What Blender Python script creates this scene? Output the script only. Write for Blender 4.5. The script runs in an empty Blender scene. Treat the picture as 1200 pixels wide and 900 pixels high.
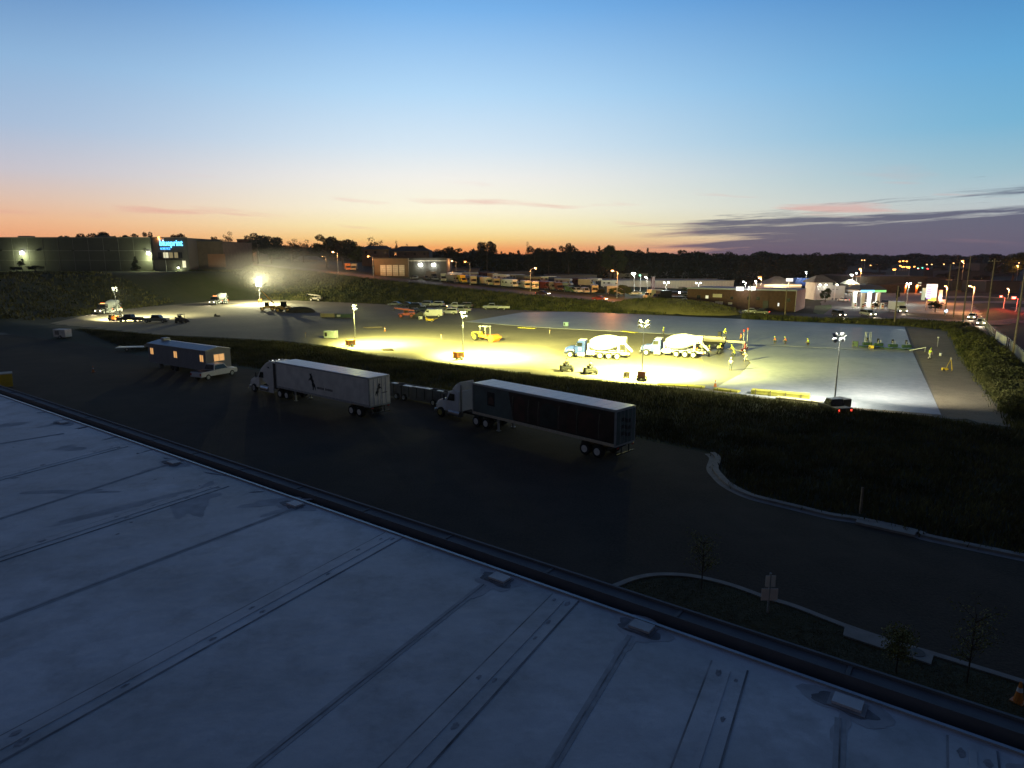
import bpy, bmesh, math, random
import numpy as np
from mathutils import Vector, Matrix
R = math.radians
random.seed(7)
rs = np.random.RandomState(11)
sc = bpy.context.scene
COL = sc.collection

# ------------------------------------------------------------------ camera
CAMH, F_PX, PITCH = 15.4, 770.0, math.atan(147 / 770.0)
SP, CP = math.sin(PITCH), math.cos(PITCH)
cam = bpy.data.cameras.new('camera'); camo = bpy.data.objects.new('camera', cam); COL.objects.link(camo)
cam.sensor_width = 36; cam.lens = 36 * F_PX / 1200; cam.clip_start = .1; cam.clip_end = 9000
camo.location = (0, 0, CAMH); camo.rotation_euler = (R(90) - PITCH, 0, 0)
sc.camera = camo

def ray(px, py):
    a, b = (px - 600) / F_PX, (py - 450) / F_PX
    return Vector((a, CP - b * SP, -SP - b * CP))
def at(px, py, z=0.0):                        # the point of height z seen at a pixel of the photograph
    d = ray(px, py); t = (z - CAMH) / d.z
    return Vector((d.x * t, d.y * t, z))
def atY(px, py, Y):                           # the point at distance Y
    d = ray(px, py); t = Y / d.y
    return Vector((d.x * t, Y, CAMH + d.z * t))

# ------------------------------------------------------------------ site frame and terrain heights
P0, P1, P3 = at(1104, 487), at(1060, 383), at(680, 365)
U = (at(1060, 383) - at(680, 365)); U.z = 0; U.normalize()
U = (U + Vector((.857, -.515, 0))).normalized()
V = Vector((-U.y, U.x, 0))
UA = math.atan2(U.y, U.x)
Q = at(960, 373)
def lerp(x, xs, ys): return float(np.interp(x, xs, ys))
def sm(t):
    t = min(1, max(0, t)); return t * t * (3 - 2 * t)
TX = [0, 25, 57, 94, 152, 190, 247, 295, 360]
TH = [0, .1, 1.9, 3.8, 7.3, 10.0, 13.2, 15, 16]
FX = [0, 30, 57, 94, 152, 190, 247, 300]
FF = [8, 9, 14, 18, 20, 23, 42, 70]
def frame(x, y):
    dx, dy = x - Q.x, y - Q.y
    return -(dx * U.x + dy * U.y), -(dx * V.x + dy * V.y)
def sframe(x, y):
    dx, dy = x - P0.x, y - P0.y
    return -(dx * U.x + dy * U.y), (dx * V.x + dy * V.y)
def siteP(s, v, z=0): p = P0 - U * s + V * v; return Vector((p.x, p.y, z))
def h(x, y):
    if y < 30 and abs(x) < 60: return 0.0
    t, d = frame(x, y)
    rh = lerp(t, TX, TH)
    hr = rh if d <= 0 else rh * (1 - sm(d / lerp(t, FX, FF)))
    hl = min(10.5, rh) * sm((lerp(y, [120, 155, 207, 227, 246, 262], [-105, -114, -125, -118, -108, -75]) - x) / 28) * sm((y - 110) / 25)
    D = math.hypot(x, y)
    hf = 13 * sm((D - 420) / 650) if y > 0 else 0
    hh = max(hr, hl, hf)
    # berm of weeds between the lot and the pad
    s, v = sframe(x, y)
    if -16 < v < -1 and s > -8:
        hh += .75 * math.sin(math.pi * (v + 16) / 15) ** 2 * sm((s + 8) / 14)
    # bank on the right, and earth mound by the far edge of the slab
    if v > -20: hh += .9 * sm((-s - 12) / 5) * (1 - sm((-s - 17) / 5)) 
    mx, my = MOUND.x, MOUND.y
    q = ((x - mx) * U.x + (y - my) * U.y) / 15, ((x - mx) * V.x + (y - my) * V.y) / 7
    hh += 2.6 * max(0, 1 - q[0] ** 2 - q[1] ** 2) ** .8
    return hh
MOUND = at(770, 368) + V * 9
def hit(px, py, lo=12.0, hi=2500.0):
    d = ray(px, py); n = d.y; t = lo / n; step = 1.0
    while t * d.y < hi:
        x, y, z = d.x * t, d.y * t, CAMH + d.z * t
        if z <= h(x, y):
            a, b = t - step, t
            for _ in range(18):
                m = (a + b) / 2
                if CAMH + d.z * m <= h(d.x * m, d.y * m): b = m
                else: a = m
            return Vector((d.x * b, d.y * b, h(d.x * b, d.y * b)))
        step = max(.6, t * .006); t += step
    p = atY(px, py, 900); p.z = h(p.x, p.y); return p
def on(px, Y):
    p = atY(px, 330, Y); return Vector((p.x, Y, h(p.x, Y)))

# ------------------------------------------------------------------ materials
MATS = {}
def srgb(c): return tuple((v / 255 / 12.92) if v / 255 <= .04045 else ((v / 255 + .055) / 1.055) ** 2.4 for v in c)
def mat(name, col, rough=.6, metal=0.0, var=.12, scale=3.0, emit=None, es=0, bump=0, alpha=1, spec=.5, col2=None, obj_coord=True):
    if name in MATS: return MATS[name]
    m = bpy.data.materials.new(name); MATS[name] = m; m.use_nodes = True
    nt = m.node_tree; b = nt.nodes['Principled BSDF']
    b.inputs['Roughness'].default_value = rough; b.inputs['Metallic'].default_value = metal
    b.inputs['Specular IOR Level'].default_value = spec
    tc = nt.nodes.new('ShaderNodeTexCoord')
    n = nt.nodes.new('ShaderNodeTexNoise'); n.inputs['Scale'].default_value = scale; n.inputs['Detail'].default_value = 5
    nt.links.new(tc.outputs['Object'], n.inputs['Vector'])
    r = nt.nodes.new('ShaderNodeValToRGB'); nt.links.new(n.outputs['Fac'], r.inputs[0])
    c2 = col2 or tuple(v * (1 + var) for v in col)
    r.color_ramp.elements[0].position = .32; r.color_ramp.elements[1].position = .7
    r.color_ramp.elements[0].color = (*[v * (1 - var) for v in col], 1); r.color_ramp.elements[1].color = (*c2, 1)
    nt.links.new(r.outputs[0], b.inputs['Base Color'])
    if bump:
        bp = nt.nodes.new('ShaderNodeBump'); bp.inputs['Strength'].default_value = bump; bp.inputs['Distance'].default_value = .05
        n2 = nt.nodes.new('ShaderNodeTexNoise'); n2.inputs['Scale'].default_value = scale * 5; n2.inputs['Detail'].default_value = 6
        nt.links.new(tc.outputs['Object'], n2.inputs['Vector'])
        nt.links.new(n2.outputs['Fac'], bp.inputs['Height']); nt.links.new(bp.outputs[0], b.inputs['Normal'])
    if emit:
        b.inputs['Emission Color'].default_value = (*emit, 1); b.inputs['Emission Strength'].default_value = es
    return m
def ground_mat(name, cols, scales=(.05, .6, 6), rough=.9, bump=.4):
    """several noises of different size blend three colours"""
    m = bpy.data.materials.new(name); MATS[name] = m; m.use_nodes = True
    nt = m.node_tree; b = nt.nodes['Principled BSDF']; b.inputs['Roughness'].default_value = rough
    b.inputs['Specular IOR Level'].default_value = .25
    tc = nt.nodes.new('ShaderNodeTexCoord'); last = None
    for i, s in enumerate(scales):
        n = nt.nodes.new('ShaderNodeTexNoise'); n.inputs['Scale'].default_value = s; n.inputs['Detail'].default_value = 6; n.inputs['Distortion'].default_value = .4
        nt.links.new(tc.outputs['Object'], n.inputs['Vector'])
        mr = nt.nodes.new('ShaderNodeMapRange'); mr.inputs[1].default_value = .36; mr.inputs[2].default_value = .66
        nt.links.new(n.outputs['Fac'], mr.inputs[0])
        mx = nt.nodes.new('ShaderNodeMix'); mx.data_type = 'RGBA'
        nt.links.new(mr.outputs[0], mx.inputs[0])
        if last is None: mx.inputs[6].default_value = (*cols[0], 1)
        else:
            mult = nt.nodes.new('ShaderNodeMath'); mult.operation = 'MULTIPLY'; mult.inputs[1].default_value = .6
            nt.links.new(mr.outputs[0], mult.inputs[0]); nt.links.new(mult.outputs[0], mx.inputs[0])
            nt.links.new(last, mx.inputs[6])
        mx.inputs[7].default_value = (*cols[i + 1], 1); last = mx.outputs[2]
    nt.links.new(last, b.inputs['Base Color'])
    bp = nt.nodes.new('ShaderNodeBump'); bp.inputs['Strength'].default_value = bump; bp.inputs['Distance'].default_value = .15
    nt.links.new(n.outputs['Fac'], bp.inputs['Height']); nt.links.new(bp.outputs[0], b.inputs['Normal'])
    return m
def light_mat(name, col, s):
    m = bpy.data.materials.new(name); MATS[name] = m; m.use_nodes = True
    b = m.node_tree.nodes['Principled BSDF']; b.inputs['Base Color'].default_value = (.3, .3, .3, 1)
    b.inputs['Emission Color'].default_value = (*col, 1); b.inputs['Emission Strength'].default_value = s
    return m

M_grass = ground_mat('grass_ground', [(.022, .03, .011), (.035, .042, .015), (.05, .046, .024), (.025, .035, .012)])
M_weed = mat('weed_leaf', (.055, .078, .022), .85, var=.55, scale=.25, spec=.1, col2=(.15, .14, .05))
M_weedtan = mat('weed_dry', (.09, .075, .036), .85, var=.3, scale=.4, spec=.2)
M_asphalt = ground_mat('asphalt', [(.07, .057, .044), (.095, .08, .062), (.052, .044, .034), (.105, .088, .068)], (.09, .45, 7), 1.0, .25)
MATS['asphalt'].node_tree.nodes['Principled BSDF'].inputs['Specular IOR Level'].default_value = .08
M_road = ground_mat('road_asphalt', [(.06, .055, .05), (.08, .072, .066), (.07, .065, .06), (.05, .05, .05)], (.05, .5, 4), .75, .2)
M_forecourt = ground_mat('forecourt_concrete', [(.15, .14, .13), (.2, .19, .175), (.12, .115, .11), (.2, .19, .18)], (.05, .5, 4), .8, .2)
M_gravel = ground_mat('gravel', [(.2, .18, .14), (.27, .24, .18), (.17, .155, .12), (.3, .27, .21)], (.08, .7, 7), .95, .6)
M_dirt = ground_mat('dirt', [(.27, .22, .14), (.36, .3, .2), (.2, .16, .1), (.38, .32, .23)], (.1, .6, 6), .95, .6)
M_slab = ground_mat('slab_concrete', [(.34, .365, .4), (.46, .48, .5), (.28, .3, .33), (.48, .49, .5)], (.05, .16, 1.1), .52, .06)
M_wet = ground_mat('wet_concrete', [(.17, .165, .15), (.21, .2, .18), (.15, .15, .14), (.2, .19, .17)], (.1, .5, 3), .35, .15)
M_kerb = mat('kerb_concrete', (.25, .235, .215), .85, var=.15, scale=2, bump=.2)
M_white = mat('white_paint', (.72, .72, .72), .35, var=.05)
M_dwhite = mat('dirty_white_paint', (.76, .72, .65), .5, var=.12, scale=1.2)
M_black = mat('black_rubber', (.015, .015, .015), .8)
M_chassis = mat('dark_chassis', (.03, .03, .032), .6, metal=.3)
M_metal = mat('bare_metal', (.45, .46, .48), .35, metal=.9)
M_galv = mat('galvanised_steel', (.4, .41, .42), .5, metal=.5)
M_glass = mat('dark_glass', (.012, .015, .018), .08, var=.02)
M_wood = mat('pole_wood', (.19, .15, .11), .9, var=.25, scale=4)
M_trunk = mat('tree_bark', (.05, .038, .028), .95, var=.3, scale=4)
M_leafs = [mat('leaf_dark', (.013, .018, .009), .85, var=.4, scale=.5, spec=.15), mat('leaf_green', (.04, .06, .018), .85, var=.4, scale=.5, spec=.15),
           mat('leaf_brown', (.075, .05, .022), .85, var=.4, scale=.5, spec=.15)]
M_brick = mat('brick', (.075, .036, .022), .9, var=.25, scale=1.5)
M_brown = mat('brown_cladding', (.08, .06, .046), .85, var=.2, scale=.6)
M_greyw = mat('grey_wall', (.22, .22, .21), .85, var=.12, scale=.5)
M_cream = mat('cream_wall', (.5, .44, .35), .8, var=.12, scale=.5)
M_lightw = mat('light_wall', (.55, .55, .53), .8, var=.1, scale=.5)
M_roofg = mat('grey_roof', (.16, .155, .155), .9, var=.2, scale=.6)
M_darkroof = mat('dark_roof', (.05, .05, .055), .9, var=.2, scale=.6)
M_orange = mat('orange_paint', (.62, .2, .03), .5)
M_yellow = mat('yellow_paint', (.65, .45, .03), .5)
M_blue = mat('blue_paint', (.03, .055, .24), .4)
M_red = mat('red_paint', (.4, .03, .02), .45)
M_green = mat('machine_green', (.035, .075, .035), .5)
M_vest = mat('hi_vis_yellow', (.6, .8, .06), .7)
M_vesto = mat('hi_vis_orange', (.85, .25, .04), .7)
M_shirt = mat('white_shirt', (.65, .62, .55), .85)
M_jeans = mat('dark_trousers', (.05, .06, .09), .9)
M_skin = mat('skin', (.42, .27, .19), .6, var=.05)
M_amberg = light_mat('sodium_glow', (1, .34, .06), 7)
M_ambers = light_mat('sodium_glow_soft', (1, .5, .16), 5.5)
M_whiteg = light_mat('white_glow', (.93, 1, .9), 30)
M_halide = light_mat('halide_glow', (1, 1, .82), 60)
M_headl = light_mat('headlight_glow', (1, .85, .6), 14)
M_taill = light_mat('tail_glow', (1, .06, .03), 4)
M_amberc = light_mat('amber_marker_glow', (1, .22, .05), 6)
M_win = light_mat('lit_window', (1, .5, .16), .75)
M_winw = light_mat('lit_window_pale', (1, .93, .6), .8)
M_signw = light_mat('lit_sign_white', (1, 1, .95), 1.15)
M_signb = light_mat('lit_sign_blue', (.06, .42, 1), 2.2)
M_signc = light_mat('lit_sign_cyan', (.12, .62, 1), 3.2)
M_signg = light_mat('lit_sign_green', (.12, .8, .2), 1.2)
M_signy = light_mat('lit_sign_yellow', (1, .85, .05), 1.5)
M_signv = light_mat('lit_sign_violet', (.25, .22, .85), 1.3)
M_redl = light_mat('red_signal_glow', (1, .03, .02), 30)
M_greenl = light_mat('green_signal_glow', (.1, 1, .5), 8)
M_off = mat('unlit_lens', (.5, .5, .48), .2)
def paint(name, c, rough=.4): return mat(name, c, rough, var=.06)
PAINT = {'white': M_white, 'silver': paint('silver_paint', (.35, .36, .38)), 'black': paint('black_paint', (.02, .02, .022)),
         'grey': paint('grey_paint', (.14, .15, .16)), 'blue': M_blue, 'red': M_red, 'tan': paint('tan_paint', (.38, .3, .19)),
         'maroon': paint('maroon_paint', (.06, .014, .014)), 'green': paint('green_paint', (.05, .12, .06)), 'cream': paint('cream_paint', (.55, .5, .38)),
         'yellow': M_yellow, 'orange': M_orange, 'darkblue': paint('dark_blue_paint', (.03, .05, .12))}

# ------------------------------------------------------------------ mesh builder
def rotz(a): return Matrix.Rotation(a, 4, 'Z')
class MB:
    def __init__(s): s.v, s.f, s.m, s.mats = [], [], [], []
    def mi(s, m):
        if m is None: return 0
        if m not in s.mats: s.mats.append(m)
        return s.mats.index(m)
    def add(s, vs, fs, m=None, M=None):
        o = len(s.v)
        for p in vs:
            p = Vector(p); s.v.append(tuple(M @ p if M else p))
        for f in fs: s.f.append([i + o for i in f]); s.m.append(s.mi(m))
        return s
    def box(s, c, d, m=None, M=None, taper=1.0):
        x, y, z = c; a, b, e = d[0] / 2, d[1] / 2, d[2] / 2; t = taper
        vs = [(x - a, y - b, z - e), (x + a, y - b, z - e), (x + a, y + b, z - e), (x - a, y + b, z - e),
              (x - a * t, y - b * t, z + e), (x + a * t, y - b * t, z + e), (x + a * t, y + b * t, z + e), (x - a * t, y + b * t, z + e)]
        return s.add(vs, [(0, 3, 2, 1), (4, 5, 6, 7), (0, 1, 5, 4), (1, 2, 6, 5), (2, 3, 7, 6), (3, 0, 4, 7)], m, M)
    def tube(s, p, q, r0, r1=None, n=10, m=None, M=None, cap=True):
        p, q = Vector(p), Vector(q); r1 = r0 if r1 is None else r1
        d = (q - p).normalized(); a = d.orthogonal().normalized(); b = d.cross(a)
        vs = []
        for c, r in ((p, r0), (q, r1)):
            for i in range(n):
                t = 2 * math.pi * i / n; vs.append(c + (a * math.cos(t) + b * math.sin(t)) * r)
        fs = [(i, (i + 1) % n, n + (i + 1) % n, n + i) for i in range(n)]
        if cap: fs += [tuple(range(n - 1, -1, -1)), tuple(range(n, 2 * n))]
        return s.add(vs, fs, m, M)
    def lathe(s, prof, p=(0, 0, 0), d=(0, 0, 1), n=16, m=None, M=None):
        p, d = Vector(p), Vector(d).normalized(); a = d.orthogonal().normalized(); b = d.cross(a); vs = []
        for (z, r) in prof:
            for i in range(n):
                t = 2 * math.pi * i / n; vs.append(p + d * z + (a * math.cos(t) + b * math.sin(t)) * max(r, 1e-4))
        fs = []
        for k in range(len(prof) - 1):
            for i in range(n): fs.append((k * n + i, k * n + (i + 1) % n, (k + 1) * n + (i + 1) % n, (k + 1) * n + i))
        fs += [tuple(range(n - 1, -1, -1)), tuple(range((len(prof) - 1) * n, len(prof) * n))]
        return s.add(vs, fs, m, M)
    def prism(s, prof, y0, y1, m=None, M=None, inset=None):
        """side profile (x, z) extruded across y; inset narrows points above a height"""
        n = len(prof); vs = []
        for y in (y0, y1):
            for (x, z) in prof:
                yy = y
                if inset and z > inset[0]: yy = y * inset[1]
                vs.append((x, yy, z))
        fs = [tuple(range(n)), tuple(range(2 * n - 1, n - 1, -1))] + [(i, i + n, (i + 1) % n + n, (i + 1) % n) for i in range(n)]
        return s.add(vs, fs, m, M)
    def ell(s, c, r, n=12, k=8, m=None, M=None):
        prof = [(-math.cos(math.pi * i / k), math.sin(math.pi * i / k)) for i in range(k + 1)]
        vs = []
        for (z, q) in prof:
            for i in range(n):
                t = 2 * math.pi * i / n; vs.append((c[0] + r[0] * max(q, 1e-3) * math.cos(t), c[1] + r[1] * max(q, 1e-3) * math.sin(t), c[2] + r[2] * z))
        fs = []
        for j in range(k):
            for i in range(n): fs.append((j * n + i, j * n + (i + 1) % n, (j + 1) * n + (i + 1) % n, (j + 1) * n + i))
        return s.add(vs, fs, m, M)
    def build(s, name, m=None, parent=None, smooth=False, bevel=0, label=None):
        me = bpy.data.meshes.new(name); me.from_pydata(s.v, [], s.f)
        ms = s.mats if s.mats else [m]
        if m is not None and s.mats and m not in s.mats: ms = [m] + s.mats; s.m = [i + 1 for i in s.m]
        for x in ms: me.materials.append(x)
        if s.mats:
            for p, i in zip(me.polygons, s.m): p.material_index = i
        bm = bmesh.new(); bm.from_mesh(me); bmesh.ops.recalc_face_normals(bm, faces=bm.faces); bm.to_mesh(me); bm.free()
        if smooth:
            for p in me.polygons: p.use_smooth = True
        o = bpy.data.objects.new(name, me); COL.objects.link(o)
        if parent: o.parent = parent
        if bevel:
            b = o.modifiers.new('bevel', 'BEVEL'); b.width = bevel; b.segments = 2; b.limit_method = 'ANGLE'
        if label: o['label'] = label
        return o
def tag(o, label=None, cat=None, group=None, kind=None):
    if label: o['label'] = label
    if cat: o['category'] = cat
    if group: o['group'] = group
    if kind: o['kind'] = kind
    return o
def thing(name, label, cat, loc=(0, 0, 0), rz=0, group=None):
    o = bpy.data.objects.new(name, None); COL.objects.link(o); o.empty_display_size = .3
    o.location = loc; o.rotation_euler = (0, 0, rz); return tag(o, label, cat, group)
def dup(root, loc, rz=0, label=None, group=None, scale=None):
    r = root.copy(); COL.objects.link(r); r.location = loc; r.rotation_euler = (0, 0, rz)
    if label: r['label'] = label
    if group: r['group'] = group
    if scale: r.scale = scale
    for ch in list(root.children):
        c = ch.copy(); COL.objects.link(c); c.parent = r
        for g in list(ch.children):
            d = g.copy(); COL.objects.link(d); d.parent = c
    return r
def lamp(kind, loc, col, power, parent=None, aim=None, size=.15, angle=110, blend=.5, name='lamp_light'):
    l = bpy.data.lights.new(name, kind); l.color = col; l.energy = power
    if kind == 'SPOT': l.spot_size = R(angle); l.spot_blend = blend
    l.shadow_soft_size = size
    o = bpy.data.objects.new(name, l); COL.objects.link(o); o.location = loc
    if aim is not None: o.rotation_euler = (Vector(aim) - Vector(loc)).to_track_quat('-Z', 'Y').to_euler()
    if parent: o.parent = parent
    return o
def struct(o): o['kind'] = 'structure'; return o
def sheet(name, pts, m, z=0.0, drape=0):
    """flat polygon sheet through world points"""
    b = MB(); b.add([(p.x, p.y, z) for p in pts], [tuple(range(len(pts)))]); return struct(b.build(name, m))
def strip(name, pts, w0, w1, z0, z1, m, parent=None):
    """raised band following a line, from offset w0 to w1 to its left"""
    n = len(pts); L = []
    for i in range(n):
        d = (pts[min(i + 1, n - 1)] - pts[max(i - 1, 0)]); d.z = 0; d.normalize(); q = Vector((-d.y, d.x, 0))
        p = pts[i]; L.append((p + q * w0, p + q * w1))
    b = MB(); vs = []
    for a, c in L: vs += [(a.x, a.y, z0), (a.x, a.y, z1), (c.x, c.y, z1), (c.x, c.y, z0)]
    fs = []
    for i in range(n - 1):
        for k in range(4): fs.append((i * 4 + k, i * 4 + (k + 1) % 4, (i + 1) * 4 + (k + 1) % 4, (i + 1) * 4 + k))
    fs += [(0, 1, 2, 3), (n * 4 - 1, n * 4 - 2, n * 4 - 3, n * 4 - 4)]
    b.add(vs, fs); return b.build(name, m, parent)
def smooth_line(pts, k=4):
    out = []
    for i in range(len(pts) - 1):
        p0, p1, p2, p3 = pts[max(i - 1, 0)], pts[i], pts[i + 1], pts[min(i + 2, len(pts) - 1)]
        for j in range(k):
            t = j / k; out.append(.5 * ((2 * p1) + (p2 - p0) * t + (2 * p0 - 5 * p1 + 4 * p2 - p3) * t * t + (3 * p1 - p0 - 3 * p2 + p3) * t ** 3))
    return out + [pts[-1]]

# ------------------------------------------------------------------ ground
def axis(vals):
    out = []
    for a, b, st in vals: out += list(np.arange(a, b, st))
    return out
xs = axis([(-1600, -600, 100), (-600, -240, 30), (-240, 160, 3), (160, 400, 20), (400, 1900, 100)])
ys = axis([(-300, -20, 40), (-20, 30, 10), (30, 320, 3), (320, 700, 25), (700, 1900, 100)])
b = MB(); vs = [(x, y, h(x, y)) for y in ys for x in xs]; nx = len(xs)
fs = [(j * nx + i, j * nx + i + 1, (j + 1) * nx + i + 1, (j + 1) * nx + i) for j in range(len(ys) - 1) for i in range(nx - 1)]
b.add(vs, fs); gnd = struct(b.build('ground', M_grass, smooth=True))

# parking lot
LOTFAR = [(-260, 371), (-60, 379), (35, 384.5), (60, 391), (85, 400), (150, 413), (175, 420), (300, 434), (450, 456), (530, 471), (640, 493), (740, 513), (800, 525), (832, 532)]
KERB = [(832, 532), (838, 538), (835, 550), (842, 560), (853, 570), (877, 582), (907, 590), (940, 598), (973, 606), (1000, 610), (1040, 618), (1073, 626), (1090, 632), (1200, 655), (1330, 682), (1500, 718)]
lot = [at(*p) for p in LOTFAR] + [at(*p) for p in KERB[1:]]
lot_poly = lot + [Vector((40, 4, 0)), Vector((-110, 4, 0)), Vector((-160, 60, 0))]
sheet('parking_lot', lot_poly, M_asphalt, .02)
kl = smooth_line([at(*p) for p in KERB], 5)
struct(strip('kerb', kl, 0, .42, 0, .15, M_kerb))
struct(strip('gutter_pan', kl, -.45, -.004, 0, .028, M_kerb))
ISL = [(640, 800), (690, 705), (725, 685), (754, 676), (783, 674), (817, 677), (858, 687), (900, 702), (933, 712), (987, 733), (1054, 756), (1092, 767), (1192, 798), (1300, 832)]
il = smooth_line([at(*p) for p in ISL], 5)
struct(strip('kerb', il, 0, -.3, 0, .15, M_kerb))
sheet('lawn', [p for p in il] + [Vector((32, 6, 0)), Vector((0, 6, 0))], ground_mat('lawn_soil', [(.06, .05, .025), (.08, .07, .03), (.05, .05, .02), (.09, .075, .04)], (.2, 1, 8)), .10)

# site pad, slab, roads
PADN = [(1200, 503), (1180, 500), (1104, 490), (960, 479), (870, 463), (760, 451), (640, 441), (540, 428), (440, 416), (390, 406), (330, 399), (230, 394), (150, 392), (90, 388)]
PADF = [(60, 382), (100, 373), (130, 363), (200, 357.5), (260, 352), (380, 350.5), (460, 353), (560, 358.5), (680, 364.5), (870, 374), (1060, 382), (1112, 388), (1128, 420), (1158, 462), (1186, 490)]
sheet('gravel_pad', [at(*p) for p in PADN] + [at(*p) for p in PADF], M_gravel, .02)
sheet('dirt_strip', [at(*p) for p in [(1107, 488), (1104, 489), (1063, 384.5), (1108, 389), (1122, 418), (1152, 460), (1184, 497)]], M_dirt, .026)
sheet('access_road', [at(*p) for p in [(-80, 386), (35, 384), (90, 372), (135, 362), (160, 360), (150, 366), (110, 376), (62, 390), (-80, 396)]], M_gravel, .024)
def slab(name, pix, m, z0, z1):
    pts = [at(*p, z1) for p in pix]; n = len(pts); b = MB()
    b.add([(p.x, p.y, z0) for p in pts] + [(p.x, p.y, z1) for p in pts], [tuple(range(n)), tuple(range(n, 2 * n))] + [(i, (i + 1) % n, (i + 1) % n + n, i + n) for i in range(n)])
    return struct(b.build(name, m))
slab('concrete_slab', [(545, 377), (612, 366), (680, 365), (1060, 383), (1070, 412.5), (830, 401), (800, 392), (640, 384)], M_slab, 0, .07)
slab('concrete_slab', [(830, 399.5), (1069, 411), (1103, 486), (985, 476.5), (870, 462), (835, 456), (868, 438), (880, 425), (868, 411), (842, 407)], M_slab, 0, .055)
slab('wet_concrete', [(868, 438.5), (834, 456), (812, 452), (826, 430), (820, 414), (842, 408), (866, 412), (878, 425)], M_wet, 0, .045)
# a darker trowelled band and the joint line between pours
strip_pts = [at(885, 404.6, .07), at(1070, 412.8, .07)]
tag(MB().box((0, 0, 0), (1, 1, 1)).build('joint_line', M_chassis), kind='structure')
o = bpy.data.objects['joint_line']; a, c = strip_pts
o.location = ((a + c) / 2).x, ((a + c) / 2).y, .068; o.scale = ((c - a).length, .12, .02); o.rotation_euler = (0, 0, math.atan2((c - a).y, (c - a).x))

def drape_strip(name, fn, n, w, m, off, kind='structure'):
    """ribbon over the terrain. fn(i) -> (left, right) world points"""
    b = MB(); vs = []; K = 6
    for i in range(n + 1):
        A, B = fn(i / n)
        for k in range(K + 1):
            p = A.lerp(B, k / K); vs.append((p.x, p.y, h(p.x, p.y) + off))
    fs = [(i * (K + 1) + k, i * (K + 1) + k + 1, (i + 1) * (K + 1) + k + 1, (i + 1) * (K + 1) + k) for i in range(n) for k in range(K)]
    b.add(vs, fs); o = b.build(name, m, smooth=True); o['kind'] = kind; return o
def roadp(t, d): p = Q - U * t - V * d; return Vector((p.x, p.y, 0))
drape_strip('road', lambda u: (roadp(-60 + 480 * u, 0), roadp(-60 + 480 * u, -13)), 160, 0, M_road, .09)
drape_strip('road_marking', lambda u: (roadp(-60 + 480 * u, -6.3), roadp(-60 + 480 * u, -6.45)), 160, 0, mat('road_paint', (.5, .38, .06), .7), .105)
b = MB(); b.ell((0, 0, 0), (21, 9, 3.7), 36, 14); mo = b.build('earth_mound', ground_mat('mound_turf', [(.13, .115, .045), (.17, .15, .06), (.09, .09, .03), (.2, .17, .08)], (.1, .5, 4), .95, .6), smooth=True); struct(mo)
mo.location = (MOUND.x, MOUND.y, -.1); mo.rotation_euler.z = UA
dz = mo.modifiers.new('rough', 'DISPLACE'); tx = bpy.data.textures.new('lumps', 'CLOUDS'); tx.noise_scale = 4; dz.texture = tx; dz.strength = 1.2; dz.texture_coords = 'LOCAL'
# cross street on the right, running towards us past the fence
def crossp(v, s): return siteP(-s, v)
S_ROAD = sframe(*at(1150, 386)[:2])
sheet('street', [at(1128, 378), at(1166, 392), at(1215, 428), at(1290, 480), at(1500, 470), at(1400, 400), at(1300, 372), at(1200, 362), at(1135, 366)], M_road, .03)
sheet('forecourt', [at(966, 372), at(962, 355), at(950, 346), at(1010, 343), at(1090, 344), at(1150, 347), at(1210, 352), at(1260, 362), at(1180, 366), at(1130, 372), at(1100, 374)], M_forecourt, .035)
sheet('verge', [at(1062, 371), at(1060, 366.5), at(1130, 369.5), at(1150, 374), at(1120, 377)], M_grass, .06)
sheet('grass_patch', [at(953, 366), at(955, 358.5), at(974, 357), at(975, 361), at(963, 370)], mat('short_lawn', (.07, .13, .025), .9, var=.25, scale=1), .06)
sheet('driveway', [at(740, 353.5), at(800, 356), at(796, 348), at(742, 346)], M_forecourt, 1.0)
bpy.data.objects['driveway'].location.z = h(*at(770, 351)[:2]) - .9

# ------------------------------------------------------------------ the roof we look from
RZ = 9.8
def rp(px, py, z=RZ): return at(px, py, z)
A, B = rp(40, 477), rp(858, 764)
E = (B - A).normalized(); N = Vector((-E.y, E.x, 0))
if N.y < 0: N = -N
wh = thing('warehouse', 'building with a pale membrane roof filling the foreground below the camera', 'building', (A.x, A.y, 0))
OFF = Vector((A.x, A.y, 0))
def rw(a, n, z): p = A + E * a + N * n; return (p.x - OFF.x, p.y - OFF.y, z)
# roof membrane with a procedural dusty, stained surface
m = bpy.data.materials.new('roof_membrane'); m.use_nodes = True; nt = m.node_tree; bs = nt.nodes['Principled BSDF']
bs.inputs['Roughness'].default_value = .55
tc = nt.nodes.new('ShaderNodeTexCoord'); last = None
for i, (s, lo, hi, c, amt) in enumerate([(.3, .4, .62, (.36, .365, .37), .9), (1.3, .48, .68, (.29, .29, .295), .75), (6, .42, .66, (.5, .51, .53), .5), (50, .56, .7, (.3, .3, .31), .45)]):
    n = nt.nodes.new('ShaderNodeTexNoise'); n.inputs['Scale'].default_value = s; n.inputs['Detail'].default_value = 7; n.inputs['Roughness'].default_value = .62
    nt.links.new(tc.outputs['Object'], n.inputs['Vector'])
    mr = nt.nodes.new('ShaderNodeMapRange'); mr.inputs[1].default_value = lo; mr.inputs[2].default_value = hi; mr.inputs[4].default_value = amt
    nt.links.new(n.outputs['Fac'], mr.inputs[0])
    mx = nt.nodes.new('ShaderNodeMix'); mx.data_type = 'RGBA'; nt.links.new(mr.outputs[0], mx.inputs[0])
    if last: nt.links.new(last, mx.inputs[6])
    else: mx.inputs[6].default_value = (.62, .63, .66, 1)
    mx.inputs[7].default_value = (*c, 1); last = mx.outputs[2]
nt.links.new(last, bs.inputs['Base Color'])
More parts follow.
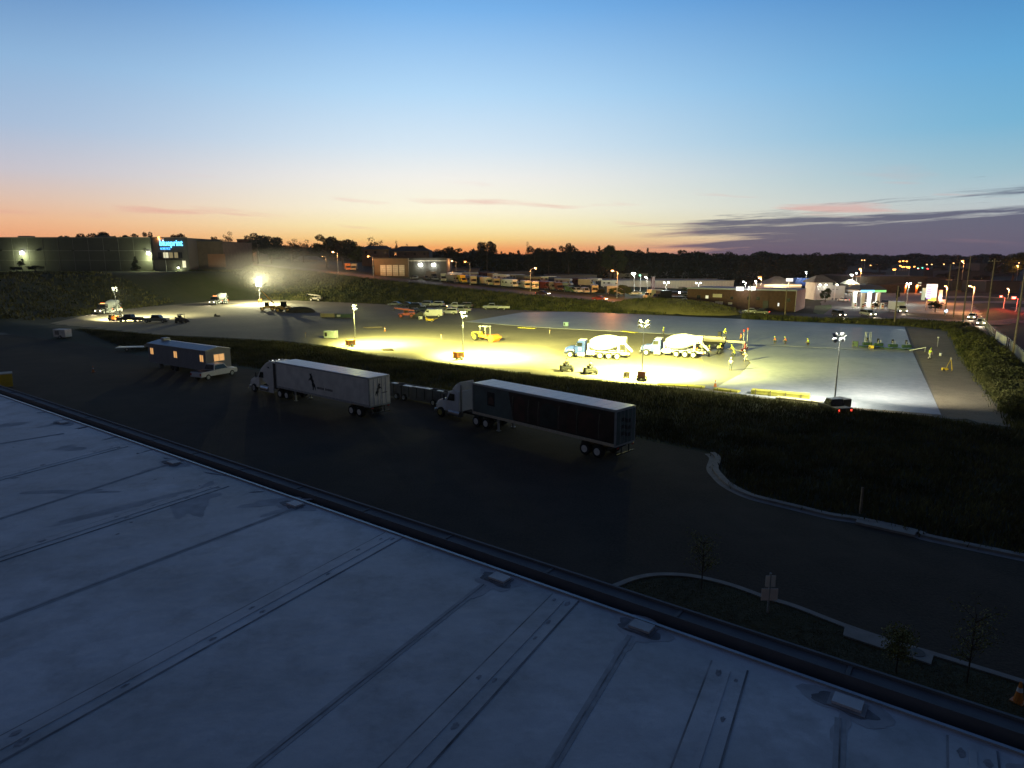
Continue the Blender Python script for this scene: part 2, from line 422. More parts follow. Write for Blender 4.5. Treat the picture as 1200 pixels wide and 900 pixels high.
bp = nt.nodes.new('ShaderNodeBump'); bp.inputs['Strength'].default_value = .5; bp.inputs['Distance'].default_value = .02
wv = nt.nodes.new('ShaderNodeTexNoise'); wv.inputs['Scale'].default_value = 3; wv.inputs['Detail'].default_value = 5
nt.links.new(tc.outputs['Object'], wv.inputs['Vector']); nt.links.new(wv.outputs['Fac'], bp.inputs['Height']); nt.links.new(bp.outputs[0], bs.inputs['Normal'])
M_mem = m
M_coping = mat('coping_metal', (.12, .125, .13), .8, metal=.05, var=.15, scale=2)
M_gut = mat('gutter_lining', (.06, .06, .065), .8, var=.25, scale=3)
M_gap_drain = mat('gap_shade_drain_grey', (.24, .24, .25), .8, var=.6, scale=2)  # grey of painted gap shade along strips, also seam lines and drain frames
M_stain = mat('dirt_stain', (.19, .19, .2), .9, var=.35, scale=5)
LO, HI = -40, 60
def quad(b, a0, a1, n0, n1, z): b.add([rw(a0, n0, z), rw(a1, n0, z), rw(a1, n1, z), rw(a0, n1, z)], [(0, 1, 2, 3)])
b = MB(); quad(b, LO, HI, -40, 0, RZ); b.build('roof', M_mem, wh)
def rbox(b, a0, a1, n0, n1, z0, z1, m=None):
    vs = [rw(a0, n0, z0), rw(a1, n0, z0), rw(a1, n1, z0), rw(a0, n1, z0), rw(a0, n0, z1), rw(a1, n0, z1), rw(a1, n1, z1), rw(a0, n1, z1)]
    b.add(vs, [(0, 3, 2, 1), (4, 5, 6, 7), (0, 1, 5, 4), (1, 2, 6, 5), (2, 3, 7, 6), (3, 0, 4, 7)], m)
outer = at(633, 659, RZ + .1); WO = (outer - A).dot(N)
b = MB(); rbox(b, LO, HI, -.035, 0.02, RZ - .2, RZ + .03); b.build('edge_trim', mat('edge_trim_metal', (.45, .44, .43), .4, metal=.5), wh)
b = MB(); rbox(b, LO, HI, .022, WO * .45, RZ - .16, RZ - .12); gut = b.build('gutter', M_gut, wh)
b = MB()
x = LO
while x < HI:
    rbox(b, x, x + 2.38, WO * .45, WO - .05, RZ - .03, RZ + .09); rbox(b, x + 2.38, x + 2.44, WO * .45 - .005, WO - .045, RZ - .02, RZ + .105); x += 2.44
b.build('coping', M_coping, wh, bevel=.008)
b = MB(); rbox(b, LO, HI, WO - .045, WO, RZ - .25, RZ + .13); rbox(b, LO, HI, WO * .45 - .02, WO * .45 - .006, RZ - .12, RZ + .11); b.build('coping_lip', mat('coping_lip_metal', (.11, .12, .135), .75, metal=.05), wh)
b = MB(); rbox(b, LO, HI, WO - .3, WO - .06, 0, RZ - .04); rbox(b, LO, LO + .3, -40, WO - .31, 0, RZ - .03); rbox(b, HI - .3, HI, -40, WO - .31, 0, RZ - .03); b.build('wall', M_greyw, wh)
def band(p0, p1, q0, q1, z0, z1, name, m, parent, lift=0):
    """raised strip with corners from pixels: near-top edge p0-p1, bottom edge q0-q1"""
    P = [rp(*p) - OFF for p in (p0, p1, q1, q0)]
    b = MB(); b.add([(p.x, p.y, z0) for p in P] + [(p.x, p.y, z1) for p in P], [(0, 1, 2, 3), (4, 5, 6, 7), (0, 1, 5, 4), (1, 2, 6, 5), (2, 3, 7, 6), (3, 0, 4, 7)])
    return b.build(name, m, parent)
def ext(p, q, k):  # extend pixel line beyond q
    a, c = rp(*p), rp(*q); e = c + (c - a) * k
    return e
def bandw(P, Qp, w, z1, name, m):
    a, c = rp(*P) - OFF, rp(*Qp) - OFF; d = (c - a).normalized(); c = c + d * 6; n = Vector((-d.y, d.x, 0)) * w / 2
    b = MB(); K = [a - n, a + n, c + n, c - n]
    b.add([(p.x, p.y, RZ + .001) for p in K] + [(p.x, p.y, z1) for p in K], [(0, 1, 2, 3), (4, 5, 6, 7), (0, 1, 5, 4), (1, 2, 6, 5), (2, 3, 7, 6), (3, 0, 4, 7)])
    return b.build(name, m, wh)
STR = [((663, 700), (473, 900), .46), ((855, 780), (815, 900), .46), ((462, 627), (0, 878), .46), ((262, 568), (0, 653), .42), ((145, 522), (0, 560), .42), ((1139, 871), (1141, 900), .46)]
M_fast = mat('plate_stain', (.27, .27, .29), .8, var=.4, scale=12)
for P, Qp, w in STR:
    bandw(P, Qp, w + .05, RZ + .006, 'strip_gap_shade', M_gap_drain)  # darker rim that paints in the gap shadow around each cover strip
    o = bandw(P, Qp, w, RZ + .010, 'cover_strip', M_mem)
    # ridge along the middle and scuffs where the plates sit
    a, c = rp(*P) - OFF, rp(*Qp) - OFF; d = (c - a).normalized(); q = Vector((-d.y, d.x, 0)); L = (c - a).length + 6
    b = MB(); M0 = Matrix.Translation((a.x, a.y, 0)) @ rotz(math.atan2(d.y, d.x))
    b.box((L / 2 + .05, 0, RZ + .014), (L - .2, .07, .008), M=M0)
    b.build('strip_ridge', M_mem, o, smooth=False)
    b = MB(); t = .25; k = 0
    while t < L - .3:
        for sd in ((-1, 1) if k % 3 == 0 else (random.choice((-1, 1)),)):
            r = random.uniform(.03, .065); cx, cy = t + random.uniform(-.08, .08), sd * random.uniform(.09, .14)
            vs = [(cx + r * 1.4 * math.cos(u) * random.uniform(.6, 1.25), cy + r * .8 * math.sin(u) * random.uniform(.6, 1.25), RZ + .0122) for u in np.linspace(0, 2 * math.pi, 13)[:-1]]
            b.add(vs, [tuple(range(12))], M=M0)
        t += random.uniform(.35, 1.5); k += 1
    b.build('scuff_mark', M_fast, o)['kind'] = 'stuff'
SEAM = [((567, 685), (290, 905)), ((740, 745), (646, 900)), ((985, 842), (983, 900)), ((345, 596), (0, 727)), ((210, 540), (0, 608)), ((75, 508), (0, 520))]
for P, Qp in SEAM:
    bandw(P, Qp, .13, RZ + .004, 'lap_seam', mat('seam_grey', (.36, .37, .39), .7, var=.2, scale=5)); bandw(P, Qp, .018, RZ + .007, 'seam_edge', M_gap_drain)  # lap seams in one mid grey, with a narrow darker line on top
def blot(cx, cy, rx, ry, rot, z, m, name, parent, n=40, jag=.3):
    vs = []; ph = [random.uniform(0, 6.28) for _ in range(5)]
    for i in range(n):
        u = 2 * math.pi * i / n; k = 1 + jag * sum(math.sin((q + 2) * u + ph[q]) / (q + 1.6) for q in range(5)) * .8 + random.uniform(-.05, .05)
        x, y = rx * k * math.cos(u), ry * k * math.sin(u)
        vs.append((cx + x * math.cos(rot) - y * math.sin(rot), cy + x * math.sin(rot) + y * math.cos(rot), z))
    b = MB(); b.add([(cx, cy, z)] + vs, [(0, i + 1, (i + 1) % n + 1) for i in range(n)]); return b.build(name, m, parent)
M_stain1 = mat('dust_stain', (.43, .435, .45), .8, var=.2, scale=3)
ea = math.atan2(E.y, E.x)
for i, (px, py) in enumerate([(585, 679), (752, 736), (993, 826), (345, 592), (203, 543), (66, 497), (1255, 925)]):
    p = rp(px, py); d = -(p - A).dot(N); a = (p - A).dot(E); a0 = a; dd = max(.22, min(d, .35))
    c = Vector(rw(a, -dd, 0))
    blot(c.x, c.y, .5, .3, ea, RZ + .0025, M_stain1, 'stain', wh); blot(c.x - .05, c.y, .34, .19, ea, RZ + .0032, M_stain, 'stain', wh)
    e_ = rw(a + .02, -dd - .5, 0); blot(e_[0], e_[1], .1, .32, ea, RZ + .0029, M_stain1, 'stain', wh)
    b = MB(); rbox(b, a - .22, a + .22, -dd - .15, -dd + .15, RZ + .003, RZ + .012); dr = b.build('roof_drain', M_gap_drain, wh)
    b = MB(); rbox(b, a - .17, a + .17, -dd - .1, -dd + .13, RZ + .014, RZ + .05); b.build('drain_cover', M_mem, dr)
for i in range(46):
    a, n = random.uniform(-14, 16), -random.uniform(.3, 9); r = random.choice((.02, .03, .05))
    c = rw(a, n, 0); blot(c[0], c[1], r * 1.6, r * .7, random.uniform(0, 3), RZ + .003, M_stain, 'stain', wh, 9)
for i in range(34):
    a, n = random.uniform(-16, 18), -random.uniform(.2, 8) ; c = rw(a, n, 0)
    blot(c[0], c[1], random.uniform(.3, 1.3), random.uniform(.12, .4), random.uniform(0, 3), RZ + .0012 + i * .00002, M_stain1, 'stain', wh, 44, .45)
for i in range(16):
    a, n = -16 + i * 2.1 + random.uniform(-.5, .5), -random.uniform(.1, .4); c = rw(a, n, 0)
    blot(c[0], c[1], random.uniform(.12, .4), random.uniform(.03, .08), ea + random.uniform(-.3, 1.9), RZ + .0022, M_stain, 'stain', wh, 20, .5)

# ------------------------------------------------------------------ vehicles
def wheel(parent, x, y, r, w=.28, rim=None, n=18, name='wheel', spin=0):
    b = MB(); prof = [(-w / 2, r * .62), (-w / 2, r * .93), (-w / 2 + .04, r), (w / 2 - .04, r), (w / 2, r * .93), (w / 2, r * .62)]
    b.lathe(prof, (0, 0, 0), (0, 1, 0), n)
    o = b.build(name, M_black, parent, smooth=False); o.location = (x, y, r)
    c = MB(); s = 1 if y > 0 else -1
    c.lathe([(w * .3, r * .56), (w / 2 + .012, r * .58), (w / 2 + .02, r * .5), (w / 2 + .006, r * .42), (w / 2 + .006, r * .22), (w / 2 + .03, r * .16), (w / 2 + .03, .01)], (0, 0, 0), (0, s, 0), n)
    c.build('rim', rim or M_metal, o); return o
def add_trailer_box(t, L, W, z0, z1, x1, body, roofm):
    """trailer body from x1-L to x1"""
    b = MB(); b.box((x1 - L / 2, 0, (z0 + z1) / 2), (L, W, z1 - z0)); tr = b.build('trailer', body, t, bevel=.03)
    b = MB(); b.box((x1 - L / 2, 0, z1 + .012), (L - .1, W - .1, .02))
    k = x1 - L + .6
    while k < x1 - .4: b.box((k, 0, z1 + .026), (.05, W - .16, .008)); k += 1.2
    b.build('trailer_roof', roofm, tr)
    for s in (-1, 1):
        b = MB(); b.box((x1 - L / 2, s * (W / 2 + .012), z1 - .07), (L, .02, .13)); b.box((x1 - L / 2, s * (W / 2 + .012), z0 + .12), (L, .02, .22))
        for kx in (x1 - L + .05, x1 - .05): b.box((kx, s * (W / 2 + .014), (z0 + z1) / 2), (.1, .022, z1 - z0 - .3))
        b.build('side_rail', M_galv, tr)
        b = MB(); kx = x1 - L + .5
        while kx < x1: b.box((kx, s * (W / 2 + .028), z0 + .18), (.08, .012, .05)); kx += .61
        b.build('marker_strip', M_dwhite, tr)
    b = MB(); b.box((x1 - L - .012, 0, z1 - .08), (.024, W, .16)); b.box((x1 - L - .012, 0, z0 + .06), (.024, W, .12))
    for s in (-1, 1): b.box((x1 - L - .013, s * (W / 2 - .05), (z0 + z1) / 2), (.026, .1, z1 - z0 - .25))
    b.build('rear_frame', M_galv, tr)
    for s in (-1, 1):
        b = MB(); b.box((x1 - L - .02, s * (W / 4 - .03), (z0 + z1) / 2), (.03, W / 2 - .11, z1 - z0 - .32)); d = b.build('rear_door', body, tr)
    b = MB()
    for s in (-1, 1):
        for yy in (.25, .75): b.tube((x1 - L - .05, s * yy, z0 + .15), (x1 - L - .05, s * yy, z1 - .15), .018, n=6)
    b.build('lock_rod', M_galv, tr)
    b = MB(); b.box((x1 - L - .02, 0, .55), (.1, W - .3, .1)); [b.box((x1 - L - .02, s * .5, .85), (.08, .08, .6)) for s in (-1, 1)]; b.build('bumper_guard', M_chassis, t)
    b = MB(); b.box((x1 - L / 2, 0, z0 - .12), (L - .4, .9, .2)); b.box((x1 - L + 2.4, 0, .75), (2.6, 1.5, .3)); b.build('chassis', M_chassis, t)
    for wx in (x1 - L + 1.75, x1 - L + 3.0):
        for s in (-1, 1): wheel(t, wx, s * (W / 2 - .3), .5, .5, M_dwhite)
    for s in (-1, 1):
        b = MB(); b.box((x1 - 3.1, s * .95, .62), (.16, .16, 1.05)); b.box((x1 - 3.1, s * .95, .06), (.35, .3, .06)); b.build('landing_leg', M_galv, t)
    for s in (-1, 1):
        b = MB(); b.box((x1 - L - .05, s * 1.0, z0 - .12), (.04, .25, .1)); b.build('tail_light', M_red, t)
    return tr
def semi(label, p_front, p_rear, ztop, sleeper, L=16.15, W=2.6, z0=1.2):
    """origin under the trailer nose; +x forwards"""
    d = (p_front - p_rear); ang = math.atan2(d.y, d.x); side = Vector((-d.y, d.x, 0)).normalized()
    loc = p_front - d.normalized() * 0 ; 
    # the near side of the trailer is the corner edge, so shift to its centre line away from the camera
    s = 1 if side.y > 0 else -1
    loc = Vector((p_front.x, p_front.y, 0)) + side * s * W / 2; loc.z = .02
    t = thing('semi_truck', label, 'truck', loc, ang)
    if sleeper: body, rf = M_dwhite, M_white
    else: body, rf = mat('dull_teal_panel', (.085, .12, .115), .5, var=.3, scale=.7), M_white
    tr = add_trailer_box(t, L, W, z0, ztop, 0, body, rf)
    cw = 2.35
    b = MB(); b.box((2.2, 0, .85), (8.6, .85, .25)); b.box((-1.6, 0, .95), (1.2, .9, .15)); b.build('tractor_frame', M_chassis, t)
    if sleeper:   # tall aerodynamic cab with sloping nose
        prof = [(.9, .75), (5.05, .6), (5.1, 1.2), (5.0, 1.55), (4.6, 1.9), (4.15, 2.02), (3.55, 2.85), (3.0, 3.3), (2.3, 3.75), (1.6, 3.98), (.9, 4.02)]
        b = MB(); b.prism([q for q in prof if q[0] <= 4.15] + [] , -cw / 2, cw / 2, inset=(2.3, .94)); cab = b.build('cab', M_dwhite, t, bevel=.06)
        b = MB(); b.prism([(4.15, .65), (6.0, .55), (6.15, .9), (6.05, 1.45), (5.3, 1.78), (4.16, 2.0)], -cw / 2 + .12, cw / 2 - .12, inset=(1.2, .86)); hood = b.build('hood', M_dwhite, t, bevel=.07)
        ws = [(4.17, 2.06), (3.58, 2.82)]; door = (2.9, 4.0)
        hx, wx = 6.0, 5.2
    else:
        b = MB(); b.prism([(2.15, .9), (4.1, .8), (4.1, 1.9), (3.65, 2.75), (3.0, 2.95), (2.15, 2.95)], -cw / 2, cw / 2, inset=(2.0, .93)); cab = b.build('cab', M_white, t, bevel=.05)
        b = MB(); b.prism([(4.1, .75), (5.7, .6), (5.85, 1.0), (5.7, 1.55), (5.0, 1.85), (4.11, 1.95)], -cw / 2 + .18, cw / 2 - .18, inset=(1.2, .8)); hood = b.build('hood', M_white, t, bevel=.08)
        b = MB(); b.prism([(2.2, 2.97), (3.3, 2.97), (2.9, 3.45), (2.3, 3.8), (2.2, 3.8)], -.95, .95, inset=(3.1, .9)); b.build('air_deflector', M_dwhite, cab)
        ws = [(4.12, 1.96), (3.69, 2.7)]; door = (2.75, 3.9)
        hx, wx = 5.68, 4.95
        b = MB()
        for s in (-1, 1): b.tube((1.95, s * 1.0, .9), (1.95, s * 1.0, 3.6), .09, n=10)
        b.build('exhaust_stack', M_metal, cab)
    (xa, za), (xb, zb) = ws; b = MB(); nrm = Vector((za - zb, 0, xb - xa)); nrm = Vector((zb - za, 0, xa - xb)).normalized() * .02
    for s in (-1, 1):
        vs = [(xa, s * .04, za + .05), (xa, s * (cw / 2 - .15), za + .05), (xb, s * (cw / 2 - .2), zb - .02), (xb, s * .04, zb - .02)]
        b.add([Vector(v) + nrm for v in vs] + [Vector(v) + nrm * 2 for v in vs], [(0, 1, 2, 3), (4, 5, 6, 7), (0, 1, 5, 4), (1, 2, 6, 5), (2, 3, 7, 6), (3, 0, 4, 7)])
    b.build('windshield', M_glass, cab)
    for s in (-1, 1):
        b = MB(); b.add([(door[0], s * (cw / 2 + .005), 1.95), (door[1] - .1, s * (cw / 2 + .005), 1.9), (door[1] - .45, s * (cw / 2 - .045), 2.6), (door[0], s * (cw / 2 - .045), 2.6)] +
                         [(door[0], s * (cw / 2 + .025), 1.95), (door[1] - .1, s * (cw / 2 + .025), 1.9), (door[1] - .45, s * (cw / 2 - .025), 2.6), (door[0], s * (cw / 2 - .025), 2.6)],
                         [(0, 1, 2, 3), (4, 5, 6, 7), (0, 1, 5, 4), (1, 2, 6, 5), (2, 3, 7, 6), (3, 0, 4, 7)]); b.build('side_window', M_glass, cab)
        b = MB(); b.box((door[1] + .12, s * (cw / 2 + .22), 2.2), (.12, .1, .6)); b.tube((door[1], s * cw / 2, 2.0), (door[1] + .12, s * (cw / 2 + .2), 2.0), .02, n=5); b.build('mirror', M_chassis, cab)
        b = MB(); b.box((hx + .02, s * .85, 1.15), (.1, .32, .22)); b.build('headlight', M_off, hood)
        b = MB(); b.tube((2.0, s * .98, .72), (3.6, s * .98, .72), .33, n=14); b.build('fuel_tank', M_metal, t)
        if sleeper:
            b = MB(); b.add([(1.6, s * (cw / 2 * .94 + .02), 2.9), (2.0, s * (cw / 2 * .94 + .02), 2.9), (2.2, s * (cw / 2 * .94 + .02), 3.3), (1.7, s * (cw / 2 * .94 + .02), 3.35), (1.6, s * (cw / 2 * .94 - .01), 2.9), (2.0, s * (cw / 2 * .94 - .01), 2.9), (2.2, s * (cw / 2 * .94 - .01), 3.3), (1.7, s * (cw / 2 * .94 - .01), 3.35)],
                             [(0, 1, 2, 3), (4, 5, 6, 7), (0, 1, 5, 4), (1, 2, 6, 5), (2, 3, 7, 6), (3, 0, 4, 7)]); b.build('sleeper_window', M_glass, cab)
            b = MB(); b.box((2.3, s * (cw / 2 - .03), .75), (2.7, .05, .7)); b.build('side_skirt', M_dwhite, t)
            b = MB(); b.box((.62, s * (cw / 2 - .1), 2.4), (.7, .04, 2.9)); b.build('cab_extender', M_chassis, cab)
        wheel(t, wx, s * 1.02, .5, .3, M_metal if sleeper else mat('yellow_hub', (.4, .33, .08), .5))
        for wx2 in (-.35, -1.65): wheel(t, wx2, s * .95, .5, .55, M_dwhite)
    b = MB(); b.box((hx + .06, 0, 1.1), (.06, .95, .75)); b.build('grille', M_metal, hood); b = MB(); b.box((hx + .1, 0, .6), (.25, 2.3, .34)); b.build('bumper', M_dwhite if sleeper else M_metal, t, bevel=.04)
    for k in range(5):
        b = MB(); b.box(((2.0 if sleeper else 2.9), (k - 2) * .4, 3.97 if sleeper else 3.0), (.14, .12, .07)); b.build('roof_marker', M_signw if sleeper and k in (1, 3) else M_off, cab)
    return t, tr, ang
F1, R1 = at(322.5, 424.2, 4.11), at(434.7, 443.9, 4.11)
F2, R2 = at(553.5, 448.8, 4.11), at(722.3, 481.5, 4.11)
print('TRAILER', (F1 - R1).length, (F2 - R2).length)
t1, tr1, _ = semi('white aerodynamic sleeper semi truck with a dark rearing horse emblem on its white trailer', F1, R1, 4.11, True)
t2, tr2, _ = semi('white hooded semi truck pulling a dark mural trailer, nearest of the two semi trucks', F2, R2, 4.11, False)
# which side of the trailer faces us: +y or -y in its own frame
def facing(t):
    q = Vector((0, 1, 0)); q.rotate(t.rotation_euler); return 1 if q.dot(Vector((0, 0, 0)) - t.location) > 0 else -1
s1, s2 = facing(t1), facing(t2)
def plate(pts, y, s, m, name, parent, th=.006):
    b = MB(); n = len(pts); b.add([(x, s * y, z) for x, z in pts] + [(x, s * (y + th), z) for x, z in pts],
                                  [tuple(range(n)), tuple(range(2 * n - 1, n - 1, -1))] + [(i, (i + 1) % n, (i + 1) % n + n, i + n) for i in range(n)]); return b.build(name, m, parent)
# horse emblem: rearing animal with mane, seen on the near side and the rear door
HORSE = [(0, 0), (.12, .05), (.1, .3), (.22, .55), (.2, .8), (.32, .98), (.5, 1.05), (.62, .9), (.7, .95), (.62, 1.12), (.45, 1.2), (.4, 1.4), (.5, 1.55), (.48, 1.7), (.34, 1.62), (.2, 1.78), (.18, 1.55), (.06, 1.4), (.02, 1.15), (-.12, 1.0), (-.1, .8), (-.28, .62), (-.36, .3), (-.3, .02), (-.2, .28), (-.08, .4), (-.06, .2)]
hx0 = -7.0
fx = -1
plate([(hx0 + fx * -x * 1.15, 1.75 + z * 1.05) for x, z in HORSE], 1.302, s1, M_black, 'emblem', tr1)
b = MB()
for i in range(13):
    if i != 6: b.box((hx0 - .7 - i * .21, s1 * 1.305, 2.12), (.13, .008, .2 + .04 * (i % 2))); 
b.build('lettering', M_black, tr1)
b = MB(); n = len(HORSE); ys_ = [(.3 - x * .75, 2.2 + z * .72) for x, z in HORSE]
b.add([(-16.15 - .038, s1 * y, z) for y, z in ys_] + [(-16.15 - .044, s1 * y, z) for y, z in ys_], [tuple(range(n)), tuple(range(2 * n - 1, n - 1, -1))] + [(i, (i + 1) % n, (i + 1) % n + n, i + n) for i in range(n)])
for i in range(6): b.box((-16.19, s1 * (-.25 - i * .12), 2.45), (.008, .07, .12))
b.build('emblem', M_black, tr1)
# mural trailer: dark brown and green field with soft arches, small framed picture near the nose
mur = mat('mural_dark', (.03, .024, .018), .45, var=.8, scale=.9, col2=(.055, .03, .025))
mur2 = mat('mural_maroon', (.055, .02, .016), .45, var=.5, scale=1.1)
mur3 = mat('mural_navy', (.02, .028, .024), .45, var=.5, scale=1.1)
mur4 = mat('mural_edge', (.11, .1, .075), .5, var=.3, scale=3)
plate([(-5.3, 1.46), (-16.0, 1.46), (-16.0, 3.92), (-4.7, 3.92), (-5.0, 2.6)], 1.302, s2, mur, 'mural', tr2)
for k, (x, w, mm) in enumerate([(-6.0, 1.3, mur2), (-9.4, 1.9, mur3), (-11.8, .9, mur2), (-13.4, 1.7, mur2)]):
    pts = [(x + w * .5 * math.cos(a), (2.9 if k % 2 else 3.0) + .72 * math.sin(a)) for a in np.linspace(0, math.pi, 10)] + [(x - w * .5, 1.6), (x + w * .5, 1.6)]
    plate(pts, 1.3085, s2, mm, 'mural', tr2)
for x in (-5.2, -7.1, -8.25, -10.5, -12.4, -14.6):
    plate([(x, 1.6), (x + .07, 1.6), (x + .1, 2.7), (x + .02, 3.6), (x - .1, 3.62), (x + .02, 2.7)], 1.3145, s2, mur4, 'mural', tr2, .003)
plate([(-2.0, 2.3), (-2.95, 2.3), (-2.95, 3.55), (-2.0, 3.55)], 1.302, s2, M_black, 'emblem', tr2)
plate([(-2.12, 2.45), (-2.83, 2.45), (-2.83, 2.9), (-2.5, 3.2), (-2.12, 2.95)], 1.309, s2, mur2, 'emblem', tr2)
for z in (1.9, 2.45, 3.0):
    b = MB(); b.add([(-16.19, s2 * y, z + .12 * math.sin(y * 4)) for y in np.linspace(-.6, .6, 9)] + [(-16.19, s2 * y, z + .3 + .12 * math.sin(y * 4)) for y in np.linspace(.6, -.6, 9)], [tuple(range(18))]); b.build('mural', M_black, tr2)
b = MB(); b.box((-8.07, s2 * 1.318, 1.33), (16.0, .02, .24)); b.build('lower_rail', mat('tan_rail', (.55, .46, .33), .6), tr2)

WHEELM = {}
def car(kind, color, label, loc=(0, 0, 0), rz=0, group=None, lights='', cat=None, name=None):
    """+x forward; lights: h = headlights on, t = tail lights on"""
    m = PAINT[color]
    dims = {'sedan': (4.7, 1.82), 'suv': (4.8, 1.92), 'pickup': (5.8, 2.0), 'van': (5.6, 2.0), 'box': (7.2, 2.35), 'camper': (7.6, 2.4)}[kind]
    L, W = dims; a = L / 2; r = {'sedan': .33, 'suv': .37, 'pickup': .4, 'van': .37, 'box': .45, 'camper': .42}[kind]
    nm = name or {'sedan': 'parked_car', 'suv': 'parked_suv', 'pickup': 'pickup_truck', 'van': 'parked_van', 'box': 'box_truck', 'camper': 'motorhome'}[kind]
    t = thing(nm, label, cat or {'sedan': 'car', 'suv': 'car', 'pickup': 'pickup truck', 'van': 'van', 'box': 'truck', 'camper': 'motorhome'}[kind], loc, rz, group)
    wx = (a - .95, -a + 1.05)
    b = MB()
    if kind == 'sedan':
        b.prism([(-a, .35), (a - .1, .28), (a, .5), (a - .15, .72), (a - 1.2, .88), (-a + .8, .92), (-a + .05, .85)], -W / 2, W / 2, inset=(.7, .94))
        g = [(a - 1.25, .885), (a - 1.9, 1.36), (a - 2.3, 1.43), (-a + 1.6, 1.42), (-a + .75, .925)]
    elif kind == 'suv':
        b.prism([(-a, .42), (a - .1, .35), (a, .6), (a - .1, .95), (a - 1.15, 1.08), (-a + .05, 1.1)], -W / 2, W / 2, inset=(.9, .95))
        g = [(a - 1.2, 1.085), (a - 1.75, 1.68), (-a + .35, 1.74), (-a + .08, 1.105)]
    elif kind == 'pickup':
        b.prism([(-a, .5), (a - .1, .42), (a, .7), (a - .08, 1.05), (a - 1.4, 1.14), (a - 1.45, 1.14), (-a, 1.12)], -W / 2, W / 2)
        g = [(a - 1.45, 1.145), (a - 1.95, 1.82), (-a + 2.25, 1.84), (-a + 2.05, 1.145)]
    elif kind == 'van':
        b.prism([(-a, .4), (a - .1, .35), (a, .6), (a - .08, 1.0), (a - .75, 1.2), (a - 1.3, 1.95), (a - 1.6, 2.05), (-a + .05, 2.08)], -W / 2, W / 2, inset=(1.3, .93)); g = None
    elif kind == 'box':
        b.prism([(a - 2.0, .5), (a - .1, .42), (a, .7), (a - .1, 1.2), (a - .65, 1.35), (a - 1.1, 2.15), (a - 2.0, 2.2)], -W / 2 + .12, W / 2 - .12, inset=(1.4, .93)); g = None
    else:
        b.prism([(-a, .5), (a - .1, .42), (a, .7), (a - .1, 1.15), (a - .6, 1.35), (a - 1.0, 2.05), (a - .45, 2.25), (a - .5, 2.95), (a - 1.0, 3.05), (-a, 3.05)], -W / 2, W / 2); g = None
    body = b.build('body', m, t, bevel=.05)
    if g:
        zlo = min(z for _, z in g); cut = 1.15 if kind != 'sedan' else 1.0
        b = MB(); b.prism(g, -W / 2 + .06, W / 2 - .06, inset=(cut, .86)); cb = b.build('cabin', m, body, bevel=.03)
        ht = max(z for _, z in g) - zlo; g2 = [(x - (.16 if x > 0 else -.12) * 1.0, zlo + .06 + (z - zlo) * .82) for x, z in g if True]
        for s in (-1, 1):
            b = MB(); hw = (W / 2 - .06); b.add([(x, s * (hw * (.86 if z > cut + .12 else .985) + .004), z) for x, z in g2] + [(x, s * (hw * (.86 if z > cut + .12 else .985) + .03), z) for x, z in g2], [tuple(range(len(g2))), tuple(range(2 * len(g2) - 1, len(g2) - 1, -1))] + [(i, (i + 1) % len(g2), (i + 1) % len(g2) + len(g2), i + len(g2)) for i in range(len(g2))]); b.build('side_window', M_glass, cb)
        for (xa, za), (xb, zb), sg_ in ((g[0], g[1], 1), (g[-1], g[-2], -1)):
            b = MB(); wv_ = (W / 2 - .2); A_ = [(xa, -wv_, za + .05), (xa, wv_, za + .05), (xb, wv_ * .86, zb - .05), (xb, -wv_ * .86, zb - .05)]; b.add([(p[0] + sg_ * .02, p[1], p[2] + .01) for p in A_] + [(p[0] + sg_ * .05, p[1], p[2] + .03) for p in A_], [(0, 1, 2, 3), (7, 6, 5, 4), (0, 1, 5, 4), (1, 2, 6, 5), (2, 3, 7, 6), (3, 0, 4, 7)]); b.build('windshield', M_glass, cb)
        top = max(z for _, z in g); xs_ = [x for x, z in g if z > top - .12]
        b = MB(); b.box(((max(xs_) + min(xs_)) / 2, 0, top + .012), (max(xs_) - min(xs_) - .04, (W - .12) * .82, .03)); b.build('roof', m, body)
        if kind == 'pickup':
            b = MB(); b.box((-a + 1.03, 0, 1.125), (1.85, W - .3, .012)); b.build('bed', M_chassis, body)
    elif kind == 'box':
        b = MB(); b.box((-.95, 0, 1.95), (L - 2.1, W, 2.4)); b.build('cargo_box', m if color != 'white' else M_white, t, bevel=.03)
        b = MB(); b.box((-.6, 0, .6), (L - 1.6, 1.0, .2)); b.build('chassis', M_chassis, t)
    if kind in ('van', 'box', 'camper'):
        zz = {'van': (1.22, 1.88), 'box': (1.38, 2.08), 'camper': (1.38, 2.0)}[kind]; xx = {'van': (a - .77, a - 1.25), 'box': (a - .65, a - 1.06), 'camper': (a - .6, a - .97)}[kind]
        w2 = W / 2 - .25; dx = .03
        b = MB(); P = [(xx[0] + dx, -w2, zz[0]), (xx[0] + dx, w2, zz[0]), (xx[1] + dx, w2 * .95, zz[1]), (xx[1] + dx, -w2 * .95, zz[1])]; P2 = [(p[0] - .04, p[1], p[2] - .02) for p in P]
        b.add(P + P2, [(0, 1, 2, 3), (7, 6, 5, 4), (0, 1, 5, 4), (1, 2, 6, 5), (2, 3, 7, 6), (3, 0, 4, 7)]); b.build('windshield', M_glass, body)
        for s in (-1, 1):
            b = MB(); hw = W / 2 - (.12 if kind == 'box' else 0); k = .95 if kind != 'camper' else 1.0
            b.box((xx[1] - .35, s * (hw * k + .005), (zz[0] + zz[1]) / 2), (.7, .05, zz[1] - zz[0] - .12))
            if kind == 'camper': b.box((-.6, s * (hw + .01), 1.95), (1.0, .03, .5)); b.box((-2.5, s * (hw + .01), 1.95), (.7, .03, .5))
            b.build('side_window', M_glass, body)
    for x in wx:
        for s in (-1, 1): wheel(t, x, s * (W / 2 - .1), r, .24, n=12)
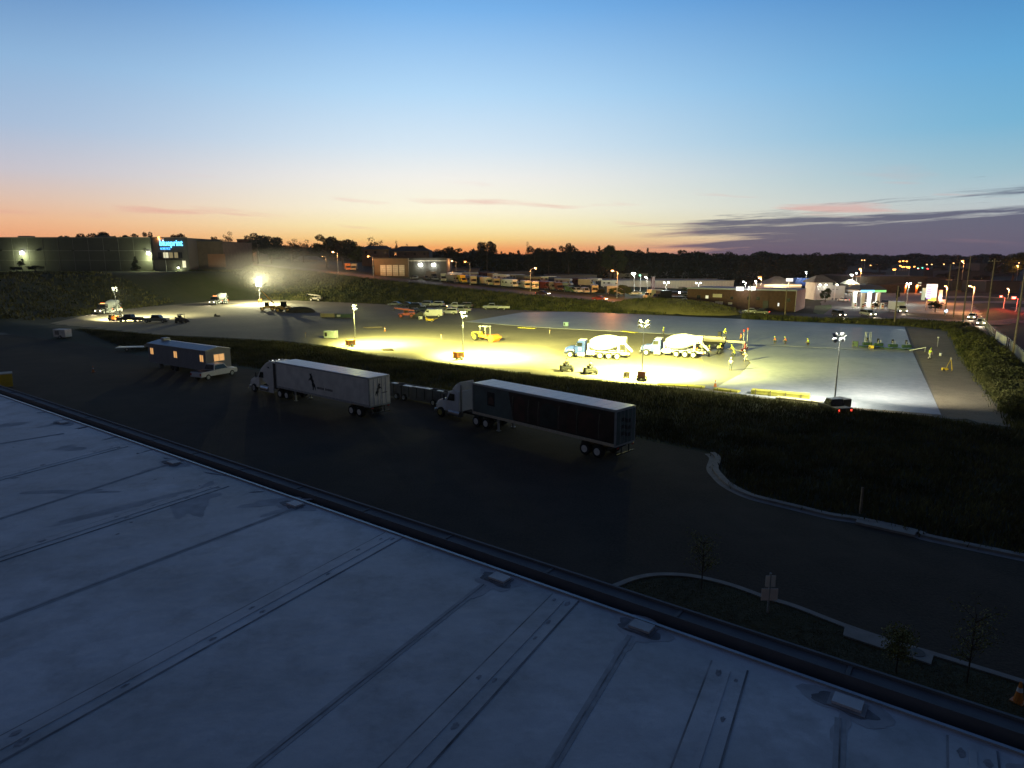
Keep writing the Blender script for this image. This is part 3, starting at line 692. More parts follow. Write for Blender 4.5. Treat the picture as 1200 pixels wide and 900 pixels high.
    for s in (-1, 1):
        b = MB(); b.box((a - .03, s * (W / 2 - .3), .72 if kind != 'sedan' else .6), (.1, .36, .17)); b.build('headlight', M_headl if 'h' in lights else M_off, body)
        b = MB(); b.box((-a + .0, s * (W / 2 - .16), .85 if kind != 'sedan' else .75), (.06, .2, .3 if kind != 'sedan' else .16)); b.build('tail_light', M_taill if 't' in lights else M_red, body)
    if 'H' in lights or 'h' in lights:
        l = lamp('SPOT', (a + .15, 0, .7), (1, .82, .55), 900, t, None, .2, 75); l.rotation_euler = (R(84), 0, R(-90))
    return t

def face(loc, target):
    d = Vector(target) - Vector(loc); return math.atan2(d.y, d.x)
UR = UA                     # heading along the road towards the right / near
# office trailer and pickup in the lot
zt = 3.75
c0, c1, c2 = at(172.5, 399.5, zt), at(240, 408.6, zt), at(265, 404.6, zt)
print('OFFICE', (c1 - c0).length, (c2 - c1).length)
ang = math.atan2((c1 - c0).y, (c1 - c0).x); L = (c1 - c0).length; W = 3.6
ot = thing('office_trailer', 'long grey jobsite office trailer with orange lit windows at the edge of the lot', 'trailer', ((c1.x), (c1.y), .02), ang)
# local: x back along the trailer (negative), y away from us
sy = 1
b = MB(); b.box((-L / 2, W / 2, 2.05), (L, W, 2.7)); ob = b.build('body', mat('grey_siding', (.27, .27, .28), .7, var=.1, scale=1), ot)
b = MB(); k = .15
while k < L: b.box((-k, -.008, 2.05), (.03, .012, 2.6)); k += .4
b.build('siding_rib', mat('grey_siding_rib', (.22, .22, .23), .7), ob)
b = MB()
prof = [(-.08, 3.36), (W / 2, 3.72), (W + .08, 3.36), (W + .08, 3.44), (W / 2, 3.8), (-.08, 3.44)]
vs = [(-L - .1, y, z) for y, z in prof] + [(.1, y, z) for y, z in prof]
b.add(vs, [(0, 1, 2, 3, 4, 5), (11, 10, 9, 8, 7, 6)] + [(i, (i + 1) % 6, (i + 1) % 6 + 6, i + 6) for i in range(6)]); b.build('roof', M_galv, ot)
b = MB(); b.add([(-L, 0.01, 3.4), (-L, W - .01, 3.4), (-L, W / 2, 3.7), (0, .01, 3.4), (0, W - .01, 3.4), (0, W / 2, 3.7)], [(0, 1, 2), (3, 4, 5)]); b.build('gable', MATS['grey_siding'], ob)
b = MB(); b.box((-L + 1.6, W / 2, 3.95), (.9, .9, .35)); b.build('air_conditioner', M_galv, ot)
def win(parent, c, w, hgt, m, axis='x', bars=1, fr=None):
    b = MB()
    if axis == 'x':
        b.box((c[0], c[1], c[2]), (w, .03, hgt)); g = b.build('window', m, parent)
        b = MB(); [b.box((c[0], c[1] - .02, c[2] + s * hgt / 2), (w + .12, .05, .07)) for s in (-1, 1)]; [b.box((c[0] + s * (w / 2 + .02), c[1] - .02, c[2]), (.07, .048, hgt - .08)) for s in (-1, 1)]
        for i in range(bars): b.box((c[0] - w / 2 + w * (i + 1) / (bars + 1), c[1] - .02, c[2]), (.05, .046, hgt - .08))
    else:
        b.box((c[0], c[1], c[2]), (.03, w, hgt)); g = b.build('window', m, parent)
        b = MB(); [b.box((c[0] + .02, c[1], c[2] + s * hgt / 2), (.05, w + .12, .07)) for s in (-1, 1)]; [b.box((c[0] + .02, c[1] + s * (w / 2 + .02), c[2]), (.048, .07, hgt - .08)) for s in (-1, 1)]
        for i in range(bars): b.box((c[0] + .02, c[1] - w / 2 + w * (i + 1) / (bars + 1), c[2]), (.046, .05, hgt - .08))
    b.build('frame', fr or M_dwhite, g); return g
for k in (.9, L * .5, L - 1.1): win(ob, (-k, -.02, 2.35), .85, .95, M_win)
win(ob, (.02, W * .52, 2.35), 1.5, .95, M_win, 'y')
for k in (2.2, L * .5 + 1, L - 2.2):
    b = MB(); b.box((-k, .5, .35), (.45, .45, .7)); b.box((-k, W - .5, .35), (.45, .45, .7)); b.build('block_pier', M_greyw, ot)
for wx in (-L * .55, -L * .55 - 1.0): wheel(ot, wx, .35, .4, .25); wheel(ot, wx, W - .35, .4, .25)
b = MB(); b.tube((.0, .9, .75), (1.4, W / 2, .55), .07, n=6); b.tube((.0, W - .9, .75), (1.4, W / 2, .55), .07, n=6); b.build('hitch', M_chassis, ot)
p = at(252, 442.5); car('pickup', 'white', 'white pickup truck parked in front of the office trailer in the dark lot', (p.x, p.y, .02), face(at(234, 445), at(270, 438)), lights='')
# small flat trailer behind the office, white cabinet and low trailer by the lot edge
p = at(155, 410.5); ft = thing('flat_trailer', 'small empty pale flat trailer lying left of the office trailer', 'trailer', (p.x, p.y, .02), R(10))
b = MB(); b.box((0, 0, .55), (4.6, 2.0, .12)); b.build('deck', M_galv, ft)
for s in (-1, 1): wheel(ft, -.4, s * 1.1, .3, .2, n=12)
b = MB(); b.tube((2.3, 0, .5), (3.6, 0, .45), .05, n=6); b.box((2.3, 0, .8), (.05, 1.9, .5)); b.build('drawbar', M_chassis, ft)
p = at(74, 396.5); cb = thing('generator_box', 'pale grey boxy generator trailer at the left edge of the lot', 'generator', (p.x, p.y, .02), R(-14))
b = MB(); b.box((0, 0, 1.05), (2.9, 1.5, 1.5)); bb = b.build('housing', M_dwhite, cb, bevel=.05)
b = MB(); [b.box((-.9 + i * .16, -.755, 1.15), (.08, .02, .8)) for i in range(6)]; b.build('louvre', M_chassis, bb)
b = MB(); b.tube((-1.45, 0, .45), (-2.6, 0, .4), .05, n=6); b.build('drawbar', M_chassis, cb)
for s in (-1, 1): wheel(cb, .2, s * .78, .33, .2, n=12)
# long low dark trailer between the two trucks
a0, a1 = at(455, 466), at(531, 480)
d = a1 - a0; ang = math.atan2(d.y, d.x); LL = d.length
lt = thing('low_trailer', 'long low dark walled trailer with pale scraps along its top, between the two semi trucks', 'trailer', (a0.x, a0.y, .02), ang)
b = MB(); b.box((LL / 2, 1.1, .95), (LL, .08, 1.4)); b.box((LL / 2, 0, .95), (LL, .08, 1.4)); b.box((.0, .55, 1.1), (.08, 1.0, 1.1)); b.box((LL, .55, 1.1), (.08, 1.0, 1.1)); b.box((LL / 2, .55, .6), (LL - .1, 1.0, .1)); b.build('side_wall', mat('weathered_grey_steel', (.1, .11, .12), .7, var=.3, scale=1), lt)
b = MB()
for (u, w) in ((.05, .7), (.25, 1.3), (.42, 1.6), (.58, .9), (.75, .8), (.93, 1.0)):
    b.box((LL * u + w / 2, .1 + random.uniform(0, .3), 1.69), (w, random.uniform(.3, .6), .05), M=Matrix.Rotation(random.uniform(-.01, .01), 4, 'Y'))
b.build('load', M_white, lt)
b = MB(); k = 1.0
while k < LL: b.box((k, -.06, 1.1), (.08, .05, 1.15)); k += 1.2
b.build('stake', M_chassis, lt)
for k in (1.5, 2.7, LL - 2.7, LL - 1.5): wheel(lt, k, -.1, .38, .25, n=12); wheel(lt, k, 1.2, .38, .25, n=12)
# yellow skip at the left edge, orange cones
p = at(3, 456); yk = thing('dumpster', 'yellow ribbed dumpster with a pale lid at the far left edge of the lot', 'dumpster', (p.x, p.y, .02), R(38))
b = MB(); b.box((0, .9, .95), (2.1, 1.6, 1.5), taper=1.06); yb = b.build('bin', M_yellow, yk)
b = MB(); [b.box((-.9 + .2 * i, .06, .95), (.06, .06, 1.35)) for i in range(10)]; b.build('rib', M_yellow, yb)
b = MB(); b.box((0, .9, 1.76), (2.3, 1.8, .1)); b.build('lid', M_cream, yk)
def cone(label, p, s=1.0, group=None):
    t = thing('traffic_cone', label, 'cone', p, random.uniform(0, 1), group)
    b = MB(); b.lathe([(0.03, .14), (.7, .03)], n=10); b.box((0, 0, .015), (.36, .36, .03)); c = b.build('body', M_orange, t)
    b = MB(); b.lathe([(.36, .092), (.5, .069)], n=10); b.build('reflective_band', M_white, c); t.scale = (s, s, s); return t
cone('orange traffic cone standing alone in the dark lot right of the dumpster', at(109.5, 436, .02), 1.2)
cone('orange cone at the right edge of the grass island by the kerb', at(1193, 822, .1), 1.1)
cone('orange marker cone on gravel between the first two light towers', at(451, 388, .02), 1.3)
cone('orange cone beside the yellow boards at the near edge of the slab', at(838, 453, .02), 1.2)

# ------------------------------------------------------------------ light towers
TOW = (1, .98, .27)
def tower(label, foot, hgt, aim, power, lit=True, face_cam=False, col=TOW, angle=120, body=M_orange):
    t = thing('light_tower', label, 'light tower', foot, 0, 'floodlight towers on the building site')
    a = face(foot, aim); t.rotation_euler.z = a
    b = MB(); b.box((-.6, 0, .85), (1.5, 1.0, .85)); g = b.build('generator', body, t, bevel=.05)
    b = MB(); [b.box((-.6 + k * .12, s * .505, .9), (.06, .02, .5)) for k in range(-3, 4) for s in (-1, 1)]; b.build('vent', M_chassis, g)
    b = MB(); b.box((-.45, 0, .36), (2.2, .9, .12)); b.tube((-1.5, 0, .36), (-2.4, 0, .36), .05, n=6); b.build('trailer_frame', M_chassis, t)
    for s in (-1, 1): wheel(t, -.5, s * .6, .3, .18, n=12)
    b = MB()
    for x, y in ((.35, .9), (.35, -.9), (-1.5, .7), (-1.5, -.7)): b.tube((x * .6, 0, .36), (x, y, .36), .035, n=5); b.tube((x, y, .36), (x, y, .02), .03, n=5)
    b.build('outrigger', M_galv, t)
    b = MB(); b.tube((.3, 0, .3), (.3, 0, hgt * .45), .075, n=8); b.tube((.3, 0, hgt * .45), (.3, 0, hgt * .75), .055, n=8); b.tube((.3, 0, hgt * .75), (.3, 0, hgt), .04, n=8); b.build('mast', M_galv, t)
    b = MB(); b.box((.3, 0, hgt), (.08, 1.5, .08)); b.box((.3, 0, hgt - .5), (.07, 1.3, .07)); hd = b.build('lamp_bar', M_galv, t)
    tilt = R(38)
    for y, z in ((-.55, hgt + .12), (.55, hgt + .12), (-.5, hgt - .42), (.5, hgt - .42)):
        Mx = Matrix.Translation((.5, y, z)) @ Matrix.Rotation(tilt, 4, 'Y')
        b = MB(); b.lathe([(-.22, .1), (-.15, .17), (.05, .3), (.08, .3)], (0, 0, 0), (1, 0, 0), 14, M=Mx); L_ = b.build('lamp_housing', M_galv, t)
        b = MB(); b.lathe([(.085, .28), (.1, .2), (.105, .02)], (0, 0, 0), (1, 0, 0), 14, M=Mx); b.build('lens', M_halide, L_)
    if lit:
        l = lamp('SPOT', (.95, 0, hgt - .1), col, power, t, None, .35, angle, .6)
        dx = math.hypot(aim[0] - foot[0], aim[1] - foot[1])
        l.rotation_euler = (min(math.atan2(dx, hgt), R(37)), 0, R(-90)); l.data.spot_blend = 1.0
        g2 = lamp('POINT', (.4, 0, hgt + .6), col, power * (.011 if foot.y < 200 else .34 if foot.x > -110 else .12), t, None, .3, name='spill_light')
    return t
KW = 1000
T1 = tower('light tower left of the blown out gravel, small white lamp cluster on a dark mast', at(414.5, 406), 7.0, at(470, 401), 125 * KW, angle=170)
T2 = tower('light tower standing alone in front of the orange roller', at(541, 421), 7.0, at(622, 410), 190 * KW, angle=170)
T3 = tower('light tower with a dark red generator in front of the right mixer truck', at(752, 444.5), 7.3, at(757, 426), 250 * KW, body=PAINT['maroon'], angle=160)
T4 = tower('light tower with two bright lamps at the near edge of the slab', at(980, 479), 7.6, at(895, 458), 11 * KW, body=M_chassis, col=(1, 1, .8), angle=165)
lamp('SPOT', at(981, 479) + V * .6 + Vector((0, 0, 7.4)), (1, .96, .78), 42 * KW, None, at(1124, 446), .35, 84, 1.0)
T5 = tower('distant light tower whose lamps glare straight at the camera, by the far mound of equipment', on(303, 232), 6.6, at(298, 368), 110 * KW, angle=125, col=(1, .95, .55))
T6 = tower('distant light tower above the left mixer truck at the site entrance', at(137, 376), 8.0, at(180, 370), 150 * KW, angle=125, col=(1, .95, .5))

# ------------------------------------------------------------------ concrete mixers
def mixer(label, loc, rz, on_=True, cabm=None, drumm=None, lights=''):
    cabm = cabm or M_blue; drumm = drumm or M_white
    t = thing('mixer_truck', label, 'truck', loc, rz)
    b = MB(); b.box((-.3, 0, .85), (9.4, .9, .28)); b.build('chassis', drumm, t)
    b = MB(); b.prism([(1.9, .75), (3.4, .7), (3.4, 1.75), (3.05, 2.55), (2.7, 2.75), (1.9, 2.75)], -1.15, 1.15, inset=(1.8, .92)); cab = b.build('cab', cabm, t, bevel=.05)
    b = MB(); b.box((2.35, 0, 2.81), (1.0, 1.9, .1)); b.build('cab_roof', drumm, cab)
    b = MB(); b.prism([(3.4, .9), (4.95, .75), (5.1, 1.05), (5.0, 1.5), (4.4, 1.72), (3.41, 1.8)], -.85, .85, inset=(1.3, .85)); hood = b.build('hood', cabm, t, bevel=.06)
    b = MB(); b.box((5.05, 0, 1.15), (.08, .9, .65)); b.build('grille', M_metal, hood); b = MB(); b.box((5.15, 0, .65), (.2, 2.2, .3)); b.build('bumper', M_metal, t)
    b = MB(); b.add([(3.42, -1.0, 1.85), (3.42, 1.0, 1.85), (3.1, .95, 2.5), (3.1, -.95, 2.5), (3.46, -1.0, 1.87), (3.46, 1.0, 1.87), (3.14, .95, 2.52), (3.14, -.95, 2.52)], [(0, 1, 2, 3), (4, 5, 6, 7), (0, 1, 5, 4), (1, 2, 6, 5), (2, 3, 7, 6), (3, 0, 4, 7)]); b.build('windshield', M_glass, cab)
    for s in (-1, 1):
        b = MB(); b.box((2.65, s * 1.11, 2.15), (.75, .06, .55)); b.build('side_window', M_glass, cab)
        b = MB(); b.box((2.6, s * 1.165, 1.45), (.4, .02, .35)); b.build('emblem', drumm, cab)
        b = MB(); b.box((3.0, s * 1.4, 2.1), (.1, .16, .45)); b.tube((3.0, s * 1.1, 2.0), (3.0, s * 1.4, 2.0), .02, n=5); b.build('mirror', M_chassis, cab)
        b = MB(); b.prism([(3.5, 1.05), (3.75, 1.3), (4.5, 1.3), (4.85, 1.0), (4.5, 1.2), (3.8, 1.2)], s * .86, s * 1.2); b.build('fender', drumm, t)
        b = MB(); b.box((1.5 + .9, s * 1.0, .62), (1.0, .4, .55)); b.build('step_tank', drumm, t)
        b = MB(); b.box((.9, s * .95, .95), (1.2, .5, .7)); b.build('tank', drumm, t)
        b = MB(); b.box((5.08, s * .72, 1.05), (.08, .26, .2)); b.build('headlight', M_headl if 'h' in lights else M_off, hood)
        wheel(t, 4.15, s * 1.05, .52, .3, drumm)
        for x in (-.6, -1.95, -3.25): wheel(t, x, s * .95, .52, .5, drumm)
        b = MB(); b.box((-1.9, s * 1.02, 1.13), (4.2, .5, .05)); b.build('mudguard', drumm, t)
        if lights:
            for x in (.2, -3.9): b = MB(); b.box((x, s * 1.22, 1.2), (.25, .06, .16)); b.build('side_marker', M_amberc, t)
    ax = Vector((-1, 0, .17)).normalized(); p0 = Vector((1.25, 0, 2.05))
    b = MB(); b.lathe([(0, .55), (.12, .75), (.9, 1.06), (1.7, 1.2), (2.9, 1.2), (3.7, 1.02), (4.6, .7), (5.0, .55)], p0, ax, 24); d = b.build('drum', drumm, t, smooth=True)
    b = MB(); M0 = None
    for k, z in enumerate((1.7, 2.9, 3.7)): b.lathe([(z - .04, (1.2, 1.2, 1.02)[k] + .012), (z + .04, (1.2, 1.2, 1.02)[k] + .012)], p0, ax, 24)
    b.build('drum_band', M_galv, d)
    b = MB(); b.box((1.35, 0, 1.6), (.25, 1.6, 1.4)); b.box((-3.3, 0, 1.75), (.25, 1.3, 1.4)); b.box((-3.3, 0, 2.4), (.5, 1.7, .12)); b.build('drum_stand', drumm, t)
    b = MB(); b.prism([(-3.6, 2.5), (-4.3, 2.6), (-4.5, 3.45), (-3.5, 3.45)], -.55, .55); b.build('hopper', drumm, t)
    b = MB(); b.prism([(-3.95, 2.45), (-4.25, 2.5), (-5.5, 1.3), (-5.35, 1.15)], -.3, .3); b.prism([(-4.0, 2.75), (-4.05, 2.72), (-5.4, 1.45), (-5.35, 1.4)], -.36, -.31); b.build('chute', drumm, t)
    b = MB(); [b.tube((-4.45, s * .7, .9), (-4.45, s * .7, 3.3), .035, n=6) for s in (-1, 1)]; [b.tube((-4.45, -.7, 1.0 + k * .33), (-4.45, .7, 1.0 + k * .33), .02, n=5) for k in range(4)]; b.box((-4.1, .95, 2.4), (.9, .5, .05)); b.build('ladder', M_galv, t)
    b = MB(); b.box((-4.75, 0, .85), (.1, 2.1, .3)); b.build('rear_bumper', M_orange, t)
    if lights:
        b = MB(); b.box((2.6, 0, 2.95), (.25, 1.1, .14)); b.build('beacon_bar', M_amberc, cab)
        l = lamp('SPOT', (5.3, 0, 1.05), (1, .85, .6), 1500, t, None, .2, 70); l.rotation_euler = (R(85), 0, R(-90))
    return t
p = at(700, 419.5); mixer('blue and white concrete mixer truck driving left, left of the pair under the lights', (p.x, p.y, .03), face(at(728, 419.5), at(670, 417)))
p = at(789, 417.5); mixer('blue and white concrete mixer truck pouring behind the third light tower', (p.x, p.y, .03), face(at(815, 418), at(762, 415)))
M_tdrum = mat('teal_white_drum', (.5, .56, .54), .5, var=.15, scale=.7)
p = at(128, 367); mixer('mixer truck with red marker lights waiting at the far left site entrance', (p.x, p.y, h(p.x, p.y) + .03), face(at(140, 366), at(118, 369)), cabm=M_chassis, drumm=M_tdrum, lights='h')
p = at(257, 356.5); mixer('small looking mixer truck with headlights on crossing the far end of the pad', (p.x, p.y, h(p.x, p.y) + .03), face(at(272, 354), at(243, 358)), cabm=M_chassis, drumm=M_tdrum, lights='h')

# ------------------------------------------------------------------ site machines
def roller(label, loc, rz):
    t = thing('road_roller', label, 'roller', loc, rz)
    b = MB(); b.lathe([(-.95, .7), (.95, .7)], (0, 0, 0), (0, 1, 0), 22); dr = b.build('drum', M_orange, t); dr.location = (2.4, 0, .7)
    b = MB(); [b.box((2.1, s * 1.05, .8), (1.9, .1, .3)) for s in (-1, 1)]; b.box((3.2, 0, .85), (.15, 2.2, .4)); b.box((1.1, 0, .95), (.5, 2.0, .5)); b.build('drum_frame', M_orange, t)
    b = MB(); b.prism([(-2.9, .8), (-.6, .7), (-.4, 1.5), (-.9, 1.75), (-2.7, 1.6)], -.75, .75); b.build('engine_hood', M_yellow, t, bevel=.08)
    b = MB(); b.box((.1, 0, .95), (1.6, 1.3, .5)); b.build('platform', M_orange, t)
    b = MB(); b.box((-.1, 0, 1.4), (.45, .5, .1)); b.box((-.32, 0, 1.7), (.1, .5, .55)); b.build('seat', M_black, t)
    b = MB(); b.tube((.6, 0, 1.2), (.4, 0, 1.85), .04, n=6); b.lathe([(0, .2), (.03, .2)], (.38, 0, 1.85), (-.3, 0, 1), 14); b.build('steering_wheel', M_black, t)
    b = MB(); [b.tube((x, y, 1.1), (x, y, 2.75), .04, n=6) for x in (-.6, .8) for y in (-.65, .65)]; b.build('canopy_post', M_galv, t)
    b = MB(); b.box((.1, 0, 2.8), (1.8, 1.6, .1)); b.build('canopy', M_white, t, bevel=.03)
    for s in (-1, 1): wheel(t, -1.6, s * .95, .75, .5, M_yellow)
    return t
p = at(568, 399.5); roller('orange and yellow road roller with a white canopy behind the second light tower', (p.x, p.y, .02), face(at(555, 397), at(583, 400)))
def telehandler(label, loc, rz, m, kind=0):
    t = thing('telehandler', label, 'machine', loc, rz)
    b = MB(); b.prism([(-2.4, .7), (1.9, .7), (2.0, 1.1), (1.0, 1.3), (-.2, 1.35), (-2.4, 1.5)], -.8, .8); b.build('chassis', m, t, bevel=.05)
    b = MB(); b.prism([(-.7, 1.3), (.6, 1.3), (.45, 2.35), (-.6, 2.4)], -.95, -.1); cb = b.build('cab', M_glass, t)
    b = MB(); b.box((-.08, -.52, 2.42), (1.15, .95, .08)); [b.tube((x, y, 1.3), (x - .02, y, 2.4), .04, n=5) for x in (-.68, .56) for y in (-.97, -.08)]; b.build('cab_frame', m, cb)
    for x in (-1.5, 1.3):
        for s in (-1, 1): wheel(t, x, s * .95, .6, .42, m)
    a = R(50) if kind else R(8)
    b = MB(); Mx = Matrix.Translation((-2.2, .4, 1.9)) @ Matrix.Rotation(-a, 4, 'Y'); b.box((2.2, 0, 0), (4.4, .3, .35), M=Mx); b.box((3.6, 0, 0), (3.4, .2, .22), M=Mx); b.build('boom', m, t)
    e = Mx @ Vector((5.2, 0, 0)); b = MB(); b.box((e.x, e.y, e.z - .3), (.1, 1.3, .7)); [b.box((e.x + .55, e.y + s * .35, e.z - .62), (1.1, .12, .06)) for s in (-1, 1)]; b.build('fork', M_chassis, t)
    return t
def loader(label, loc, rz, m):
    t = thing('wheel_loader', label, 'machine', loc, rz)
    b = MB(); b.prism([(-2.8, .9), (-.2, .8), (-.2, 1.7), (-1.2, 1.9), (-2.7, 1.75)], -.85, .85); b.build('engine_hood', m, t, bevel=.06)
    b = MB(); b.prism([(-.9, 1.7), (.4, 1.5), (.3, 3.0), (-.8, 3.05)], -.65, .65); cb = b.build('cab', M_glass, t); b = MB(); b.box((-.25, 0, 3.1), (1.4, 1.45, .1)); b.build('cab_roof', m, cb)
    b = MB(); b.box((.9, 0, 1.0), (1.8, 1.0, .6)); [b.prism([(.6, 1.7), (.9, 1.9), (3.0, .7), (2.8, .45)], s * .45 - .08, s * .45 + .08) for s in (-1, 1)]; b.build('lift_arm', m, t)
    b = MB(); b.prism([(2.7, .15), (3.9, .1), (3.2, .35), (2.95, 1.2), (2.7, 1.15)], -1.3, 1.3); b.build('bucket', M_chassis, t)
    for x in (-1.6, 1.4):
        for s in (-1, 1): wheel(t, x, s * 1.0, .72, .5, m)
    return t
PAINT_tan = PAINT['tan']
M_amy = mat('machine_amber', (.5, .3, .07), .55)
def gp(px, py): p = hit(px, py); p.z += .02; return p
telehandler('yellow telehandler with its boom raised, beneath the glaring distant floodlight', gp(313, 364), R(200), M_amy, 1)
loader('tan wheel loader with a dark bucket right of the raised telehandler', gp(334, 366), R(-5), M_amy)
b = MB(); b.ell((0, 0, 0), (4.6, 2.4, 1.9), 18, 8); o = b.build('dirt_pile', mat('dark_spoil', (.05, .042, .03), .95, var=.4, scale=1, bump=.8), smooth=True); tag(o, 'dark heap of spoil right of the tan wheel loader', 'dirt pile'); p = gp(352, 366); o.location = (p.x, p.y, -.2)
telehandler('pale telehandler parked by the far edge of the pad below the houses', gp(370, 353), R(170), M_cream)
def skid(label, loc, rz, m, light=False):
    t = thing('skid_steer', label, 'machine', loc, rz)
    b = MB(); b.prism([(-1.6, .4), (.9, .4), (1.1, .7), (.7, 1.0), (-1.3, 1.4), (-1.6, 1.3)], -.6, .6); b.build('body', m, t, bevel=.04)
    b = MB(); [b.tube((x, y, .95), (x - .05, y, 2.05), .05, n=5) for x in (-.6, .6) for y in (-.5, .5)]; b.box((-.03, 0, 2.08), (1.35, 1.15, .08)); b.build('cage', M_chassis, t)
    b = MB(); b.box((-.55, 0, 1.5), (.05, .9, .9)); b.build('rear_glass', M_glass, t)
    b = MB(); [b.prism([(-1.4, 1.4), (-1.2, 1.6), (1.2, .8), (1.3, .4), (1.15, .4), (1.0, .7)], s * .72 - .06, s * .72 + .06) for s in (-1, 1)]; b.build('lift_arm', m, t)
    b = MB(); b.prism([(1.25, .1), (2.0, .08), (1.6, .25), (1.45, .7), (1.25, .65)], -.85, .85); b.build('bucket', M_chassis, t)
    for x in (-.9, .55):
        for s in (-1, 1): wheel(t, x, s * .78, .4, .28, m, n=12)
    return t
skid('dark skid steer loader silhouetted against the lit ground at the left of the pad', gp(213, 378.5), R(80), M_chassis)
telehandler('dark lift machine with lit rear glass standing before the entrance floodlight', gp(137, 375), R(95), M_chassis)
car('pickup', 'black', 'dark pickup truck with glowing lights right of the entrance floodlight', gp(153, 377), R(175), lights='h')
car('pickup', 'grey', 'grey pickup truck parked in shade at the left edge of the lit pad', gp(183, 378), R(5))
# objects lying on the pad
def crate(name, label, cat, loc, rz, d, m, m2=None):
    t = thing(name, label, cat, loc, rz); b = MB(); b.box((0, 0, d[2] / 2 + .12), d); bb = b.build('body', m, t, bevel=.04)
    b = MB(); [b.box((x * d[0] * .38, 0, .06), (.14, d[1] * .9, .12)) for x in (-1, 1)]; b.build('skid', M_wood, t)
    b = MB(); b.box((-d[0] * .3, -d[1] / 2 - .01, d[2] * .6), (d[0] * .22, .03, d[2] * .55)); b.build('panel', m2 or M_chassis, bb); return t
crate('tool_container', 'pale green grey storage box on the pad left of the first light tower', 'container', at(388, 396.5, .02), R(-12), (2.4, 1.4, 1.4), mat('pale_green_box', (.3, .36, .32), .6))
crate('lumber_stack', 'long tan stack of wrapped boards lying on the far pad', 'lumber stack', at(385, 372, .02), R(-8), (4.0, 1.3, 1.0), mat('tan_wrap', (.42, .37, .22), .7), PAINT_tan)
crate('pipe_rack', 'dark green tarped stack with white ends beside the tan lumber', 'stack', at(404, 372.5, .02), R(-8), (4.6, 1.4, 1.0), mat('green_tarp', (.06, .1, .08), .7), M_white)
b = MB(); [b.box((0, i * .3, .06 + .09 * (i % 2)), (3.2 + .3 * i, .2, .08), M=rotz(.06 * i)) for i in range(5)]; o = b.build('timber', M_wood); o.location = at(437, 384.5, .02); tag(o, 'loose dark planks lying on the gravel between the first two towers', 'timber', kind='thing')
b = MB(); [b.box((0, i * .35, .08 + .1 * (i % 2)), (1.8, .25, .1), M=rotz(.15 * i)) for i in range(4)]; o = b.build('timber', M_wood); o.location = at(455, 411, .02); tag(o, 'dark scrap boards at the grassy edge right of the first light tower', 'timber')
b = MB(); [b.ell((random.uniform(-.8, .8), random.uniform(-.4, .4), .15), (.4, .3, .25), 8, 5) for i in range(5)]; b.ell((-.3, 0, .5), (.3, .3, .3), 8, 5); o = b.build('rubble_pile', M_chassis); o.location = gp(254, 371); tag(o, 'small dark rubble heap alone on the dim gravel', 'rubble pile')
# green trailer and red machine among the parked vehicles
telehandler('red telehandler parked in front of the row of parked cars', gp(476, 372.5), R(185), M_red)
skid('black skid steer beside the red telehandler', gp(489, 372.5), R(190), M_chassis)
crate('cooler_box', 'small white box on the ground at the nose of the white van', 'box', at(493, 374.5, .02), 0, (1.0, .7, .7), M_white)
b = MB(); b.box((0, 0, .5), (1.9, .8, .5)); b.tube((.9, 0, .6), (2.0, 0, .9), .05, n=6); b.box((-.9, 0, .9), (.3, .8, .3)); t = thing('compactor', 'yellow plate compactor on the gravel below the white van', 'machine', at(504, 377, .02), R(-10)); b.build('body', M_yellow, t); [wheel(t, x, y, .22, .1, n=10) for x in (-.6, .6) for y in (-.4, .4)]
CARG = 'vehicles parked at the far edge of the pad'
for px, py, k, c, rz, lb in [(463, 358.5, 'sedan', 'silver', 165, 'silver car at the left end of the row parked on the far pad'), (476, 359, 'sedan', 'grey', 168, 'grey car second from the left in the row on the far pad'),
                             (499, 359, 'suv', 'silver', 160, 'silver car right of the gap in the row on the far pad'), (512, 359.5, 'suv', 'white', 165, 'white sport utility car in the middle of the far pad row'),
                             (534, 361.5, 'pickup', 'white', 175, 'white pickup truck at the back, right end of the close group'), (507, 371.5, 'van', 'white', 178, 'long white van nearest us in the parked group'),
                             (527, 368.5, 'suv', 'white', 172, 'white car directly right of the long white van'), (541, 366, 'pickup', 'silver', 172, 'silver pickup truck behind the second light tower lamps'),
                             (485, 361.5, 'suv', 'black', 170, 'black car in the gap between the silver cars on the far pad'), (520, 363.5, 'sedan', 'grey', 172, 'grey car behind the long white van in the parked group'), (545, 361, 'suv', 'grey', 170, 'dark grey car at the back right corner of the parked group'), (497, 366, 'pickup', 'darkblue', 175, 'dark blue pickup truck directly left of the long white van'),
                             (577, 362.5, 'pickup', 'silver', 178, 'silver pickup truck parked alone with a small trailer')]:
    car(k, c, lb, gp(px, py), R(rz), CARG)
p = gp(591, 363); t = thing('utility_trailer', 'small pale utility trailer behind the lone silver pickup', 'trailer', p, R(178)); b = MB(); b.box((0, 0, .6), (3.4, 1.6, .1)); [b.box((0, s * .8, .85), (3.4, .05, .4)) for s in (-1, 1)]; b.build('bed', M_galv, t); [wheel(t, 0, s * .9, .3, .2, n=10) for s in (-1, 1)]
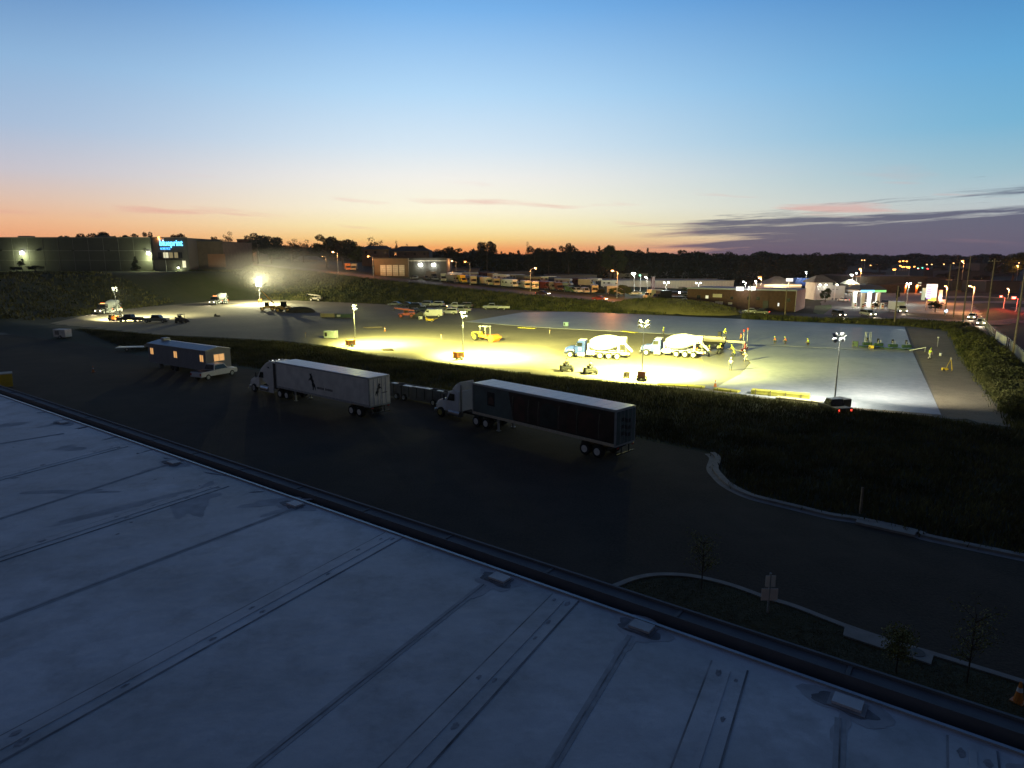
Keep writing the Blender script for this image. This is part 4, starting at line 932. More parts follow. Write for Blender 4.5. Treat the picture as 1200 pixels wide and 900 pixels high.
# ride-on power trowels in a row on the slab
def trowel(label, loc, rz, tall=False):
    t = thing('power_trowel', label, 'machine', loc, rz + .5, 'machines lined up along the joint of the slab'); t.scale = (.72, .72, 1.15)
    b = MB(); [b.lathe([(.0, .95), (.12, 1.0), (.16, .95)], (x, 0, .06), (0, 0, 1), 18) for x in (-.95, .95)]; b.build('rotor_guard', M_green, t)
    b = MB(); b.box((0, 0, .55), (2.0, .7, .45)); b.build('frame', M_green, t, bevel=.04); b = MB(); b.box((0, .1, .95), (.5, .5, .12)); b.box((0, .34, 1.2), (.5, .1, .5)); b.build('seat', M_black, t)
    b = MB(); [b.tube((s * .3, -.4, .75), (s * .3, -.3, 1.25), .03, n=5) for s in (-1, 1)]; b.build('lever', M_galv, t)
    if tall:
        b = MB(); [b.tube((x, y, .7), (x * .9, y, 2.3), .04, n=5) for x in (-.6, .6) for y in (-.35, .35)]; b.box((0, 0, 2.33), (1.2, .8, .06)); b.build('canopy', M_galv, t)
    return t
tr0 = trowel('green ride-on power trowel with a canopy frame, left of the yellow case', at(1016, 407, .08), UA, True)
for px, py, lb in [(1029, 408, 'green power trowel just right of the yellow case on the slab'), (1046, 409.2, 'green power trowel third along the row on the slab'), (1062, 410, 'green power trowel at the right end of the row by the slab edge')]:
    t = trowel(lb, at(px, py, .08), UA)
skid_b = crate('battery_cart', 'small green cart right of the bright lamps at the left end of the trowel row', 'cart', at(1002, 406.5, .08), UA, (.9, .7, .9), M_green)
crate('yellow_case', 'small bright yellow case in the row of trowels on the slab', 'case', at(1021, 408.8, .08), UA, (.8, .5, .5), M_yellow)
b = MB(); b.tube((0, 0, .05), (2.6, -.6, .9), .06, n=6); b.tube((2.2, .3, .05), (2.5, -.6, .9), .05, n=6); o = b.build('bull_float', M_white); o.location = at(1066, 411, .06); tag(o, 'white poles of a bull float leaning past the last trowel', 'tool'); o.rotation_euler.z = R(-50)

# laser screed: long pale body with boom, standing on the fresh pour
p = at(838, 409, .05); t = thing('laser_screed', 'long pale laser screed machine spreading concrete behind the right mixer', 'machine', p, UA + R(2))
b = MB(); b.box((-.6, 0, 1.75), (4.6, 1.2, .9)); b.build('body', M_cream, t, bevel=.05)
b = MB(); b.box((-.6, 0, 1.05), (4.2, 1.6, .35)); b.build('undercarriage', M_chassis, t)
for x in (-2.2, .8):
    for s in (-1, 1): wheel(t, x, s * .95, .5, .4, M_dwhite)
b = MB(); b.box((3.2, 0, 1.5), (3.4, .35, .35)); b.build('boom', M_cream, t); b = MB(); b.box((4.9, 0, .35), (.5, 3.6, .3)); b.box((4.9, 0, .9), (.15, .5, .9)); b.build('screed_head', M_red, t)
b = MB(); [b.tube((4.9, s * 1.7, .5), (4.9, s * 1.7, 3.4), .04, n=6) for s in (-1, 1)]; ms = b.build('mast', M_galv, t); b = MB(); [b.lathe([(0, .1), (.1, .14), (.35, .14), (.42, .08)], (4.9, s * 1.7, 3.4)) for s in (-1, 1)]; b.build('laser_receiver', M_red, ms)
b = MB(); b.box((.6, .2, 2.6), (.5, .6, .8)); b.build('operator_seat', M_black, t)
# near edge: yellow insulation boards, form boards with stakes
def boards(label, pix, z0, hgt, m, nme='board_stack', cat='boards'):
    a, c = at(*pix[0]), at(*pix[1]); d = c - a; ang = math.atan2(d.y, d.x); L = d.length
    t = thing(nme, label, cat, (a.x, a.y, z0), ang); b = MB(); n = max(1, int(hgt / .12))
    for i in range(n): b.box((L / 2 + random.uniform(-.1, .1), .6, (i + .5) * hgt / n), (L, 1.1 + random.uniform(-.06, .06), hgt / n - .012))
    b.build('board', m, t)
    b = MB(); k = .5
    while k < L: b.box((k, -.05, hgt / 2), (.06, .06, hgt + .25)); k += 1.6
    b.build('stake', M_wood, t); return t
M_ybd = mat('yellow_board', (.6, .55, .08), .7, var=.12, scale=1)
boards('stack of bright yellow boards along the slab edge, left of the fourth light tower', [(880, 462.5), (948, 469)], .02, .55, M_ybd)
boards('yellow board lying alone right of the third light tower at the site edge', [(836, 457.5), (864, 461)], .02, .2, M_ybd)
boards('thin yellow boards along the grass edge beside the third light tower', [(770, 451.5), (825, 455.5)], .02, .14, M_ybd)
boards('pale plank rail with stakes in front of the yellow boards', [(908, 471), (962, 477)], .02, .5, mat('pale_plank', (.45, .4, .22), .8), 'form_board', 'form board')
boards('dark form board running right from the fourth light tower', [(990, 482), (1030, 485)], .02, .2, M_wood, 'form_board', 'form board')
boards('wooden form board at the near right corner of the slab', [(1034, 485), (1092, 490)], .02, .18, mat('form_wood', (.3, .24, .15), .85), 'form_board', 'form board')
boards('thin yellow form board on the joint behind the orange roller', [(606, 384.5), (626, 385.5)], .02, .15, M_ybd, 'form_board', 'form board')
boards('thin yellow form board behind the left mixer truck drum', [(726, 388.5), (744, 390.5)], .02, .15, M_ybd, 'form_board', 'form board')
crate('pump_box', 'small pale blue machine standing alone on the far strip of slab', 'machine', at(663, 382.5, .08), 0, (1.1, .9, .9), mat('pale_blue_box', (.2, .33, .4), .5))
crate('orange_compressor', 'small orange machine at the grass edge left of the third light tower', 'machine', at(734, 443, .02), 0, (.8, .6, .8), M_cream)
crate('barricade', 'red and white board at the rear bumper of the pouring mixer truck', 'barricade', at(814, 416, .02), 0, (.9, .3, 1.2), M_vesto, M_white)
# tripod, bucket, yellow case and rod on the dirt strip
p = at(1113, 434, .03); t = thing('survey_tripod', 'yellow survey tripod standing on the dirt strip right of the slab', 'tripod', p, 0)
for k in range(3): b = MB(); a = 2.1 * k + .4; b.tube((.55 * math.cos(a), .55 * math.sin(a), 0), (.05 * math.cos(a), .05 * math.sin(a), 1.5), .035, n=6); b.build('leg', M_yellow, t)
b = MB(); b.lathe([(0, .12), (.05, .12), (.08, .09), (.3, .1), (.34, .05)], (0, 0, 1.5)); b.build('laser_head', M_cream, t)
crate('instrument_case', 'orange yellow instrument case on the dirt at the foot of the tripod', 'case', at(1107, 434.5, .03), R(-10), (.75, .4, .32), M_yellow)
t = thing('bucket', 'white bucket standing on the dirt between the worker and the tripod', 'bucket', at(1102, 417, .03)); b = MB(); b.lathe([(0, .17), (.45, .2), (.45, .18)], n=14); b.build('body', M_white, t); b = MB(); b.tube((-.2, 0, .44), (0, 0, .6), .01, n=4); b.tube((.2, 0, .44), (0, 0, .6), .01, n=4); b.build('handle', M_galv, t)
t = thing('grade_rod', 'short white rod with a round head stuck in the dirt behind the worker', 'rod', at(1098.5, 406, .03)); b = MB(); b.tube((0, 0, 0), (0, 0, 1.5), .035, n=6); b.build('pole', M_white, t); b = MB(); b.ell((0, 0, 1.6), (.17, .17, .17)); b.build('head', M_white, t)
for px, py, lb in [(644, 391.5, 'white marker stake on the gravel left of the left mixer'), (517, 397, 'short white stake behind the second light tower'), (358, 395, 'white stake at the dim left edge of the pad'), (694, 435, 'small dark stake by the grass edge between the two crouching figures')]:
    t = thing('marker_stake', lb, 'stake', at(px, py, .02)); b = MB(); b.box((0, 0, .45), (.08, .08, .9)); b.build('post', M_cream, t); b = MB(); b.box((.05, 0, .8), (.2, .02, .15)); b.build('flag', M_orange, t)

# ------------------------------------------------------------------ people
def skinned(name, verts, edges, radii, m, parent, sub=1):
    me = bpy.data.meshes.new(name); me.from_pydata(verts, edges, []); me.materials.append(m)
    o = bpy.data.objects.new(name, me); COL.objects.link(o); o.parent = parent
    sk = o.modifiers.new('skin', 'SKIN'); sk.use_smooth_shade = True
    for i, r in enumerate(radii):
        sv = me.skin_vertices[0].data[i]; sv.radius = r if isinstance(r, tuple) else (r, r); sv.use_root = (i == 0)
    ss = o.modifiers.new('sub', 'SUBSURF'); ss.levels = sub; ss.render_levels = sub
    return o
def person(label, loc, rz, pose='stand', top=None, hat=None, legs=None):
    """pose: stand, work (leaning over a tool), crouch, walk, sit"""
    t = thing('person', label, 'person', loc, rz, None)
    top, legs = top or M_vest, legs or M_jeans
    lean = {'stand': 0.02, 'work': .35, 'crouch': .3, 'walk': .08, 'sit': .1}[pose]; pz = {'stand': .95, 'work': .9, 'crouch': .42, 'walk': .93, 'sit': .5}[pose]
    P = Vector((0, 0, pz)); ch = P + Vector((math.sin(lean) * .45, 0, math.cos(lean) * .45)); nk = P + Vector((math.sin(lean) * .58, 0, math.cos(lean) * .58)); hd = nk + Vector((.05 + lean * .1, 0, .12)); tp = hd + Vector((.01, 0, .12))
    V_ = [P, P.lerp(ch, .5), ch, nk, hd, tp]; Ed = [(0, 1), (1, 2), (2, 3), (3, 4), (4, 5)]; Ra = [(.14, .11), (.13, .1), (.16, .11), .055, .09, .07]
    V_.append(hd + Vector((.095, 0, -.01))); Ed.append((4, 6)); Ra.append(.018)
    LV, AV = [], []
    for s in (-1, 1):
        hip = P + Vector((0, s * .1, -.05))
        if pose == 'crouch': kn, an = Vector((.42, s * .17, .48)), Vector((.1, s * .15, .09))
        elif pose == 'sit': kn, an = Vector((.42, s * .13, .5)), Vector((.48, s * .14, .09))
        elif pose == 'walk': kn, an = Vector((.12 * s + .08, s * .1, .5)), Vector((.3 * s - .05, s * .1, .1))
        elif pose == 'work': kn, an = Vector((.1 + .12 * s, s * .13, .5)), Vector((.22 * s, s * .15, .09))
        else: kn, an = Vector((.03, s * .12, .5)), Vector((0, s * .13, .09))
        toe = an + Vector((.17, s * .02, -.05)); n0 = len(V_)
        V_ += [hip, kn, an, toe]; Ed += [(0, n0), (n0, n0 + 1), (n0 + 1, n0 + 2), (n0 + 2, n0 + 3)]; Ra += [.085, .058, .042, .035]
        LV.append((hip, kn, an))
        sh = ch + Vector((0, s * .19, .02))
        if pose in ('work', 'crouch'): el, wr = sh + Vector((.12, s * .06, -.26)), sh + Vector((.34, -s * .08, -.36))
        elif pose == 'walk': el, wr = sh + Vector((-.1 * s, s * .05, -.28)), sh + Vector((.08 - .1 * s, s * .06, -.5))
        else: el, wr = sh + Vector((0, s * .06, -.29)), sh + Vector((.1, s * .05, -.52))
        n0 = len(V_); hnd = wr + (wr - el).normalized() * .09
        V_ += [sh, el, wr, hnd]; Ed += [(2, n0), (n0, n0 + 1), (n0 + 1, n0 + 2), (n0 + 2, n0 + 3)]; Ra += [.06, .042, .03, (.035, .02)]
        dr = (wr - el).normalized(); sd = dr.cross(Vector((0, 0, 1))).normalized() if abs(dr.z) < .9 else Vector((1, 0, 0))
        for k in range(4):
            n1 = len(V_); V_ += [hnd + sd * (k - 1.5) * .02 + dr * .04, hnd + sd * (k - 1.5) * .022 + dr * (.07 + .01 * (1 - abs(k - 1.5))) + Vector((0, 0, -.012))]; Ed += [(n0 + 3, n1), (n1, n1 + 1)]; Ra += [.009, .008]
        n1 = len(V_); V_ += [wr + sd * .04 + dr * .05]; Ed += [(n0 + 2, n1)]; Ra += [.01]
        AV.append((sh, el))
    skinned('body', V_, Ed, Ra, M_skin, t)
    vs = [P + Vector((0, 0, -.04)), P.lerp(ch, .5), ch + Vector((0, 0, .02))]; es = [(0, 1), (1, 2)]; ra = [(.165, .135), (.155, .125), (.185, .135)]
    for sh, el in AV: n0 = len(vs); vs += [sh, sh.lerp(el, .75)]; es += [(2, n0), (n0, n0 + 1)]; ra += [.078, .062]
    skinned('jacket', vs, es, ra, top, t)
    vs = [P + Vector((0, 0, 0))]; es = []; ra = [(.16, .13)]
    for hip, kn, an in LV: n0 = len(vs); vs += [hip, kn, an + Vector((0, 0, .04))]; es += [(0, n0), (n0, n0 + 1), (n0 + 1, n0 + 2)]; ra += [.105, .078, .06]
    skinned('trousers', vs, es, ra, legs, t)
    for _, kn, an in LV:
        b = MB(); b.box((an.x + .05, an.y, .055), (.3, .11, .11)); b.build('boot', M_black, t, bevel=.03)
    b = MB(); b.lathe([(0, .145), (.015, .15), (.02, .118), (.08, .112), (.13, .07), (.145, .01)], hd + Vector((0, 0, .045)), (0, 0, 1), 14); b.build('hard_hat', hat or M_vest, t)
    return t
def pp(px, py, z=.03): return at(px, py, z)
person('worker in a bright yellow vest and white cap standing on top of the screed machine', at(848, 397, 2.2), R(-60), 'work')
person('worker in pale clothes standing beside the chute of the pouring mixer', pp(830.5, 418), R(20), 'stand', M_shirt)
person('worker in a yellow vest just right of the mixer chute by the machine', pp(842, 414.5), R(-20), 'work')
person('worker in a yellow vest bending beside the screed boom', pp(858.5, 416), R(200), 'work')
person('worker in yellow kneeling in front of the screed head with a float', pp(861, 417.5), R(150), 'crouch', M_vest)
person('worker in white bending far right of the pouring crew', pp(874, 423), R(170), 'work', M_shirt, M_white, M_shirt)
person('worker in a white shirt with dark blue trousers nearest us, below the crew', pp(856, 434), R(80), 'stand', M_shirt, M_white)
person('worker in a yellow vest behind the cab of the pouring mixer', at(777, 394, 0) + Vector((0, 0, .05)), R(-30), 'stand', M_vest)
person('worker in orange at the far end of the screed boom', pp(868, 402, .08), R(190), 'stand', M_vesto, M_red)
person('worker crouching alone in a lime vest on the finished slab', pp(947.5, 404.5, .08), R(180), 'crouch', M_vest)
person('worker in orange kneeling on the slab joint, left of the lime vested one', pp(921, 402.5, .08), R(170), 'crouch', M_vesto)
person('worker kneeling at far left of the slab joint in orange', pp(909, 402, .08), R(160), 'crouch', M_vesto)
person('worker in a lime jacket walking on the dirt strip right of the slab', pp(1089, 421), R(10), 'walk', M_vest, M_vest, M_shirt)
person('dark silhouetted worker sitting on the lit edge of the pad, right of the pair', pp(692, 438) + Vector((0, 0, .45)), R(95), 'sit', M_chassis, M_chassis)
person('dark silhouetted worker hunched on a machine at the pad edge, left of the pair', pp(664, 435) + Vector((0, 0, .45)), R(100), 'sit', M_chassis, M_chassis)
def quadbike(label, loc, rz):
    t = thing('ground_machine', label, 'machine', loc, rz); b = MB(); b.box((0, 0, .55), (1.7, 1.3, .35)); b.box((.5, 0, .85), (.7, .8, .4)); b.build('body', M_chassis, t, bevel=.06)
    for x in (-.6, .65):
        for s in (-1, 1): wheel(t, x, s * .7, .38, .3, M_chassis, n=12)
    b = MB(); b.tube((.4, -.45, 1.15), (.4, .45, 1.15), .03, n=5); b.tube((.5, 0, .9), (.4, 0, 1.15), .04, n=5); b.build('handlebar', M_chassis, t); return t
quadbike('low dark four wheeled machine under the left silhouetted figure at the pad edge', pp(664, 435), R(95))
quadbike('low dark four wheeled machine behind the right silhouetted figure at the pad edge', pp(692, 438), R(95))
p = at(972, 480, .03); t = car('pickup', 'black', 'dark vehicle with a red tail light at the foot of the fourth light tower', p + Vector((-.6, -2.2, -.02)), R(100), lights='t'); t.scale = (.55, .8, .9)

# ------------------------------------------------------------------ street lamps and poles
def street_lamp(label, px, py_lamp, Y, col='amber', hgt=None, power=0, arm=1.8, group=None, foot=None, bulb=.3, side=1, twin=False, polem=None):
    """the lamp head stands where the photo shows it, at distance Y"""
    q = atY(px, py_lamp, Y); gz = h(q.x, q.y)
    H = max(3.0, q.z - gz)
    t = thing('street_lamp', label, 'street lamp', (q.x + side * arm, q.y, gz), 0, group)
    b = MB(); b.tube((0, 0, 0), (0, 0, H * .98), .13, .07, 8); b.box((0, 0, .1), (.4, .4, .2)); b.build('pole', polem or M_galv, t)
    b = MB(); b.tube((0, 0, H * .96), (-side * arm, 0, H + .1), .045, .035, 6)
    if twin: b.tube((0, 0, H * .96), (side * arm, 0, H + .1), .045, .035, 6)
    b.build('arm', polem or M_galv, t)
    cm = {'amber': M_amberg, 'soft': M_ambers, 'white': M_whiteg, 'green': M_greenl, 'red': M_redl}[col]
    for sx in ((-1, 1) if twin else (-1,)):
        b = MB(); b.box((sx * side * arm, 0, H + .1 + bulb * .55), (bulb * 2.2, bulb * 1.3, bulb * .35)); hd = b.build('lamp_head', M_galv, t)
        b = MB(); b.ell((sx * side * arm, 0, H + .1), (bulb, bulb * .9, bulb * .62), 12, 7); b.build('lens', cm, hd, smooth=True)
    if power:
        c = {'amber': (1, .34, .08), 'soft': (1, .42, .13), 'white': (.9, 1, .85)}.get(col, (1, .4, .1))
        lamp('POINT', (-side * arm, 0, H - .5), c, power, t, None, .3)
    return t
SL = 'street lamps along the road behind the building site'
for (px, py, Y, col, pw, lb) in [
    (186, 278, 262, 'amber', 3000, 'amber street lamp glowing over the left end of the blue sign'),
    (274, 286.5, 300, 'soft', 7000, 'amber street lamp left of the tall dark trees above the distant floodlight'),
    (298, 290.5, 330, 'soft', 2500, 'small amber street lamp in front of the tall dark tree block'),
    (305.5, 298, 345, 'soft', 2000, 'lower small amber lamp right above the glaring floodlight'),
    (390, 295.5, 275, 'soft', 7000, 'amber street lamp on a visible pole left of the tan loading building'),
    (377.5, 300.5, 330, 'soft', 2000, 'small lamp just left of the poled amber street lamp'),
    (431.5, 300.5, 268, 'amber', 2500, 'amber street lamp at the left corner of the tan loading building'),
    (545, 307, 252, 'amber', 1000, 'amber street lamp over the yellow truck in the vehicle yard'),
    (529.5, 306, 290, 'soft', 1500, 'small pale street lamp left of the yard street lamp'),
    (627.5, 314.5, 238, 'soft', 3200, 'amber street lamp in front of the cream motorhomes'),
    (717.5, 317.5, 222, 'amber', 9000, 'tall orange lit street lamp beside the orange bushes')]:
    street_lamp(lb, px, py, Y, col, power=pw, group=SL, side=1 if px not in (274, 627.5) else (1 if px == 274 else -1), bulb=.42 if Y < 300 else .36)
WL = 'white lot lamps before the long pale building'
street_lamp('brightest white floodlight left of the long pale building', 742.5, 321, 258, 'white', power=3500, bulb=.75, arm=.4, group=WL)
street_lamp('small green lamp right of the brightest white floodlight', 750, 323, 262, 'green', bulb=.35, arm=.3, group=WL)
for px, py, lb in [(756.5, 325, 'white lot lamp left of the dark red chimney'), (778.5, 331.5, 'twin white lot lamp right of the dark red chimney'), (816, 332, 'twin white lot lamp near the middle of the long pale building'), (871.5, 330.5, 'white lot lamp at the right end of the long pale building')]:
    street_lamp(lb, px, py, 248, 'white', power=3000, bulb=.34, arm=.8, twin=py > 331, group=WL)
street_lamp('strong orange lamp above the brick building roof', 890.5, 325.5, 245, 'amber', power=12000, bulb=.62, arm=.6)
street_lamp('white lamp just left of the strong orange lamp', 885.5, 330, 247, 'white', power=2000, bulb=.3, arm=.4)
street_lamp('white lamp on a tall pole behind the blue roof', 944.5, 319, 262, 'white', power=800, bulb=.3, arm=.3)
street_lamp('brightest white lamp left of the gas station canopy', 998, 322.5, 300, 'white', power=6000, bulb=.62, arm=.6)
street_lamp('small white lamp beside the brightest one left of the canopy', 1003.5, 320.5, 305, 'white', bulb=.35, arm=.3)
street_lamp('orange lamp right above the gas station canopy', 1008, 315.5, 310, 'amber', power=12000, bulb=.55, arm=.6)
street_lamp('twin lamp on a pale pole right of the gas station canopy', 1063, 332.5, 225, 'white', power=4000, bulb=.26, arm=.6, twin=True)
for i, (px, py) in enumerate([(1048, 316), (1064.5, 313.2)]):
    street_lamp(['orange lamp at the left end of the glowing cluster on the far road', 'biggest orange lamp in the glowing cluster on the far road'][i], px, py, 520, 'amber', power=15000, bulb=1.25, arm=1.0)
for px, py in [(1055, 311.5), (1059, 317), (1071, 317.5), (1058.5, 306), (1054.5, 306.5), (1062.5, 306.3), (1062, 318.5), (1056.5, 319)]:
    street_lamp('one of the small amber lamps crowded together on the far road', px, py, 600, 'amber', bulb=.85, arm=.5, group='amber lamps crowded on the far road')
for px, py, c in [(1075.8, 314.5, 'green'), (1081, 314, 'green'), (1087, 316, 'red'), (1075.5, 320.5, 'red')]:
    t = street_lamp('far %s traffic light right of the glowing orange cluster' % c, px, py, 560, c, bulb=.5, arm=.6, group='far %s traffic lights' % c)
for px, py in [(1010, 305), (1013, 305), (1020, 313), (1027.5, 311), (1106, 310.5), (1117.5, 308.5), (1084.5, 324.5), (1090, 326.5), (1174.5, 322), (1193, 316.5)]:
    street_lamp('tiny pale lamp dotting the dark wooded hillside on the right', px, py, 640, 'soft', bulb=.62, arm=.5, group='tiny lamps on the far hillside')
street_lamp('amber double lamp above the second utility pole from the left on the right hand street', 1128, 306, 330, 'amber', power=9000, bulb=.6, arm=.8)
street_lamp('amber lamp low beside the illuminated price sign', 1108, 335.5, 230, 'amber', power=8000, bulb=.38, arm=.7)
street_lamp('lamp with a pale bulb among the utility poles over the crossing', 1136.5, 335.5, 190, 'soft', power=9000, bulb=.3, arm=1.4)
street_lamp('amber lamp near the right edge of the photo, highest there', 1192.5, 311.5, 420, 'amber', power=4000, bulb=.6, arm=.6)
street_lamp('amber lamp by the red traffic light', 1181, 338.5, 260, 'soft', power=3000, bulb=.34, arm=.6)
for px, py, Y, c, b_ in [(1188, 349.5, 190, 'red', .5), (1173, 348, 195, 'red', .32)]:
    street_lamp('large red traffic signal glaring at the far right' if b_ == .5 else 'small red traffic signal left of the large glaring one', px, py, Y, c, bulb=b_, arm=1.2)
    q = atY(px, py, Y); lamp('POINT', (q.x, q.y - 1, q.z), (1, .05, .03), 2500)
def utility_pole(label, top, foot, lean=0, cross=True):
    p = at(*foot); d = ray(*top); q = Vector((d.x, d.y, d.z)) * (p.y / d.y); H = CAMH + q.z
    t = thing('utility_pole', label, 'utility pole', (p.x, p.y, 0), R(-30), 'wooden utility poles along the street on the right')
    b = MB(); b.tube((0, 0, 0), (0, 0, H), .17, .11, 8); b.build('pole', M_wood, t)
    if cross:
        b = MB(); b.box((0, .14, H - .6), (2.2, .1, .12)); c = b.build('crossarm', M_wood, t)
        b = MB(); [b.lathe([(0, .04), (.12, .05), (.16, .02)], (x, .14, H - .54), n=8) for x in (-1, -.4, .4, 1)]; b.build('insulator', M_galv, c)
    return t
for top, foot, cr, lb in [((1204, 318), (1187, 416), False, 'tall utility pole nearest us at the right edge'), ((1166.5, 303), (1155, 385), True, 'utility pole with a crossarm, second from the right edge'),
                          ((1137.5, 300), (1128, 376), False, 'utility pole standing left of the oncoming headlights'), ((1122, 306), (1117, 372), False, 'thin utility pole right of the price sign'),
                          ((1111, 309), (1107, 370), False, 'thin dark pole directly behind the price sign'), ((1050, 335), (1048, 380), False, 'thin dark pole in front of the gas station lawn'),
                          ((921.5, 339), (919.5, 372), False, 'thin grey pole before the right part of the brick building'), ((877, 333), (877, 368), False, 'thin grey pole before the middle of the brick building')]:
    utility_pole(lb, top, foot, cross=cr)

# ------------------------------------------------------------------ buildings
def building(label, x0, x1, Y, ztop, depth, m, roofm=None, base=None, ang=0, name='building', cat='building', parapet=True):
    """front face at distance Y between world x0 and x1"""
    gz = h((x0 + x1) / 2, Y) if base is None else base
    L = abs(x1 - x0); t = thing(name, label, cat, ((x0 + x1) / 2, Y, gz), ang); H = ztop - gz
    b = MB(); b.box((0, depth / 2, H / 2 - .5), (L, depth, H + 1)); w = b.build('wall', m, t)
    b = MB()
    if parapet:
        b.box((0, depth / 2, H + .05), (L + .3, depth + .3, .1)); b.box((0, -.1, H + .2), (L + .34, .14, .35)); b.box((0, depth + .1, H + .2), (L + .34, .14, .35))
    b.build('roof', roofm or M_roofg, t) if parapet else None
    return t, w, L, H
def gable_roof(t, L, D, z, rise, m, over=.4, hip=0):
    b = MB(); a = L / 2 + over; y0, y1 = -over, D + over; ym = D / 2
    vs = [(-a, y0, z), (a, y0, z), (a, y1, z), (-a, y1, z), (-a + hip, ym, z + rise), (a - hip, ym, z + rise)]
    b.add(vs, [(0, 1, 5, 4), (1, 2, 5), (2, 3, 4, 5), (3, 0, 4), (0, 3, 2, 1)]); return b.build('roof', m, t)
X = lambda px, Y: atY(px, 300, Y).x
Zp = lambda px, py, Y: atY(px, py, Y).z
# sign building, upper left
Y = 266; t, w, L, H = building('long low dark warehouse on the rise at the left, two wall lamps glowing', X(-90, Y), X(178, Y), Y, Zp(80, 279, Y), 60, mat('corrugated_wall', (.055, .055, .052), .8, var=.1, scale=.4))
b = MB(); b.box((0, -.04, H * .62), (L, .06, .25)); b.box((0, -.035, H * .33), (L, .05, .12)); [b.box((-L / 2 + 6 * k, -.03, H / 2), (.12, .05, H)) for k in range(1, int(L / 6))]; b.build('panel_joint', M_roofg, w)
b = MB(); [b.box((-L / 2 + 17 + k * 14.3, -.2, H * .63), (.9, .5, .6)) for k in range(6)]; b.build('wall_unit', M_chassis, w)
b = MB(); [b.box((x, 12, H + .6), (5, 3, 1.2)) for x in (-12, 20)]; b.build('roof_unit', M_roofg, t)
x0 = X(44, 1)  # noqa
def walllamp(t, px, py, Y, power, col=(.9, 1, .45), r=.45, sx=1):
    q = atY(px, py, Y) - t.location; b = MB(); b.box((q.x, q.y - .5, q.z), (.7, .5, .5)); o = b.build('wall_lamp', M_galv, t)
    b = MB(); b.ell((q.x, q.y - .75, q.z - .1), (r, .25, r * .7)); b.build('lens', M_halide, o)
    lamp('POINT', (q.x, q.y - (2.2 if power > 1000 else 1.3), q.z - (1.6 if power > 1000 else .4)), col, power, t, None, .25)
walllamp(t, 27, 296, Y, 2600, r=.8); walllamp(t, 175, 296.5, Y, 3600, r=.7)
Y2 = 262; t2, w2, L2, H2 = building('taller end block of the warehouse carrying the glowing blue sign', X(180, Y2), X(221, Y2), Y2, Zp(200, 279, Y2), 30, mat('sign_block_wall', (.07, .068, .072), .8, var=.1))
for k, (px, mm) in enumerate([(187.5, M_glass), (194.5, M_winw), (200.5, M_winw), (206.5, M_win), (211.5, M_glass)]):
    q = atY(px, 299, Y2) - t2.location; ww = (.9 if k in (3,) else 1.6); 
    win(w2, (q.x, -.03, q.z), 1.4 if k != 1 else 2.0, 2.2, mm if k not in (2, 3) else mat('dim_window', (.1, .09, .05), .3, emit=(1, .8, .4), es=.25), bars=1, fr=M_chassis)
b = MB(); q = atY(216, 309.5, Y2) - t2.location; b.box((q.x, -.06, q.z), (1.3, .1, 2.6)); b.build('door', M_winw, w2)
b = MB(); q = atY(199, 309, Y2) - t2.location; b.box((q.x, -1.0, q.z + 1.6), (9.5, 2.0, .3)); b.build('awning', M_chassis, w2)
walllamp(t2, 210, 313.5, Y2, 500, r=.25)
def text(txt, loc, size, m, name, label, cat, rot=(R(90), 0, 0), w=None, parent=None, ext=.08):
    c = bpy.data.curves.new(name, 'FONT'); c.body = txt; c.size = size; c.extrude = ext; c.offset = .015 * size; c.materials.append(m); c.align_x = 'LEFT'
    o = bpy.data.objects.new(name, c); COL.objects.link(o); o.location = loc; o.rotation_euler = rot
    if w: bpy.context.view_layer.update(); o.scale.x = w / max(.1, o.dimensions.x)
    bpy.context.view_layer.update(); me = bpy.data.meshes.new_from_object(o.evaluated_get(bpy.context.evaluated_depsgraph_get())); k = bpy.data.objects.new(name, me); COL.objects.link(k); k.matrix_basis = o.matrix_basis; bpy.data.objects.remove(o); k.name = name; o = k
    if parent: o.parent = parent
    return tag(o, label, cat)
sg = thing('wall_sign', 'glowing blue lowercase lettering on top of the warehouse end block', 'sign', atY(187, 289, Y2 - .35), 0)
q0, q1 = atY(186.5, 291, Y2 - .4), atY(213.5, 291, Y2 - .4)
text('blueprint', (0, 0, .35), 3.2, M_signc, 'sign_text', None, None, w=(q1 - q0).x, parent=sg)
text('ROBOTICS', (.2, 0, -1.15), 1.15, M_signb, 'sign_text', None, None, w=(q1 - q0).x * .42, parent=sg)
lamp('AREA', (4, -1.2, 1), (.15, .45, 1), 260, sg, name='sign_light').data.size = 5
bpy.data.objects['sign_light'].rotation_euler = (R(-90), 0, 0) if False else (R(90), 0, R(180))
# dark industrial shed right of the sign block
Y = 270; t, w, L, H = building('dark low building between the sign block and the street lamp', X(222, Y), X(262, Y), Y, Zp(240, 283, Y), 30, M_brown, M_darkroof)
b = MB(); b.box((4, -.04, H * .35), (7, .08, H * .45)); b.build('loading_door', mat('rust_door', (.2, .1, .06), .8), w); walllamp(t, 226, 301.5, Y, 500, (1, .8, .5), .3)
Y = 330; t, w, L, H = building('flat roofed dark block behind the street lamp, left of the tall trees', X(279, Y), X(297, Y), Y, Zp(288, 281, Y), 20, M_brown, M_darkroof)
